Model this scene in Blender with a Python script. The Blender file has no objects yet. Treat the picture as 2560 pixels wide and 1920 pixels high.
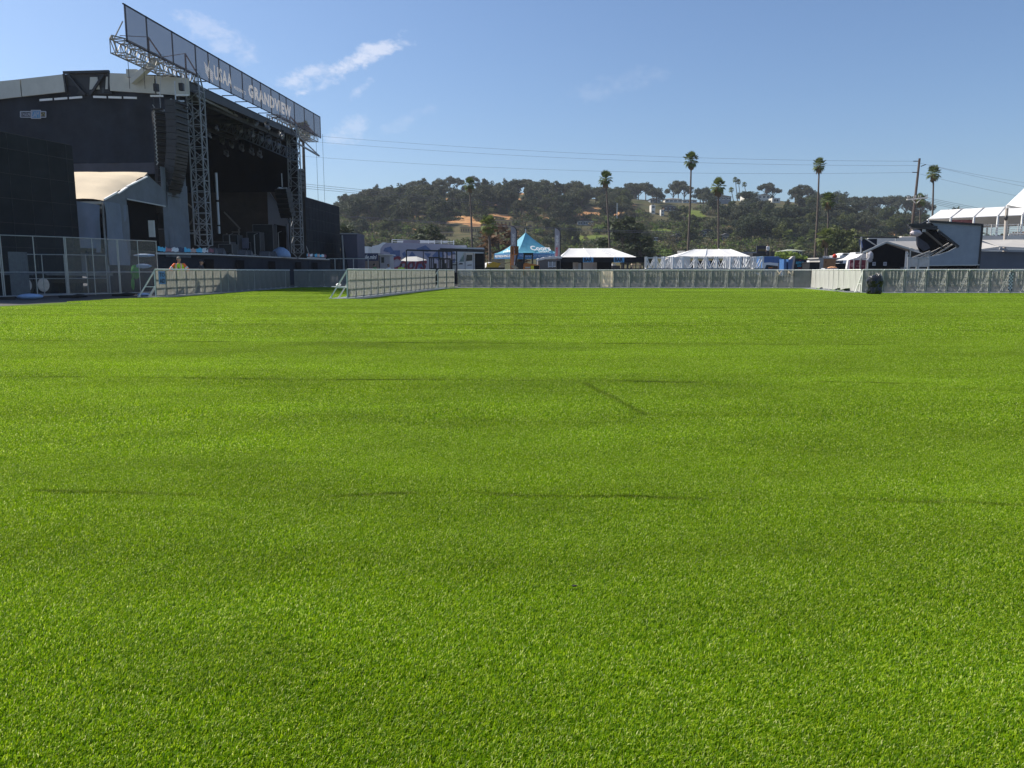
import bpy, math, random
import numpy as np
from mathutils import Vector, noise
R = math.radians
random.seed(7); np.random.seed(7)
sc = bpy.context.scene
COL = sc.collection
# ------------------------------------------------------------ camera
CAMZ = 1.1; PITCH = 8.3; F = 1934.0
cam = bpy.data.objects.new('camera', bpy.data.cameras.new('camera'))
COL.objects.link(cam); sc.camera = cam
cam.location = (0, 0, CAMZ); cam.rotation_euler = (R(90 - PITCH), 0, 0)
cam.data.sensor_width = 36; cam.data.lens = 36 * F / 2560
cam.data.clip_start = 0.05; cam.data.clip_end = 20000
# ------------------------------------------------------------ light
SUN_EL, SUN_AZ = 46.0, -68.0          # azimuth from +Y towards +X
sd = Vector((math.sin(R(SUN_AZ)) * math.cos(R(SUN_EL)), math.cos(R(SUN_AZ)) * math.cos(R(SUN_EL)), math.sin(R(SUN_EL))))
sun = bpy.data.objects.new('sun', bpy.data.lights.new('sun', 'SUN'))
COL.objects.link(sun); sun.data.energy = 4.8; sun.data.angle = R(0.53); sun.data.color = (1, .93, .82)
sun.rotation_euler = sd.to_track_quat('Z', 'Y').to_euler(); sun.location = (-60, 60, 80)
sc.view_settings.view_transform = 'Standard'; sc.view_settings.look = 'None'
sc.view_settings.exposure = 0.55; sc.view_settings.gamma = 1
W = bpy.data.worlds.new('World'); sc.world = W; W.use_nodes = True
nt = W.node_tree; N = nt.nodes; Lk = nt.links
for n in list(N): N.remove(n)
sky = N.new('ShaderNodeTexSky'); sky.sky_type = 'NISHITA'; sky.sun_disc = False
sky.sun_elevation = R(SUN_EL); sky.sun_rotation = R(SUN_AZ)
sky.altitude = 10; sky.air_density = 1.0; sky.dust_density = 1.2; sky.ozone_density = 3.5
tc = N.new('ShaderNodeTexCoord')
SP_, CP_ = math.sin(R(PITCH)), math.cos(R(PITCH))
def ray(px, py):
    dx = (px - 1280) / F; dy = (960 - py) / F
    return Vector((dx, CP_ + dy * SP_, -SP_ + dy * CP_))
def wmath(op, a, b=None, clamp=False):
    m = N.new('ShaderNodeMath'); m.operation = op; m.use_clamp = clamp
    for i, v in enumerate((a, b)):
        if v is None: continue
        if isinstance(v, (int, float)): m.inputs[i].default_value = v
        else: Lk.new(v, m.inputs[i])
    return m.outputs[0]
def wdot(vec):
    m = N.new('ShaderNodeVectorMath'); m.operation = 'DOT_PRODUCT'
    Lk.new(tc.outputs['Generated'], m.inputs[0]); m.inputs[1].default_value = vec
    return m.outputs['Value']
# thin clouds: each a soft ellipse of noise in a direction of the sky
nz = N.new('ShaderNodeTexNoise'); nz.inputs['Scale'].default_value = 34; nz.inputs['Detail'].default_value = 8; nz.inputs['Roughness'].default_value = .62
mp = N.new('ShaderNodeMapping'); mp.inputs['Scale'].default_value = (1, 1, 1.6); mp.inputs['Rotation'].default_value = (0, .4, 0)
Lk.new(tc.outputs['Generated'], mp.inputs[0]); Lk.new(mp.outputs[0], nz.inputs['Vector'])
tot = None
for (px, py, ang, a, b, op) in ((880, 158, 25, .056, .010, .95), (965, 120, 12, .034, .007, .9), (800, 190, 8, .036, .012, .7), (545, 95, -30, .034, .014, .42), (905, 222, 38, .016, .006, .5),
                                (877, 325, 30, .024, .012, .42), (1010, 305, 25, .04, .007, .20), (1530, 215, 15, .05, .011, .13)):
    c = ray(px, py).normalized()
    rt = Vector((1, 0, 0)); rt = (rt - c * rt.dot(c)).normalized(); up = rt.cross(c)
    e1 = rt * math.cos(R(ang)) + up * math.sin(R(ang)); e2 = up * math.cos(R(ang)) - rt * math.sin(R(ang))
    u = wmath('DIVIDE', wdot(e1), a); v = wmath('DIVIDE', wdot(e2), b)
    q = wmath('ADD', wmath('MULTIPLY', u, u), wmath('MULTIPLY', v, v))
    q = wmath('SUBTRACT', q, wmath('MULTIPLY', wmath('SUBTRACT', nz.outputs['Fac'], .5), 7.5))
    m = wmath('SUBTRACT', 1.0, wmath('DIVIDE', q, 1.6), clamp=True)
    m = wmath('MULTIPLY', wmath('POWER', m, 1.3), op)
    m = wmath('MULTIPLY', m, wmath('GREATER_THAN', wdot(c), 0))
    tot = m if tot is None else wmath('MAXIMUM', tot, m)
mixc = N.new('ShaderNodeMix'); mixc.data_type = 'RGBA'
hs = N.new('ShaderNodeMix'); hs.data_type = 'RGBA'; hs.blend_type = 'MULTIPLY'; hs.inputs['Factor'].default_value = 1.0; hs.inputs['B'].default_value = (.86, .95, 1.06, 1)
Lk.new(sky.outputs[0], hs.inputs['A'])
Lk.new(wmath('MULTIPLY', tot, .62), mixc.inputs['Factor']); Lk.new(hs.outputs['Result'], mixc.inputs['A'])
mixc.inputs['B'].default_value = (7.4, 7.5, 8.2, 1)
bg = N.new('ShaderNodeBackground'); bg.inputs['Strength'].default_value = 0.088
Lk.new(mixc.outputs['Result'], bg.inputs['Color'])
wo = N.new('ShaderNodeOutputWorld'); Lk.new(bg.outputs[0], wo.inputs['Surface'])

# ------------------------------------------------------------ placing
def P(px, py, D):
    d = ray(px, py); k = D / d.y
    return Vector((d.x * k, D, CAMZ + d.z * k))
def G(px, py, z=0.0):
    d = ray(px, py); k = (z - CAMZ) / d.z
    return Vector((d.x * k, d.y * k, z))
def Z(py, D): return P(1280, py, D).z
def X(px, D, z=1.2):                                                    # x at depth D and height z seen in column px
    c = CP_ * D - SP_ * (z - CAMZ)
    return (px - 1280) / F * c
FA = Vector((-19.9, 42, 0)); FU = Vector((.0968, .9953, 0)); FN = Vector((-.9953, .0968, 0))
def S(s, t, z): return FA + FU * s + FN * t + Vector((0, 0, z))
def _pl(px, py, A, n):
    d = ray(px, py); O = Vector((0, 0, CAMZ)); k = (A - O).dot(n) / d.dot(n)
    return O + d * k
def FP(px, py, t=0.0): return _pl(px, py, FA + FN * t, FN)
def WP(px, py, s): return _pl(px, py, FA + FU * s, FU)
def toS(p): q = p - FA; return q.dot(FU), q.dot(FN), p.z

# ------------------------------------------------------------ meshes
class MB:
    def __init__(s): s.v = []; s.f = []
    def add(s, vs, fs):
        o = len(s.v); s.v += [tuple(p) for p in vs]; s.f += [tuple(i + o for i in f) for f in fs]; return s
    def hexa(s, p):        # 8 points: bottom 4, top 4
        return s.add(p, [(3, 2, 1, 0), (4, 5, 6, 7), (0, 1, 5, 4), (1, 2, 6, 5), (2, 3, 7, 6), (3, 0, 4, 7)])
    def box(s, x0, x1, y0, y1, z0, z1):
        return s.hexa([(x0, y0, z0), (x1, y0, z0), (x1, y1, z0), (x0, y1, z0), (x0, y0, z1), (x1, y0, z1), (x1, y1, z1), (x0, y1, z1)])
    def bar(s, p, q, w=.05, h=None, n=4):
        p = Vector(p); q = Vector(q); h = h or w; d = (q - p)
        if d.length < 1e-6: return s
        d.normalize(); a = Vector((0, 0, 1)) if abs(d.z) < .9 else Vector((1, 0, 0))
        r = d.cross(a).normalized(); u = r.cross(d)
        if n == 4: offs = [(-.5, -.5), (.5, -.5), (.5, .5), (-.5, .5)]
        else: offs = [(.5 * math.cos(6.2832 * k / n), .5 * math.sin(6.2832 * k / n)) for k in range(n)]
        vs = [p + r * a_ * w + u * b_ * h for a_, b_ in offs] + [q + r * a_ * w + u * b_ * h for a_, b_ in offs]
        fs = [tuple(range(n))[::-1], tuple(range(n, 2 * n))] + [(k, (k + 1) % n, n + (k + 1) % n, n + k) for k in range(n)]
        return s.add(vs, fs)
    def tube(s, pts, rs, n=8):
        base = len(s.v); ring = []
        for i, p in enumerate(pts):
            p = Vector(p); a = Vector(pts[max(i - 1, 0)]); b = Vector(pts[min(i + 1, len(pts) - 1)])
            d = (b - a).normalized(); ax = Vector((0, 0, 1)) if abs(d.z) < .9 else Vector((1, 0, 0))
            r = d.cross(ax).normalized(); u = r.cross(d)
            rad = rs[i] if isinstance(rs, (list, tuple)) else rs
            for k in range(n):
                t = 6.2832 * k / n; s.v.append(tuple(p + (r * math.cos(t) + u * math.sin(t)) * rad))
        for i in range(len(pts) - 1):
            for k in range(n):
                s.f.append((base + i * n + k, base + i * n + (k + 1) % n, base + (i + 1) * n + (k + 1) % n, base + (i + 1) * n + k))
        s.f.append(tuple(base + k for k in range(n))[::-1]); s.f.append(tuple(base + (len(pts) - 1) * n + k for k in range(n)))
        return s
    def slab(s, pts, off):                     # polygon extruded by vector off
        n = len(pts); off = Vector(off); a = [Vector(p) for p in pts]; b = [p + off for p in a]
        return s.add(a + b, [tuple(range(n))[::-1], tuple(range(n, 2 * n))] + [(k, (k + 1) % n, n + (k + 1) % n, n + k) for k in range(n)])
    def quad(s, *p): return s.add(p, [tuple(range(len(p)))])
    def truss(s, p, q, w=.5, h=None, bays=8, c=.05, l=.03, up=(0, 0, 1)):
        p = Vector(p); q = Vector(q); h = h or w; d = (q - p).normalized(); up = Vector(up)
        r = d.cross(up).normalized(); u = r.cross(d)
        cs = [(-.5, -.5), (.5, -.5), (.5, .5), (-.5, .5)]
        def pt(i, k): return p + (q - p) * (i / bays) + r * cs[k][0] * w + u * cs[k][1] * h
        for k in range(4): s.bar(pt(0, k), pt(bays, k), c)
        for i in range(bays + 1):
            for k in range(4): s.bar(pt(i, k), pt(i, (k + 1) % 4), l)
        for i in range(bays):
            for k in range(4):
                a, b = (k, (k + 1) % 4) if (i + k) % 2 else ((k + 1) % 4, k)
                s.bar(pt(i, a), pt(i + 1, b), l)
        return s
    def ball(s, c, r, nu=10, nv=7, sc_=(1, 1, 1), jit=0):
        c = Vector(c); vs = []; fs = []
        for j in range(nv + 1):
            th = math.pi * j / nv
            for i in range(nu):
                ph = 6.2832 * i / nu; rr = r * (1 + random.uniform(-jit, jit))
                vs.append(c + Vector((math.sin(th) * math.cos(ph) * rr * sc_[0], math.sin(th) * math.sin(ph) * rr * sc_[1], math.cos(th) * rr * sc_[2])))
        for j in range(nv):
            for i in range(nu):
                fs.append((j * nu + i, (j + 1) * nu + i, (j + 1) * nu + (i + 1) % nu, j * nu + (i + 1) % nu))
        return s.add(vs, fs)
    def build(s, name, m, parent=None, label=None, smooth=False, loc=None):
        me = bpy.data.meshes.new(name)
        if loc is None and parent is not None:
            loc0 = Vector(parent.get('_o', (0, 0, 0)))
        else: loc0 = Vector(loc) if loc is not None else Vector((0, 0, 0))
        me.from_pydata([(a - loc0.x, b - loc0.y, c - loc0.z) for a, b, c in s.v], [], s.f)
        me.update()
        if smooth:
            for p_ in me.polygons: p_.use_smooth = True
        if m: me.materials.append(m)
        o = bpy.data.objects.new(name, me); COL.objects.link(o)
        if parent is not None:
            o.parent = parent; o['_o'] = tuple(loc0)
        else:
            o.location = loc0; o['_o'] = tuple(loc0)
        if label: o['label'] = label
        return o
def thing(name, label, cat, loc=(0, 0, 0), group=None):
    o = bpy.data.objects.new(name, None); COL.objects.link(o); o.empty_display_size = .3
    o.location = loc; o['_o'] = tuple(loc); o['label'] = label; o['category'] = cat
    if group: o['group'] = group
    return o
def tag(o, label=None, cat=None, group=None, kind=None):
    for k, v in (('label', label), ('category', cat), ('group', group), ('kind', kind)):
        if v: o[k] = v
    return o
def struct(o): o['kind'] = 'structure'; return o
def kids(o): return [c for c in bpy.data.objects if c.parent == o]
def protokids(root):
    ch = {}
    for c in bpy.data.objects:
        if c.parent: ch.setdefault(c.parent.name, []).append(c)
    return ch
def dup(root, loc, rz=0.0, label=None, group=None, sc_=None, ch=None, cat=None):
    ch = ch or protokids(root)
    r = root.copy(); COL.objects.link(r); r.location = loc; r.rotation_euler = (0, 0, rz)
    if sc_: r.scale = sc_ if isinstance(sc_, (tuple, list)) else (sc_,) * 3
    if label: r['label'] = label
    if group: r['group'] = group
    if cat: r['category'] = cat
    def rec(a, b):
        for c in ch.get(a.name, []):
            d = c.copy(); COL.objects.link(d); d.parent = b; rec(c, d)
    rec(root, r)
    return r
def delete_tree(root):
    for c in kids(root): delete_tree(c)
    bpy.data.objects.remove(root)

# ------------------------------------------------------------ materials
MATS = {}
def mat(name, rgb, rough=.75, var=.12, scale=2.0, metal=0.0, transl=0.0, alpha=0.0, bump=0.0, spec=.5, rgb2=None, vscale=(1, 1, 1), emit=0):
    if name in MATS: return MATS[name]
    m = bpy.data.materials.new(name); m.use_nodes = True; t = m.node_tree; n = t.nodes; l = t.links
    for q in list(n): n.remove(q)
    out = n.new('ShaderNodeOutputMaterial'); b = n.new('ShaderNodeBsdfPrincipled')
    tc_ = n.new('ShaderNodeTexCoord'); mp_ = n.new('ShaderNodeMapping'); mp_.inputs['Scale'].default_value = vscale
    nz_ = n.new('ShaderNodeTexNoise'); nz_.inputs['Scale'].default_value = scale; nz_.inputs['Detail'].default_value = 6; nz_.inputs['Roughness'].default_value = .65
    l.new(tc_.outputs['Object'], mp_.inputs[0]); l.new(mp_.outputs[0], nz_.inputs['Vector'])
    cr = n.new('ShaderNodeValToRGB'); cr.color_ramp.elements[0].position = .3; cr.color_ramp.elements[1].position = .7
    a = [max(c * (1 - var), 0) for c in rgb]; c2 = rgb2 if rgb2 else [min(c * (1 + var), 1) for c in rgb]
    cr.color_ramp.elements[0].color = (*(rgb if rgb2 else a), 1); cr.color_ramp.elements[1].color = (*c2, 1)
    l.new(nz_.outputs['Fac'], cr.inputs[0]); l.new(cr.outputs[0], b.inputs['Base Color'])
    b.inputs['Roughness'].default_value = rough; b.inputs['Metallic'].default_value = metal
    b.inputs['Specular IOR Level'].default_value = spec
    if bump:
        bp = n.new('ShaderNodeBump'); bp.inputs['Strength'].default_value = bump; bp.inputs['Distance'].default_value = .05
        l.new(nz_.outputs['Fac'], bp.inputs['Height']); l.new(bp.outputs[0], b.inputs['Normal'])
    last = b.outputs[0]
    if transl:
        tr = n.new('ShaderNodeBsdfTranslucent'); l.new(cr.outputs[0], tr.inputs['Color'])
        mx = n.new('ShaderNodeMixShader'); mx.inputs[0].default_value = transl
        l.new(last, mx.inputs[1]); l.new(tr.outputs[0], mx.inputs[2]); last = mx.outputs[0]
    if alpha:
        tp = n.new('ShaderNodeBsdfTransparent'); mx = n.new('ShaderNodeMixShader'); mx.inputs[0].default_value = alpha
        l.new(last, mx.inputs[1]); l.new(tp.outputs[0], mx.inputs[2]); last = mx.outputs[0]
    l.new(last, out.inputs['Surface'])
    m.diffuse_color = (*rgb, 1)
    MATS[name] = m; return m
blackcloth = mat('black_cloth', (.018, .020, .024), .9, .3, 1.2, bump=.2, spec=.12)
blackmesh = mat('black_mesh_scrim', (.030, .035, .046), .9, .25, .8, bump=.2, spec=.15)
intblack = mat('interior_black', (.008, .008, .010), .95, .3, 1, spec=.05)
blackmetal = mat('black_metal', (.02, .02, .022), .5, .2, 6)
alu = mat('aluminium', (.55, .56, .57), .42, .15, 8, metal=.65)
towerm = mat('tower_steel', (.30, .31, .32), .5, .2, 8, metal=.4)
galv = mat('galvanised_steel', (.42, .43, .43), .45, .15, 10, metal=.6)
creamfab = mat('cream_tent_fabric', (.86, .71, .50), .8, .06, .6, transl=.25, bump=.3)
whitefab = mat('white_vinyl', (.80, .79, .77), .6, .05, .8, transl=.18, bump=.25)
greyfab = mat('grey_fabric', (.150, .165, .195), .85, .18, 1.0, bump=.5)
greyroof = mat('grey_vinyl_roof', (.42, .40, .37), .7, .08, .8)
cream = mat('cream_panel', (.52, .52, .47), .6, .10, 1.5)
bannergrey = mat('banner_mesh', (.055, .058, .078), .9, .15, 1.4, transl=.35, alpha=.22)
bwhite = mat('banner_white', (.95, .94, .94), .8, .02, 3, transl=.75)
white = mat('white_paint', (.78, .78, .77), .45, .05, 3)
brown = mat('brown_fabric', (.060, .050, .044), .9, .3, .7)
orange = mat('orange_paint', (.50, .17, .03), .5, .2, 5)
yellow = mat('yellow_paint', (.62, .38, .02), .45, .15, 5)
rust = mat('rusty_brown', (.20, .08, .03), .8, .4, 6)
ltblue = mat('light_blue_vinyl', (.13, .42, .56), .6, .12, 2, transl=.3, bump=.3)
midblue = mat('mid_blue_vinyl', (.06, .20, .42), .6, .08, 2, transl=.15)
blue = mat('blue_paint', (.05, .14, .34), .45, .15, 3)
navy = mat('navy', (.018, .028, .075), .6, .1, 2)
lilac = mat('lilac_print', (.40, .38, .46), .5, .10, 1.2)
mount = mat('mountain_print', (.10, .15, .30), .5, .25, 1.2)
redp = mat('dark_red_print', (.22, .03, .05), .5, .1, 3)
wood = mat('pole_wood', (.085, .062, .05), .85, .25, 5, vscale=(1, 1, .2))
planks = mat('plank_wood', (.42, .33, .22), .8, .2, 4)
plywood = mat('plywood', (.40, .20, .09), .8, .15, 3)
rubber = mat('rubber', (.02, .02, .02), .85, .2, 9)
glass = mat('dark_glass', (.02, .03, .035), .08, .1, 1)
wglass = mat('windscreen_glass', (.14, .24, .26), .12, .1, 1)
hivis = mat('hi_vis_yellow', (.40, .80, .03), .7, .06, 8)
hiorange = mat('hi_vis_orange', (.90, .16, .03), .7, .06, 8)
refl = mat('reflective_silver', (.65, .65, .62), .4, .05, 8)
skin = mat('skin', (.42, .24, .16), .6, .06, 10)
hair = mat('dark_hair', (.03, .022, .018), .7, .2, 20)
capgrey = mat('grey_cap', (.20, .19, .17), .8, .1, 10)
dkcloth = mat('dark_clothes', (.035, .04, .05), .85, .15, 6)
whcloth = mat('white_shirt', (.70, .70, .70), .8, .05, 6)
signblue = mat('sign_blue', (.10, .38, .66), .5, .06, 3)
inkblack = mat('ink_black', (.012, .014, .03), .6, .1, 3)
cyan = mat('cyan_print', (.06, .50, .72), .5, .05, 3)
plastic = mat('black_plastic_bag', (.012, .012, .013), .22, .3, 6, bump=.6)
tarpblue = mat('pale_blue_tarp', (.30, .42, .62), .55, .12, 4, bump=.4)

def txt(s, P0, U, V, m, parent, name='lettering', thick=.012, bold=0.0, shear=0.0, label=None, flat=False):
    """mesh lettering: fills the parallelogram P0, P0+U, P0+V"""
    cu = bpy.data.curves.new('t', 'FONT'); cu.body = s; cu.extrude = 0 if flat else .5; cu.space_character = 1.12 if flat else 1.0; cu.offset = bold; cu.resolution_u = 2
    ob = bpy.data.objects.new('t', cu); me = bpy.data.meshes.new_from_object(ob)
    n = len(me.vertices); co = np.zeros(n * 3); me.vertices.foreach_get('co', co); co = co.reshape(-1, 3)
    co[:, 0] += shear * co[:, 1]
    mn = co.min(0); mx = co.max(0); q = (co - mn) / np.maximum(mx - mn, 1e-6)
    P0 = Vector(P0); U = Vector(U); V = Vector(V); nn = U.cross(V).normalized()
    o0 = Vector(parent.get('_o', (0, 0, 0))) if parent else Vector((0, 0, 0))
    arr = np.outer(q[:, 0], U) + np.outer(q[:, 1], V) + np.outer(q[:, 2] * thick, nn) + np.array(P0 - o0)
    me.vertices.foreach_set('co', arr.ravel()); me.update(); me.name = name
    me.materials.clear(); me.materials.append(m)
    bpy.data.objects.remove(ob); bpy.data.curves.remove(cu)
    o = bpy.data.objects.new(name, me); COL.objects.link(o)
    if parent: o.parent = parent; o['_o'] = tuple(o0)
    if label: o['label'] = label
    return o
def scatter(name, pts, rot, scl, protos, m=None):
    """one object of geometry-node instances (uncountable stuff)"""
    me = bpy.data.meshes.new(name); me.vertices.add(len(pts)); me.vertices.foreach_set('co', np.asarray(pts, dtype=np.float32).ravel())
    a = me.attributes.new('rot', 'FLOAT_VECTOR', 'POINT'); a.data.foreach_set('vector', np.asarray(rot, dtype=np.float32).ravel())
    a = me.attributes.new('scl', 'FLOAT', 'POINT'); a.data.foreach_set('value', np.asarray(scl, dtype=np.float32))
    a = me.attributes.new('pick', 'INT', 'POINT'); a.data.foreach_set('value', np.random.randint(0, len(protos), len(pts)).astype(np.int32))
    o = bpy.data.objects.new(name, me); COL.objects.link(o)
    ng = bpy.data.node_groups.new(name + '_nodes', 'GeometryNodeTree')
    ng.interface.new_socket('Geometry', in_out='INPUT', socket_type='NodeSocketGeometry'); ng.interface.new_socket('Geometry', in_out='OUTPUT', socket_type='NodeSocketGeometry')
    gi = ng.nodes.new('NodeGroupInput'); go = ng.nodes.new('NodeGroupOutput')
    iop = ng.nodes.new('GeometryNodeInstanceOnPoints'); gti = ng.nodes.new('GeometryNodeGeometryToInstance')
    for p in reversed(protos):
        oi = ng.nodes.new('GeometryNodeObjectInfo'); oi.inputs['Object'].default_value = p; oi.inputs['As Instance'].default_value = True
        ng.links.new(oi.outputs['Geometry'], gti.inputs[0])
    def attr(nm, ty):
        q = ng.nodes.new('GeometryNodeInputNamedAttribute'); q.data_type = ty; q.inputs['Name'].default_value = nm; return q.outputs['Attribute']
    iop.inputs['Pick Instance'].default_value = True
    ng.links.new(gi.outputs[0], iop.inputs['Points']); ng.links.new(gti.outputs[0], iop.inputs['Instance'])
    ng.links.new(attr('pick', 'INT'), iop.inputs['Instance Index'])
    ng.links.new(attr('rot', 'FLOAT_VECTOR'), iop.inputs['Rotation']); ng.links.new(attr('scl', 'FLOAT'), iop.inputs['Scale'])
    ng.links.new(iop.outputs[0], go.inputs[0])
    md = o.modifiers.new('scatter', 'NODES'); md.node_group = ng
    return o
# ------------------------------------------------------------ ground
def sheet(name, pts, z, m):
    b = MB(); b.quad(*[(p[0], p[1], z) for p in pts]); o = b.build(name, m); return struct(o)
asph = mat('asphalt', (.060, .058, .057), .9, .25, 1.5, bump=.3)
sheet('ground', [(-4000, -200), (4000, -200), (4000, 6000), (-4000, 6000)], -.05, mat('ground_dirt', (.13, .115, .085), .95, .25, .12))
sheet('asphalt_yard', [(-90, 3), (90, 3), (90, 165), (-90, 165)], -.03, asph)
EDGE = [(-9.5, 2), (-16.3, 24.6), (-15.9, 28.6), (-14.75, 33.0), (-14.95, 54.6), (-4.6, 54.6), (-4.45, 51.6), (19.6, 50.6), (19.2, 49.2), (17.9, 39.6), (40, 39.6), (40, -4), (-14, -4)]
gp = bpy.data.materials.new('turf_fibre'); gp.use_nodes = True
def turf_shader(m, blades):
    t = m.node_tree; n = t.nodes; l = t.links
    for q in list(n): n.remove(q)
    out = n.new('ShaderNodeOutputMaterial'); g = n.new('ShaderNodeNewGeometry')
    def mth(op, a, b=None, clamp=False, c=None):
        x = n.new('ShaderNodeMath'); x.operation = op; x.use_clamp = clamp
        for i, v in enumerate((a, b, c)):
            if v is None: continue
            if isinstance(v, (int, float)): x.inputs[i].default_value = v
            else: l.new(v, x.inputs[i])
        return x.outputs[0]
    def noi(scale, vs=(1, 1, 1), det=4, rough=.6):
        mp_ = n.new('ShaderNodeMapping'); mp_.inputs['Scale'].default_value = vs; l.new(g.outputs['Position'], mp_.inputs[0])
        z = n.new('ShaderNodeTexNoise'); z.inputs['Scale'].default_value = scale; z.inputs['Detail'].default_value = det; z.inputs['Roughness'].default_value = rough
        l.new(mp_.outputs[0], z.inputs['Vector']); return z.outputs['Fac']
    sep = n.new('ShaderNodeSeparateXYZ'); l.new(g.outputs['Position'], sep.inputs[0])
    x, y = sep.outputs[0], sep.outputs[1]
    rnd = g.outputs['Random Per Island'] if blades else noi(60, det=2)
    cr = n.new('ShaderNodeValToRGB'); e = cr.color_ramp.elements
    e[0].position = 0; e[0].color = (.045, .105, .003, 1); e[1].position = 1; e[1].color = (.78, .82, .34, 1)  # palest end paints the sheen of the pile into some blades
    for ps, c in ((.35, (.130, .275, .002, 1)), (.70, (.300, .460, .003, 1)), (.90, (.45, .57, .03, 1))):
        q = e.new(ps); q.color = c
    l.new(rnd, cr.inputs[0])
    # brushed lay of the pile: long patches lying across the field
    lay = noi(1.0, (.16, .75, 1), 5, .6); lay2 = noi(1.0, (.9, 1.6, 1), 4, .6)
    f = mth('MULTIPLY_ADD', mth('SUBTRACT', lay, .5), .95, c=1.0); f = mth('ADD', f, mth('MULTIPLY', mth('SUBTRACT', lay2, .5), .5))
    # seams between the rolls
    yy = mth('ADD', mth('ADD', y, mth('MULTIPLY', x, .05)), mth('MULTIPLY', mth('SUBTRACT', noi(.55, (1, .2, 1), 3), .5), .5))
    ph = mth('FRACT', mth('DIVIDE', mth('SUBTRACT', yy, 3.68 - 4.05 * .5), 4.05))
    dist = mth('MULTIPLY', mth('ABSOLUTE', mth('SUBTRACT', ph, .5)), 4.05)
    wdt = mth('MULTIPLY', y, .006); wdt = mth('ADD', wdt, .02)
    sm = mth('SUBTRACT', 1.0, mth('DIVIDE', dist, wdt), clamp=True)
    brk = mth('MULTIPLY', mth('SUBTRACT', noi(.9, (1, .35, 1), 4), .42), 6, clamp=True)
    sm = mth('MULTIPLY', sm, brk)
    wide = mth('SUBTRACT', 1.0, mth('DIVIDE', dist, .55), clamp=True)
    wide = mth('MULTIPLY', wide, mth('MULTIPLY', mth('SUBTRACT', noi(.6, (1, .5, 1), 5), .45), 2.5, clamp=True))
    # short diagonal crease left by a fold
    ax, ay, bx, by = .72, 7.52, 1.02, 5.85
    dx, dy = bx - ax, by - ay; L2 = dx * dx + dy * dy
    tt = mth('DIVIDE', mth('ADD', mth('MULTIPLY', mth('SUBTRACT', x, ax), dx), mth('MULTIPLY', mth('SUBTRACT', y, ay), dy)), L2, clamp=True)
    ex = mth('SUBTRACT', mth('SUBTRACT', x, ax), mth('MULTIPLY', tt, dx)); ey = mth('SUBTRACT', mth('SUBTRACT', y, ay), mth('MULTIPLY', tt, dy))
    dd = mth('SQRT', mth('ADD', mth('MULTIPLY', ex, ex), mth('MULTIPLY', ey, ey)))
    cs = mth('SUBTRACT', 1.0, mth('DIVIDE', dd, .06), clamp=True)
    dark = mth('MAXIMUM', mth('MULTIPLY', sm, .72), mth('MULTIPLY', cs, .38)); dark = mth('MAXIMUM', dark, mth('MULTIPLY', wide, .25))
    f = mth('MULTIPLY', f, mth('SUBTRACT', 1.0, dark))
    # one lighter roll end near the far barrier
    pal = mth('MULTIPLY', mth('MULTIPLY', mth('GREATER_THAN', x, 8.6), mth('LESS_THAN', x, 17.5)), mth('MULTIPLY', mth('GREATER_THAN', y, 43.2), mth('LESS_THAN', y, 46.2)))
    f = mth('ADD', f, mth('MULTIPLY', pal, .35))
    f = mth('MINIMUM', mth('MAXIMUM', f, .25), 1.22)
    if not blades: f = mth('MULTIPLY', f, .4)
    vm = n.new('ShaderNodeVectorMath'); vm.operation = 'SCALE'; l.new(cr.outputs[0], vm.inputs[0]); l.new(f, vm.inputs['Scale'])
    b = n.new('ShaderNodeBsdfPrincipled'); l.new(vm.outputs[0], b.inputs['Base Color'])
    b.inputs['Roughness'].default_value = .6 if blades else .9; b.inputs['Specular IOR Level'].default_value = .20 if blades else .1
    if blades:
        tr = n.new('ShaderNodeBsdfTranslucent'); l.new(vm.outputs[0], tr.inputs['Color'])
        mx = n.new('ShaderNodeMixShader'); mx.inputs[0].default_value = .55; l.new(b.outputs[0], mx.inputs[1]); l.new(tr.outputs[0], mx.inputs[2])
        l.new(mx.outputs[0], out.inputs['Surface'])
    else: l.new(b.outputs[0], out.inputs['Surface'])
turf_shader(gp, True)
gb = bpy.data.materials.new('turf_backing'); gb.use_nodes = True; turf_shader(gb, False)
b = MB(); b.quad(*[(x, y, 0) for x, y in EDGE]); tb = b.build('artificial_turf', gb); struct(tb)
sheet('concrete_strip', [(-4.4, 51.5), (19.3, 50.55), (19.5, 51.0), (-4.4, 52.0)], .006, mat('pale_concrete', (.50, .48, .43), .85, .1, 2))
sheet('concrete_strip', [(17.2, 39.62), (60, 39.62), (60, 40.1), (17.2, 40.1)], .006, MATS['pale_concrete'])
sheet('sandy_patch', [(18.05, 41.5), (19.15, 48.5), (18.3, 49.0), (16.9, 43.4)], .008, mat('pale_sand', (.48, .42, .34), .95, .12, 3))

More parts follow.
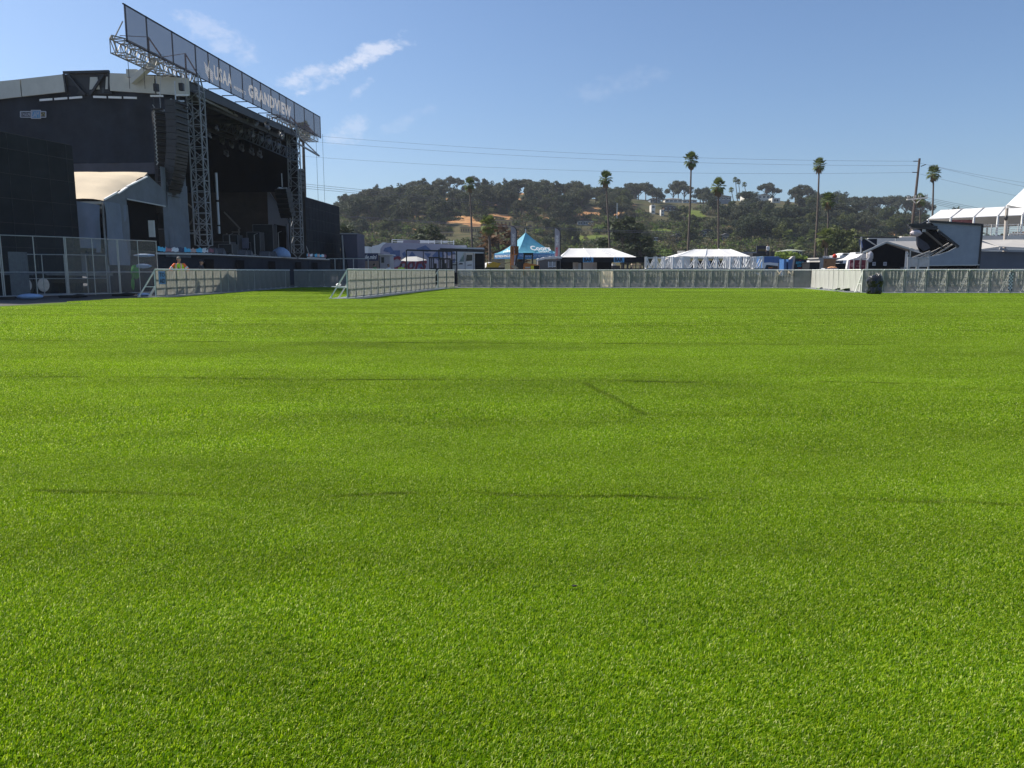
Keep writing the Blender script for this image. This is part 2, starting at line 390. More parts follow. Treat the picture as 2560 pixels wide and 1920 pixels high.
def inturf(x, y):
    c = False; j = len(EDGE) - 1
    for i in range(len(EDGE)):
        xi, yi = EDGE[i]; xj, yj = EDGE[j]
        if (yi > y) != (yj > y) and x < (xj - xi) * (y - yi) / (yj - yi) + xi: c = not c
        j = i
    return c
def blade_patch(nm, rad, n, w, h):
    r = np.random.rand(n) ** .5 * rad; th = np.random.rand(n) * 6.2832
    bx, by = r * np.cos(th), r * np.sin(th)
    az = np.random.rand(n) * 6.2832; lean = np.random.rand(n) * .9 + .15; hh = h * (.6 + .6 * np.random.rand(n))
    laz = .35 + np.random.normal(0, 1.0, n)
    ww = w * (.7 + .6 * np.random.rand(n))
    ux, uy = np.cos(az) * ww / 2, np.sin(az) * ww / 2
    lx, ly = np.cos(laz) * lean * hh, np.sin(laz) * lean * hh
    v = np.zeros((n, 5, 3))
    v[:, 0] = np.stack([bx - ux, by - uy, 0 * bx], 1); v[:, 1] = np.stack([bx + ux, by + uy, 0 * bx], 1)
    v[:, 2] = np.stack([bx + ux * .85 + lx * .35, by + uy * .85 + ly * .35, hh * .6], 1); v[:, 3] = np.stack([bx - ux * .85 + lx * .35, by - uy * .85 + ly * .35, hh * .6], 1)
    v[:, 4] = np.stack([bx + lx, by + ly, hh * (1.0 - .25 * lean)], 1)
    me = bpy.data.meshes.new(nm); base = np.arange(n)[:, None] * 5
    me.vertices.add(n * 5); me.vertices.foreach_set('co', v.ravel())
    me.loops.add(n * 7); me.polygons.add(n * 2)
    loops = np.concatenate([base + np.array([[0, 1, 2, 3]]), base + np.array([[3, 2, 4]])], 1)
    me.loops.foreach_set('vertex_index', loops.ravel().astype(np.int32))
    st = np.stack([np.arange(n) * 7, np.arange(n) * 7 + 4], 1).ravel()
    me.polygons.foreach_set('loop_start', st.astype(np.int32)); me.update(calc_edges=True); me.validate()
    me.materials.append(gp)
    return bpy.data.objects.new(nm, me)
def zone(y0, y1, st, rad, cnt, w, h, idx):
    pts = []
    y = y0
    while y < y1:
        hw = .80 * y + 1.5; x = -hw
        while x < hw:
            px_, py_ = x + random.uniform(-.3, .3) * st, y + random.uniform(-.3, .3) * st
            if inturf(px_, py_) and inturf(px_ - rad * .6, py_) and inturf(px_, py_ + rad * .6): pts.append((px_, py_, 0))
            x += st
        y += st
    pr = [blade_patch('turf_tuft', rad, cnt, w, h) for _ in range(3)]
    n = len(pts); rot = np.zeros((n, 3)); rot[:, 2] = np.random.normal(0, .35, n)
    scl = np.random.uniform(.9, 1.12, n)
    o = scatter('turf_pile', pts, rot, scl, pr)
    tag(o, None, None, None, 'stuff')
    return o
zone(1.0, 5.2, .30, .30, 10000, .0023, .0125, 0)
zone(5.2, 13, .60, .58, 15000, .0038, .017, 1)
zone(13, 54.6, 1.5, 1.35, 17000, .0090, .022, 2)

# ------------------------------------------------------------ hill
CRt = [(-700, 560), (300, 545), (700, 535), (790, 532), (850, 520), (900, 508), (975, 496), (1060, 486), (1180, 478), (1330, 482), (1480, 494), (1580, 494), (1660, 502), (1760, 505), (1830, 503), (1930, 500), (2010, 508), (2080, 520), (2150, 532), (2230, 540), (2300, 552), (2350, 585), (2450, 612), (2560, 622), (3600, 640)]
DC = 470.0
cx_ = [P(a, b_, DC).x for a, b_ in CRt]; cz_ = [P(a, b_, DC).z for a, b_ in CRt]
def Hgt(x, y):
    t = min(max((y - 168) / (DC - 168), 0), 1); H = float(np.interp(x * DC / max(min(y, DC), 300) if y < DC else x, cx_, cz_))
    prof = .55 * t ** 1.25 + .45 * (t * t * (3 - 2 * t))
    ter = .012 * math.sin(t * 26 + x * .012) * (1 - t)
    z = H * (prof + ter) - .4
    z += (noise.noise(Vector((x * .011, y * .011, 1))) * 5 + noise.noise(Vector((x * .04, y * .04, 5))) * 2.2) * t * (1.15 - t) * 1.4
    gul = noise.noise(Vector((x * .022 + 3, y * .004, 9)))
    z -= max(gul, 0) * 14 * t * (1 - t)
    if y > DC: z = H * (1 - .12 * (y - DC) / 100) - .4
    return z
def hit(px, py):
    d = ray(px, py); D = 168.0
    while D < 640:
        p = P(px, py, D)
        if p.z < Hgt(p.x, p.y): return p
        D += 2.0
    return None
SOIL = [(1420, 505, 8, 4), (1235, 512, 9, 4), (1330, 520, 10, 4), (1075, 520, 9, 4), (1010, 530, 8, 4), (1180, 525, 8, 5), (1370, 552, 14, 5), (1700, 560, 10, 4), (1830, 570, 12, 4), (1960, 560, 10, 5), (2020, 535, 8, 4), (1050, 547, 25, 9), (1150, 550, 45, 9), (1200, 562, 30, 8), (1245, 545, 45, 11), (1300, 535, 30, 8), (1303, 506, 12, 9), (1490, 532, 40, 12), (1450, 545, 18, 10), (1545, 538, 30, 7), (1577, 520, 10, 12), (2190, 572, 15, 11), (1866, 616, 14, 4),
        (1800, 607, 22, 3), (1035, 577, 18, 8), (1150, 500, 45, 6), (1290, 480, 20, 8), (1400, 520, 14, 8), (2080, 580, 30, 5), (2225, 585, 16, 5), (1350, 545, 18, 6), (940, 560, 12, 4), (1100, 520, 16, 5), (1380, 500, 10, 6)]
LAWN = [(1040, 592, 40, 9), (1180, 610, 60, 6), (1440, 595, 30, 6), (1500, 600, 60, 12), (1560, 572, 30, 7), (1735, 540, 28, 16), (1650, 582, 40, 10), (1690, 597, 22, 8), (1510, 562, 35, 5), (1852, 622, 22, 6), (1770, 625, 30, 5), (1420, 570, 15, 4), (1345, 600, 40, 6), (2110, 600, 25, 5), (1640, 612, 30, 6)]
nx, ny = 250, 120; x0, x1 = -420, 620; y0_, y1_ = 165, 700
b = MB(); hv = []
for j in range(ny + 1):
    y = y0_ + (y1_ - y0_) * j / ny
    for i in range(nx + 1):
        x = x0 + (x1 - x0) * i / nx; hv.append((x, y, Hgt(x, y)))
fs = [(j * (nx + 1) + i, j * (nx + 1) + i + 1, (j + 1) * (nx + 1) + i + 1, (j + 1) * (nx + 1) + i) for j in range(ny) for i in range(nx)]
b.add(hv, fs)
hm = bpy.data.materials.new('hill_earth'); hm.use_nodes = True
t = hm.node_tree; n = t.nodes; l = t.links; bs = n['Principled BSDF']; bs.inputs['Roughness'].default_value = .95; bs.inputs['Specular IOR Level'].default_value = .1
tcn = n.new('ShaderNodeTexCoord')
def hn(s, d=6):
    z = n.new('ShaderNodeTexNoise'); z.inputs['Scale'].default_value = s; z.inputs['Detail'].default_value = d; z.inputs['Roughness'].default_value = .65; l.new(tcn.outputs['Object'], z.inputs['Vector']); return z.outputs['Fac']
def ramp(f, a, ca, b_, cb):
    r = n.new('ShaderNodeValToRGB'); r.color_ramp.elements[0].position = a; r.color_ramp.elements[0].color = (*ca, 1); r.color_ramp.elements[1].position = b_; r.color_ramp.elements[1].color = (*cb, 1); l.new(f, r.inputs[0]); return r.outputs[0]
def mixn(f, a, b_):
    m = n.new('ShaderNodeMix'); m.data_type = 'RGBA'; l.new(f, m.inputs['Factor']); l.new(a, m.inputs['A']); l.new(b_, m.inputs['B']); return m.outputs['Result']
scrub = ramp(hn(.09), .38, (.040, .050, .020), .62, (.095, .080, .040))
soil = ramp(hn(.22), .35, (.26, .12, .05), .65, (.52, .30, .14)); lawn = ramp(hn(.12), .35, (.070, .105, .018), .65, (.135, .160, .032))
at = n.new('ShaderNodeAttribute'); at.attribute_name = 'soil'; at2 = n.new('ShaderNodeAttribute'); at2.attribute_name = 'lawn'
def sharp(a, s):
    m = n.new('ShaderNodeMath'); m.operation = 'MULTIPLY_ADD'; l.new(s, m.inputs[0]); m.inputs[1].default_value = 1.6; l.new(a, m.inputs[2])
    m2 = n.new('ShaderNodeMath'); m2.operation = 'MULTIPLY_ADD'; m2.use_clamp = True; l.new(m.outputs[0], m2.inputs[0]); m2.inputs[1].default_value = 5; m2.inputs[2].default_value = -6.0; return m2.outputs[0]
c1 = mixn(sharp(at2.outputs['Fac'], hn(.06)), scrub, lawn); c2 = mixn(sharp(at.outputs['Fac'], hn(.10)), c1, soil)
l.new(c2, bs.inputs['Base Color'])
hill = b.build('hills', hm, smooth=True); struct(hill)
def centres(L): return [(hit(a, b_), a, b_, c * 1.0, d) for a, b_, c, d in L]
def field(L):
    a = np.zeros(len(hv)); V = np.array(hv)
    # evaluated where the point is seen from the field: direction to it from the stand point
    dd = V - np.array([0, 0, CAMZ]); cc = dd[:, 1] * CP_ - dd[:, 2] * SP_; uu = dd[:, 1] * SP_ + dd[:, 2] * CP_
    px = 1280 + F * dd[:, 0] / cc; py = 960 - F * uu / cc
    for p, q, rx, ry in L:
        r = ((px - p) / rx) ** 2 + ((py - q) / ry) ** 2
        a = np.maximum(a, np.clip(1.15 - .55 * r, 0, 1))
    return a
for nm, L in (('soil', SOIL), ('lawn', LAWN)):
    at_ = hill.data.attributes.new(nm, 'FLOAT', 'POINT'); at_.data.foreach_set('value', field(L).astype(np.float32))

U = random.uniform
# ------------------------------------------------------------ foliage
def leafmat(name, c, c2, transl=.25):
    m = bpy.data.materials.new(name); m.use_nodes = True; t = m.node_tree; n = t.nodes; l = t.links; bs = n['Principled BSDF']
    g = n.new('ShaderNodeNewGeometry'); oi = n.new('ShaderNodeObjectInfo')
    r = n.new('ShaderNodeValToRGB'); r.color_ramp.elements[0].color = (*c, 1); r.color_ramp.elements[1].color = (*c2, 1)
    ad = n.new('ShaderNodeMath'); ad.operation = 'MULTIPLY_ADD'; l.new(oi.outputs['Random'], ad.inputs[0]); ad.inputs[1].default_value = .5
    m1 = n.new('ShaderNodeMath'); m1.operation = 'MULTIPLY'; l.new(g.outputs['Random Per Island'], m1.inputs[0]); m1.inputs[1].default_value = .5; l.new(m1.outputs[0], ad.inputs[2])
    l.new(ad.outputs[0], r.inputs[0]); l.new(r.outputs[0], bs.inputs['Base Color']); bs.inputs['Roughness'].default_value = .7; bs.inputs['Specular IOR Level'].default_value = .25
    tr = n.new('ShaderNodeBsdfTranslucent'); l.new(r.outputs[0], tr.inputs['Color']); mx = n.new('ShaderNodeMixShader'); mx.inputs[0].default_value = transl
    l.new(bs.outputs[0], mx.inputs[1]); l.new(tr.outputs[0], mx.inputs[2]); l.new(mx.outputs[0], n['Material Output'].inputs['Surface']); return m
L_pine = leafmat('pine_needles', (.036, .046, .026), (.105, .112, .058)); L_dark = leafmat('dark_foliage', (.020, .034, .018), (.064, .080, .034))
L_olive = leafmat('olive_foliage', (.045, .065, .018), (.115, .130, .036)); L_bright = leafmat('bright_foliage', (.065, .115, .014), (.16, .22, .030))
L_scrub = leafmat('dry_scrub', (.075, .070, .035), (.15, .125, .065)); L_palm = leafmat('palm_frond', (.060, .095, .022), (.15, .18, .045), .35); L_dry = leafmat('dry_frond', (.16, .10, .045), (.26, .17, .08), .2); L_brown = leafmat('dry_leaves', (.13, .075, .04), (.22, .13, .07))
bark = mat('bark', (.11, .085, .065), .9, .25, 3); pbark = mat('palm_bark', (.11, .085, .068), .9, .25, 2, vscale=(1, 1, 5))
def leaves(clumps, per, size, flat=1.0):
    vs = []; n_ = 0
    for (c, r, rz) in clumps:
        k = max(int(per * r * r), 8)
        for _ in range(k):
            d = Vector((random.gauss(0, 1), random.gauss(0, 1), random.gauss(0, 1))).normalized() * (random.random() ** .45)
            p = Vector(c) + Vector((d.x * r, d.y * r, d.z * rz))
            a = Vector((random.gauss(0, 1), random.gauss(0, 1), random.gauss(0, .6))).normalized(); e = Vector((random.gauss(0, 1), random.gauss(0, 1), random.gauss(0, 1)))
            e = (e - a * e.dot(a)).normalized(); s = size * random.uniform(.5, 1.4)
            vs += [p - a * s, p + e * s * .6, p + a * s, p - e * s * .55]; n_ += 1
    m = MB(); m.v = [tuple(v) for v in vs]; m.f = [(4 * i, 4 * i + 1, 4 * i + 2, 4 * i + 3) for i in range(n_)]; return m
def tree_proto(kind, h):
    """unit trees with height h"""
    root = thing('hill_tree', 'tree', 'tree'); tr = MB(); cl = []
    if kind == 'umbrella':
        n = random.randint(9, 13); sp = h * .40
        for i in range(n):
            a = i * 2.4 + random.random(); rr = sp * math.sqrt((i + .3) / n) ; zz = h * (.86 - .22 * (rr / sp) ** 2) + random.uniform(-.05, .05) * h
            c = Vector((math.cos(a) * rr, math.sin(a) * rr, zz)); cl.append((c, h * random.uniform(.12, .18), h * random.uniform(.09, .13)))
            fz = h * random.uniform(.3, .5); tr.tube([(0, 0, fz), (c.x * .5, c.y * .5, (fz + zz) / 2 + .03 * h), c], [h * .016, h * .011, h * .005], 5)
        tr.tube([(0, 0, -1), (.1, .05, h * .3), (0, 0, h * .6)], [h * .03, h * .022, h * .012], 6)
    elif kind == 'round':
        for i in range(16):
            d = Vector((random.gauss(0, 1), random.gauss(0, 1), random.gauss(0, 1))).normalized() * random.uniform(.3, 1)
            cl.append((Vector((d.x * h * .36, d.y * h * .36, h * .56 + d.z * h * .27)), h * random.uniform(.12, .19), h * random.uniform(.1, .16)))
        tr.tube([(0, 0, -1), (0, 0, h * .5)], [h * .035, h * .02], 6)
        for k in range(5):
            c = cl[k][0]; tr.tube([(0, 0, h * .25), (c.x * .6, c.y * .6, c.z * .8), c], [h * .018, h * .012, h * .006], 5)
    elif kind == 'loose':
        for i in range(11):
            a = i * 2.4; zz = h * (.32 + .6 * i / 10); rr = h * .24 * (1.1 - .7 * i / 10) * random.uniform(.5, 1.2)
            c = Vector((math.cos(a) * rr, math.sin(a) * rr, zz)); cl.append((c, h * random.uniform(.08, .14), h * random.uniform(.06, .11)))
            tr.tube([(0, 0, zz * .8), c], [h * .009, h * .004], 5)
        tr.tube([(0, 0, -1), (.15, 0, h * .5), (0, 0, h * .92)], [h * .024, h * .015, h * .006], 6)
    else:
        for i in range(9):
            a = i * 2.4; rr = h * .55 * math.sqrt(i / 9); cl.append((Vector((math.cos(a) * rr, math.sin(a) * rr, h * (.55 - .25 * rr / h))), h * random.uniform(.22, .34), h * random.uniform(.2, .3)))
        tr.tube([(0, 0, -.5), (0, 0, h * .4)], [h * .05, h * .03], 5)
    lm = {'umbrella': L_pine, 'round': L_dark, 'loose': L_pine, 'bush': L_olive}[kind]
    leaves(cl, {'umbrella': 100, 'round': 75, 'loose': 105, 'bush': 55}[kind] * (10 / h) ** 2 * 1.0, h * (.030 if kind != 'bush' else .05)).build('crown', lm, root)
    tr.build('trunk', bark, root); return root
protos = {k: [tree_proto(k, 12 if k != 'bush' else 5) for _ in range(3)] for k in ('umbrella', 'round', 'loose', 'bush')}
def variant(root, lm):
    r = dup(root, (0, 0, 0))
    for c in kids(r):
        if c.name.startswith('crown'): c.data = c.data.copy(); c.data.materials.clear(); c.data.materials.append(lm)
    return r
protos['olive'] = [variant(p, L_olive) for p in protos['round'][:2] + protos['loose'][:1]]
protos['bright'] = [variant(p, L_bright) for p in protos['bush'][:2]]
CHP = protokids(None)
LAB = {'umbrella': 'flat topped pine with spreading limbs', 'round': 'dense dark rounded tree', 'loose': 'slender loose pine', 'bush': 'low olive green bush', 'olive': 'olive green tree', 'bright': 'bright green rounded bush'}
def zonename(px, crest):
    if crest:
        z = 'the left ridge near the stage' if px < 980 else 'the ridge above the striped trailer' if px < 1230 else 'the ridge above the blue peaked tent' if px < 1440 else 'the ridge above the bar tent' if px < 1640 else 'the ridge among the houses' if px < 2010 else 'the right ridge by the utility pole'
        return 'on ' + z
    z = 'left of the tall lone palm' if px < 1160 else 'above the blue peaked tent' if px < 1440 else 'above the bar tent' if px < 1640 else 'above the aluminium trusses' if px < 1900 else 'above the food stalls' if px < 2120 else 'behind the black gable tent'
    return 'on the slope ' + z
ntree = 0
def put_tree(kind, p, h, px, crest=False):
    global ntree
    pr = random.choice(protos[kind]); h0 = 5.0 if kind in ('bush', 'bright') else 12.0; s = h / h0
    lab = LAB[kind] + ' ' + zonename(px, crest).replace('at the right end', 'at the right end')
    r = dup(pr, (p.x, p.y, p.z), random.random() * 6.28, lab, lab.replace('tree ', 'trees ').replace('bush ', 'bushes ').replace('pine ', 'pines '), (s * random.uniform(.9, 1.25), s * random.uniform(.9, 1.25), s), CHP, 'bush' if 'bush' in lab else 'tree')
    r.name = 'hill_bush' if 'bush' in lab else 'hill_tree'; ntree += 1
# skyline trees: (column, top row, kind, width factor)
CREST = [(845, 505, 'olive'), (862, 500, 'round'), (880, 494, 'loose'), (903, 478, 'loose'), (918, 490, 'round'), (935, 484, 'round'), (958, 476, 'umbrella'), (975, 467, 'round'), (992, 468, 'umbrella'), (1010, 478, 'loose'), (1032, 450, 'umbrella'), (1048, 466, 'round'), (1064, 456, 'umbrella'), (1082, 462, 'loose'), (1097, 456, 'loose'),
         (1112, 462, 'round'), (1125, 440, 'umbrella'), (1142, 444, 'umbrella'), (1160, 458, 'round'), (1180, 439, 'umbrella'), (1197, 452, 'round'), (1213, 452, 'loose'), (1230, 462, 'round'), (1247, 456, 'loose'), (1263, 446, 'loose'), (1280, 458, 'round'), (1297, 450, 'loose'), (1316, 446, 'umbrella'), (1330, 452, 'umbrella'), (1350, 455, 'umbrella'),
         (1367, 453, 'loose'), (1385, 457, 'round'), (1402, 460, 'umbrella'), (1418, 458, 'loose'), (1437, 463, 'round'), (1455, 460, 'umbrella'), (1470, 460, 'loose'), (1490, 466, 'round'), (1508, 478, 'loose'), (1536, 470, 'umbrella'), (1558, 470, 'round'), (1578, 454, 'umbrella'), (1597, 456, 'umbrella'), (1615, 455, 'umbrella'), (1632, 466, 'loose'), (1652, 472, 'round'),
         (1697, 449, 'umbrella'), (1684, 464, 'umbrella'), (1712, 460, 'umbrella'), (1752, 463, 'round'), (1768, 463, 'round'), (1785, 470, 'round'), (1803, 475, 'loose'), (1852, 476, 'olive'), (1870, 474, 'round'), (1917, 455, 'umbrella'), (1933, 466, 'umbrella'), (1990, 468, 'round'), (2005, 461, 'umbrella'), (2022, 470, 'umbrella'), (2035, 472, 'round'), (2062, 478, 'round'), (2090, 470, 'round'), (2110, 475, 'round'),
         (2140, 488, 'umbrella'), (2160, 488, 'umbrella'), (2182, 489, 'umbrella'), (2200, 490, 'umbrella'), (2222, 489, 'umbrella'), (2246, 488, 'umbrella'), (2268, 489, 'umbrella'), (2286, 488, 'umbrella'), (2305, 500, 'umbrella')]
for px, ty, k in CREST:
    D = random.uniform(452, 476); q = P(px, ty, D); zb = Hgt(q.x, D) - .4; h = max(q.z - zb, 6)
    big = 1.0
    put_tree(k, Vector((q.x, D, zb)), h, px, True)
for i in range(14):
    px = U(850, 2310); D = U(470, 500); q = P(px, 480, D)
    if 1640 < px < 1760 or 1790 < px < 1900: continue
    zb = Hgt(q.x, D) - .4; put_tree(random.choice(['round', 'umbrella', 'round', 'loose']), Vector((q.x, D, zb)), U(8, 11.5), px, True)
def reg(n, fx, kinds, hr):
    c = 0; tries = 0
    while c < n and tries < n * 40:
        tries += 1; px, py = fx()
        if any(((px - a) / (rx * 1.0)) ** 2 + ((py - b_) / (ry * 1.3)) ** 2 < 1 for a, b_, rx, ry in SOIL + LAWN + HOUSEZ): continue
        if any(abs(px - a) < rx + 6 and b_ - ry < py < b_ + 52 for a, b_, rx, ry in HOUSEZ): continue
        if any(abs(px - a) < rx * .8 and b_ < py < b_ + 26 for a, b_, rx, ry in SOIL + LAWN): continue
        p = hit(px, py)
        if p is None: continue
        k = random.choice(kinds); put_tree(k, p - Vector((0, 0, .4)), random.uniform(*hr) * (.62 if k in ('bush', 'bright') else 1), px); c += 1
HOUSEZ = [(1170, 578, 34, 12), (1120, 590, 22, 10), (1255, 572, 40, 14), (1325, 565, 14, 18), (1462, 562, 24, 14), (1768, 588, 18, 14), (1692, 602, 12, 14), (1640, 530, 12, 14), (1700, 505, 40, 7), (1990, 636, 20, 9), (1812, 600, 12, 12), (1920, 498, 30, 10), (1820, 500, 34, 8), (1655, 535, 18, 14), (1600, 512, 26, 6), (1640, 600, 10, 10)]
reg(34, lambda: (U(850, 1100), U(505, 560)), ['round', 'loose', 'umbrella', 'round'], (8, 13))
reg(56, lambda: (U(1060, 1440), U(495, 550)), ['round', 'loose', 'umbrella', 'loose'], (8, 12))
reg(16, lambda: (U(1360, 1500), U(500, 550)), ['round', 'umbrella', 'olive'], (8, 11))
reg(26, lambda: (U(1500, 1760), U(508, 550)), ['round', 'round', 'olive', 'umbrella'], (7, 11))
reg(30, lambda: (U(1780, 2060), U(515, 615)), ['round', 'round', 'umbrella', 'olive', 'bush'], (7, 12))
reg(30, lambda: (U(2040, 2320), U(525, 620)), ['round', 'round', 'umbrella', 'olive'], (7, 11))
reg(24, lambda: (U(860, 1480), U(560, 630)), ['olive', 'round', 'bush', 'loose'], (5, 9))
reg(26, lambda: (U(1440, 1900), U(548, 625)), ['olive', 'bush', 'round', 'round'], (5, 9))
reg(14, lambda: (U(2120, 2320), U(590, 640)), ['bright', 'olive', 'round'], (5, 8))
def joined(k):
    r = random.choice(protos[k]); cs = {c.name.split('.')[0]: c for c in kids(r)}; v = []; f = []; mi = []
    for i, nm in enumerate(('crown', 'trunk')):
        me = cs[nm].data; o_ = len(v); v += [tuple(q.co) for q in me.vertices]; f += [tuple(x + o_ for x in p.vertices) for p in me.polygons]; mi += [i] * len(me.polygons)
    me = bpy.data.meshes.new('wood_tree'); me.from_pydata(v, [], f); me.materials.append(cs['crown'].data.materials[0]); me.materials.append(bark); me.polygons.foreach_set('material_index', mi); return bpy.data.objects.new('wood_tree', me)
wp = []
for fx, cnt in ((lambda: (U(850, 1120), U(500, 565)), 55), (lambda: (U(1060, 1500), U(503, 556)), 75), (lambda: (U(1500, 1760), U(512, 552)), 30), (lambda: (U(1780, 2330), U(508, 600)), 90)):
    c = 0; tr_ = 0
    while c < cnt and tr_ < 4000:
        tr_ += 1; px, py = fx()
        if any(abs(px - a) < rx + 4 and b_ - ry < py < b_ + 50 for a, b_, rx, ry in HOUSEZ) or any(((px - a) / rx) ** 2 + ((py - b_) / (ry * 1.5)) ** 2 < 1 for a, b_, rx, ry in SOIL + LAWN): continue
        p = hit(px, py)
        if p: wp.append((p.x, p.y, p.z - .4)); c += 1
wn = len(wp); rot = np.zeros((wn, 3)); rot[:, 2] = np.random.rand(wn) * 6.28
tag(scatter('hillside_wood', wp, rot, np.random.uniform(.5, .85, wn), [joined('round'), joined('loose'), joined('umbrella'), joined('round'), joined('olive')]), 'mass of dark woodland filling the upper slope', None, None, 'stuff')
print('TREES', ntree)
for rs in protos.values():
    for r in rs: delete_tree(r)
# ground cover of low scrub: nobody could count it
def bushmesh(lm):
    cl = [(Vector((U(-.5, .5), U(-.5, .5), U(.15, .5))), U(.3, .5), U(.25, .4)) for _ in range(5)]
    m = leaves(cl, 260, .09); me = bpy.data.meshes.new('scrub_tuft'); me.from_pydata(m.v, [], m.f); me.materials.append(lm); return bpy.data.objects.new('scrub_tuft', me)
pts = []
while len(pts) < 6500:
    px = U(780, 2420); py = 520 + 125 * random.random() ** .8
    if any(((px - a) / rx) ** 2 + ((py - b_) / ry) ** 2 < .9 for a, b_, rx, ry in SOIL + LAWN + HOUSEZ) and random.random() < .93: continue
    if any(abs(px - a) < rx + 3 and b_ < py < b_ + ry + 14 for a, b_, rx, ry in HOUSEZ): continue
    p = hit(px, py)
    if p is None or p.y > 600: continue
    if noise.noise(Vector((p.x * .03, p.y * .03, 0))) < -.22: continue
    pts.append(tuple(p - Vector((0, 0, .2))))
n_ = len(pts); rot = np.zeros((n_, 3)); rot[:, 2] = np.random.rand(n_) * 6.28
tag(scatter('hillside_scrub', pts, rot, np.random.uniform(1.5, 4.0, n_), [bushmesh(L_olive), bushmesh(L_dark), bushmesh(L_scrub), bushmesh(L_scrub), bushmesh(L_dark), bushmesh(L_bright)]), 'low scrub covering the slope of the hill', None, None, 'stuff')

# ------------------------------------------------------------ palms
def palm(px_top, py_top, px_base, D, crown, label, name='palm_tree', skirt=True, z0=0, kind='fan', trunk=.28, dryc=False):
    crown *= .80 if D < 300 else .8; trunk *= .62
    top = P(px_top, py_top, D); xb = X(px_base, D, 3); zb = z0
    root = thing(name, label, 'palm tree', (xb, D, zb)); H = top.z - zb
    tr = MB(); pts = []; rs = []
    for i in range(9):
        t = i / 8; pts.append((xb + (top.x - xb) * t ** .85 + .12 * math.sin(t * 3.1) , D, zb - .3 + (H + .3) * t)); rs.append(trunk * (1.25 - .6 * t) if i else trunk * 1.5)
    tr.tube(pts, rs, 8); tr.build('trunk', pbark, root, smooth=True)
    fr = MB(); n = 34
    for i in range(n):
        a = i * 2.3999 + U(-.2, .2); el = -0.9 + 2.35 * (i / n) ** .8 + U(-.12, .12); L = crown * U(.8, 1.1)
        d = Vector((math.cos(a) * math.cos(el), math.sin(a) * math.cos(el), math.sin(el)))
        side = d.cross(Vector((0, 0, 1))).normalized(); upv = side.cross(d)
        base = top + d * .15; pe = top + d * L * .5
        fr.bar(base, pe, .04 * crown / 1.5)
        for k in range(9):
            g = (k - 4) / 4 * 1.25; dd = d * math.cos(g) + side * math.sin(g)
            tip = pe + dd * L * .55 * (1 - .15 * abs(g)) - Vector((0, 0, .22 * L * (1 - math.sin(el)) * .6)); w = side * math.cos(g) - d * math.sin(g)
            mid = pe + dd * L * .3 + upv * .03
            fr.add([pe, mid + w * L * .065, tip, mid - w * L * .065], [(0, 1, 2, 3)])
    fr.build('fronds', L_palm, root)
    if skirt:
        sk = MB()
        for i in range(46):
            a = i * 2.3999; L = crown * U(.5, .9); r = trunk * .8
            p = top + Vector((math.cos(a) * r, math.sin(a) * r, -U(0, .5) * crown * .7)); q = p + Vector((math.cos(a) * L * .25, math.sin(a) * L * .25, -L * .75)); w = Vector((-math.sin(a), math.cos(a), 0)) * .12 * crown
            sk.add([p, q + w, q - Vector((0, 0, .2 * L)), q - w], [(0, 1, 2, 3)])
        sk.build('dead_fronds', L_dry, root)
    return root
palm(1174, 462, 1181, 135, 1.55, 'tall thin palm with yellowish crown standing between the striped trailer and the white truck', dryc=True)
palm(1221, 563, 1224, 100, 1.75, 'short dark palm with a stout trunk left of the blue peaked tent', trunk=.32)
palm(1514, 447, 1529, 130, 1.75, 'tall leaning palm rising behind the right part of the bar tent')
palm(1728, 401, 1717, 125, 1.75, 'tallest palm, rising behind the aluminium trusses')
palm(1795, 466, 1797, 128, 1.9, 'shorter bushy palm right of the tallest palm')
palm(2048, 413, 2036, 120, 1.5, 'tall slim palm rising behind the black crate near the food stalls')
palm(2071, 501, 2066, 135, 2.0, 'thin palm with pale green crown right of the tall slim palm')
palm(2063, 592, 2060, 118, 1.9, 'low yellow green palm at the foot of the slope near the food stalls', trunk=.3)
palm(2334, 433, 2328, 130, 1.7, 'tall palm right of the utility pole above the white marquee roof')
palm(2300, 500, 2302, 160, 1.8, 'low green palm half hidden behind the utility pole', z0=0)
palm(757, 327, 758, 92, 1.5, 'palm with brown trunk standing behind the far end of the stage', trunk=.36)
for a, b_, lab in ((1838, 450, 'left one of the pair of small skyline palms'), (1846, 455, 'right one of the pair of small skyline palms'), (1861, 462, 'single small skyline palm right of the pair'), (1828, 475, 'short round palm on the ridge below the pair')):
    q = P(a, b_, 462); palm(a, b_, a, 462, 2.3, lab, skirt=False, z0=Hgt(q.x, 462) - .5, trunk=.35)
for a, b_ in ((1970, 590), (2030, 590), (2002, 610)):
    q = hit(a, b_ + 25)
    if q: palm(a, b_, a, q.y, 3.0, 'wide feathery palm on the slope above the stalls, %s' % {1970: 'left one', 2030: 'right one', 2002: 'lowest one'}[a], skirt=False, z0=q.z, trunk=.4)
# nearer trees at the foot of the hill
def near_tree(px, py, D, kind, lm, label, w=1.0, z0=0, cat='tree', name='tree'):
    q = P(px, py, D); h = q.z - z0; r = tree_proto(kind, h)
    r.location = (q.x, D, z0); r['label'] = label; r['category'] = cat; r.name = name; r.scale = (w, w, 1)
    for c in kids(r):
        if c.name.startswith('crown'): c.data.materials.clear(); c.data.materials.append(lm)
near_tree(1558, 540, 150, 'loose', L_dark, 'dark open conifer behind the right end of the bar tent', 1.5)
near_tree(1600, 590, 148, 'loose', L_olive, 'thin olive tree right of the dark conifer behind the bar tent', 1.8)
near_tree(1580, 560, 156, 'loose', L_dark, 'second dark conifer standing close behind the first', 1.3)
near_tree(1243, 560, 120, 'loose', L_brown, 'nearly bare brown tree left of the blue peaked tent', 1.7)
near_tree(857, 562, 118, 'loose', L_dark, 'dark tree top beside the black screen right of the stage', 1.4)
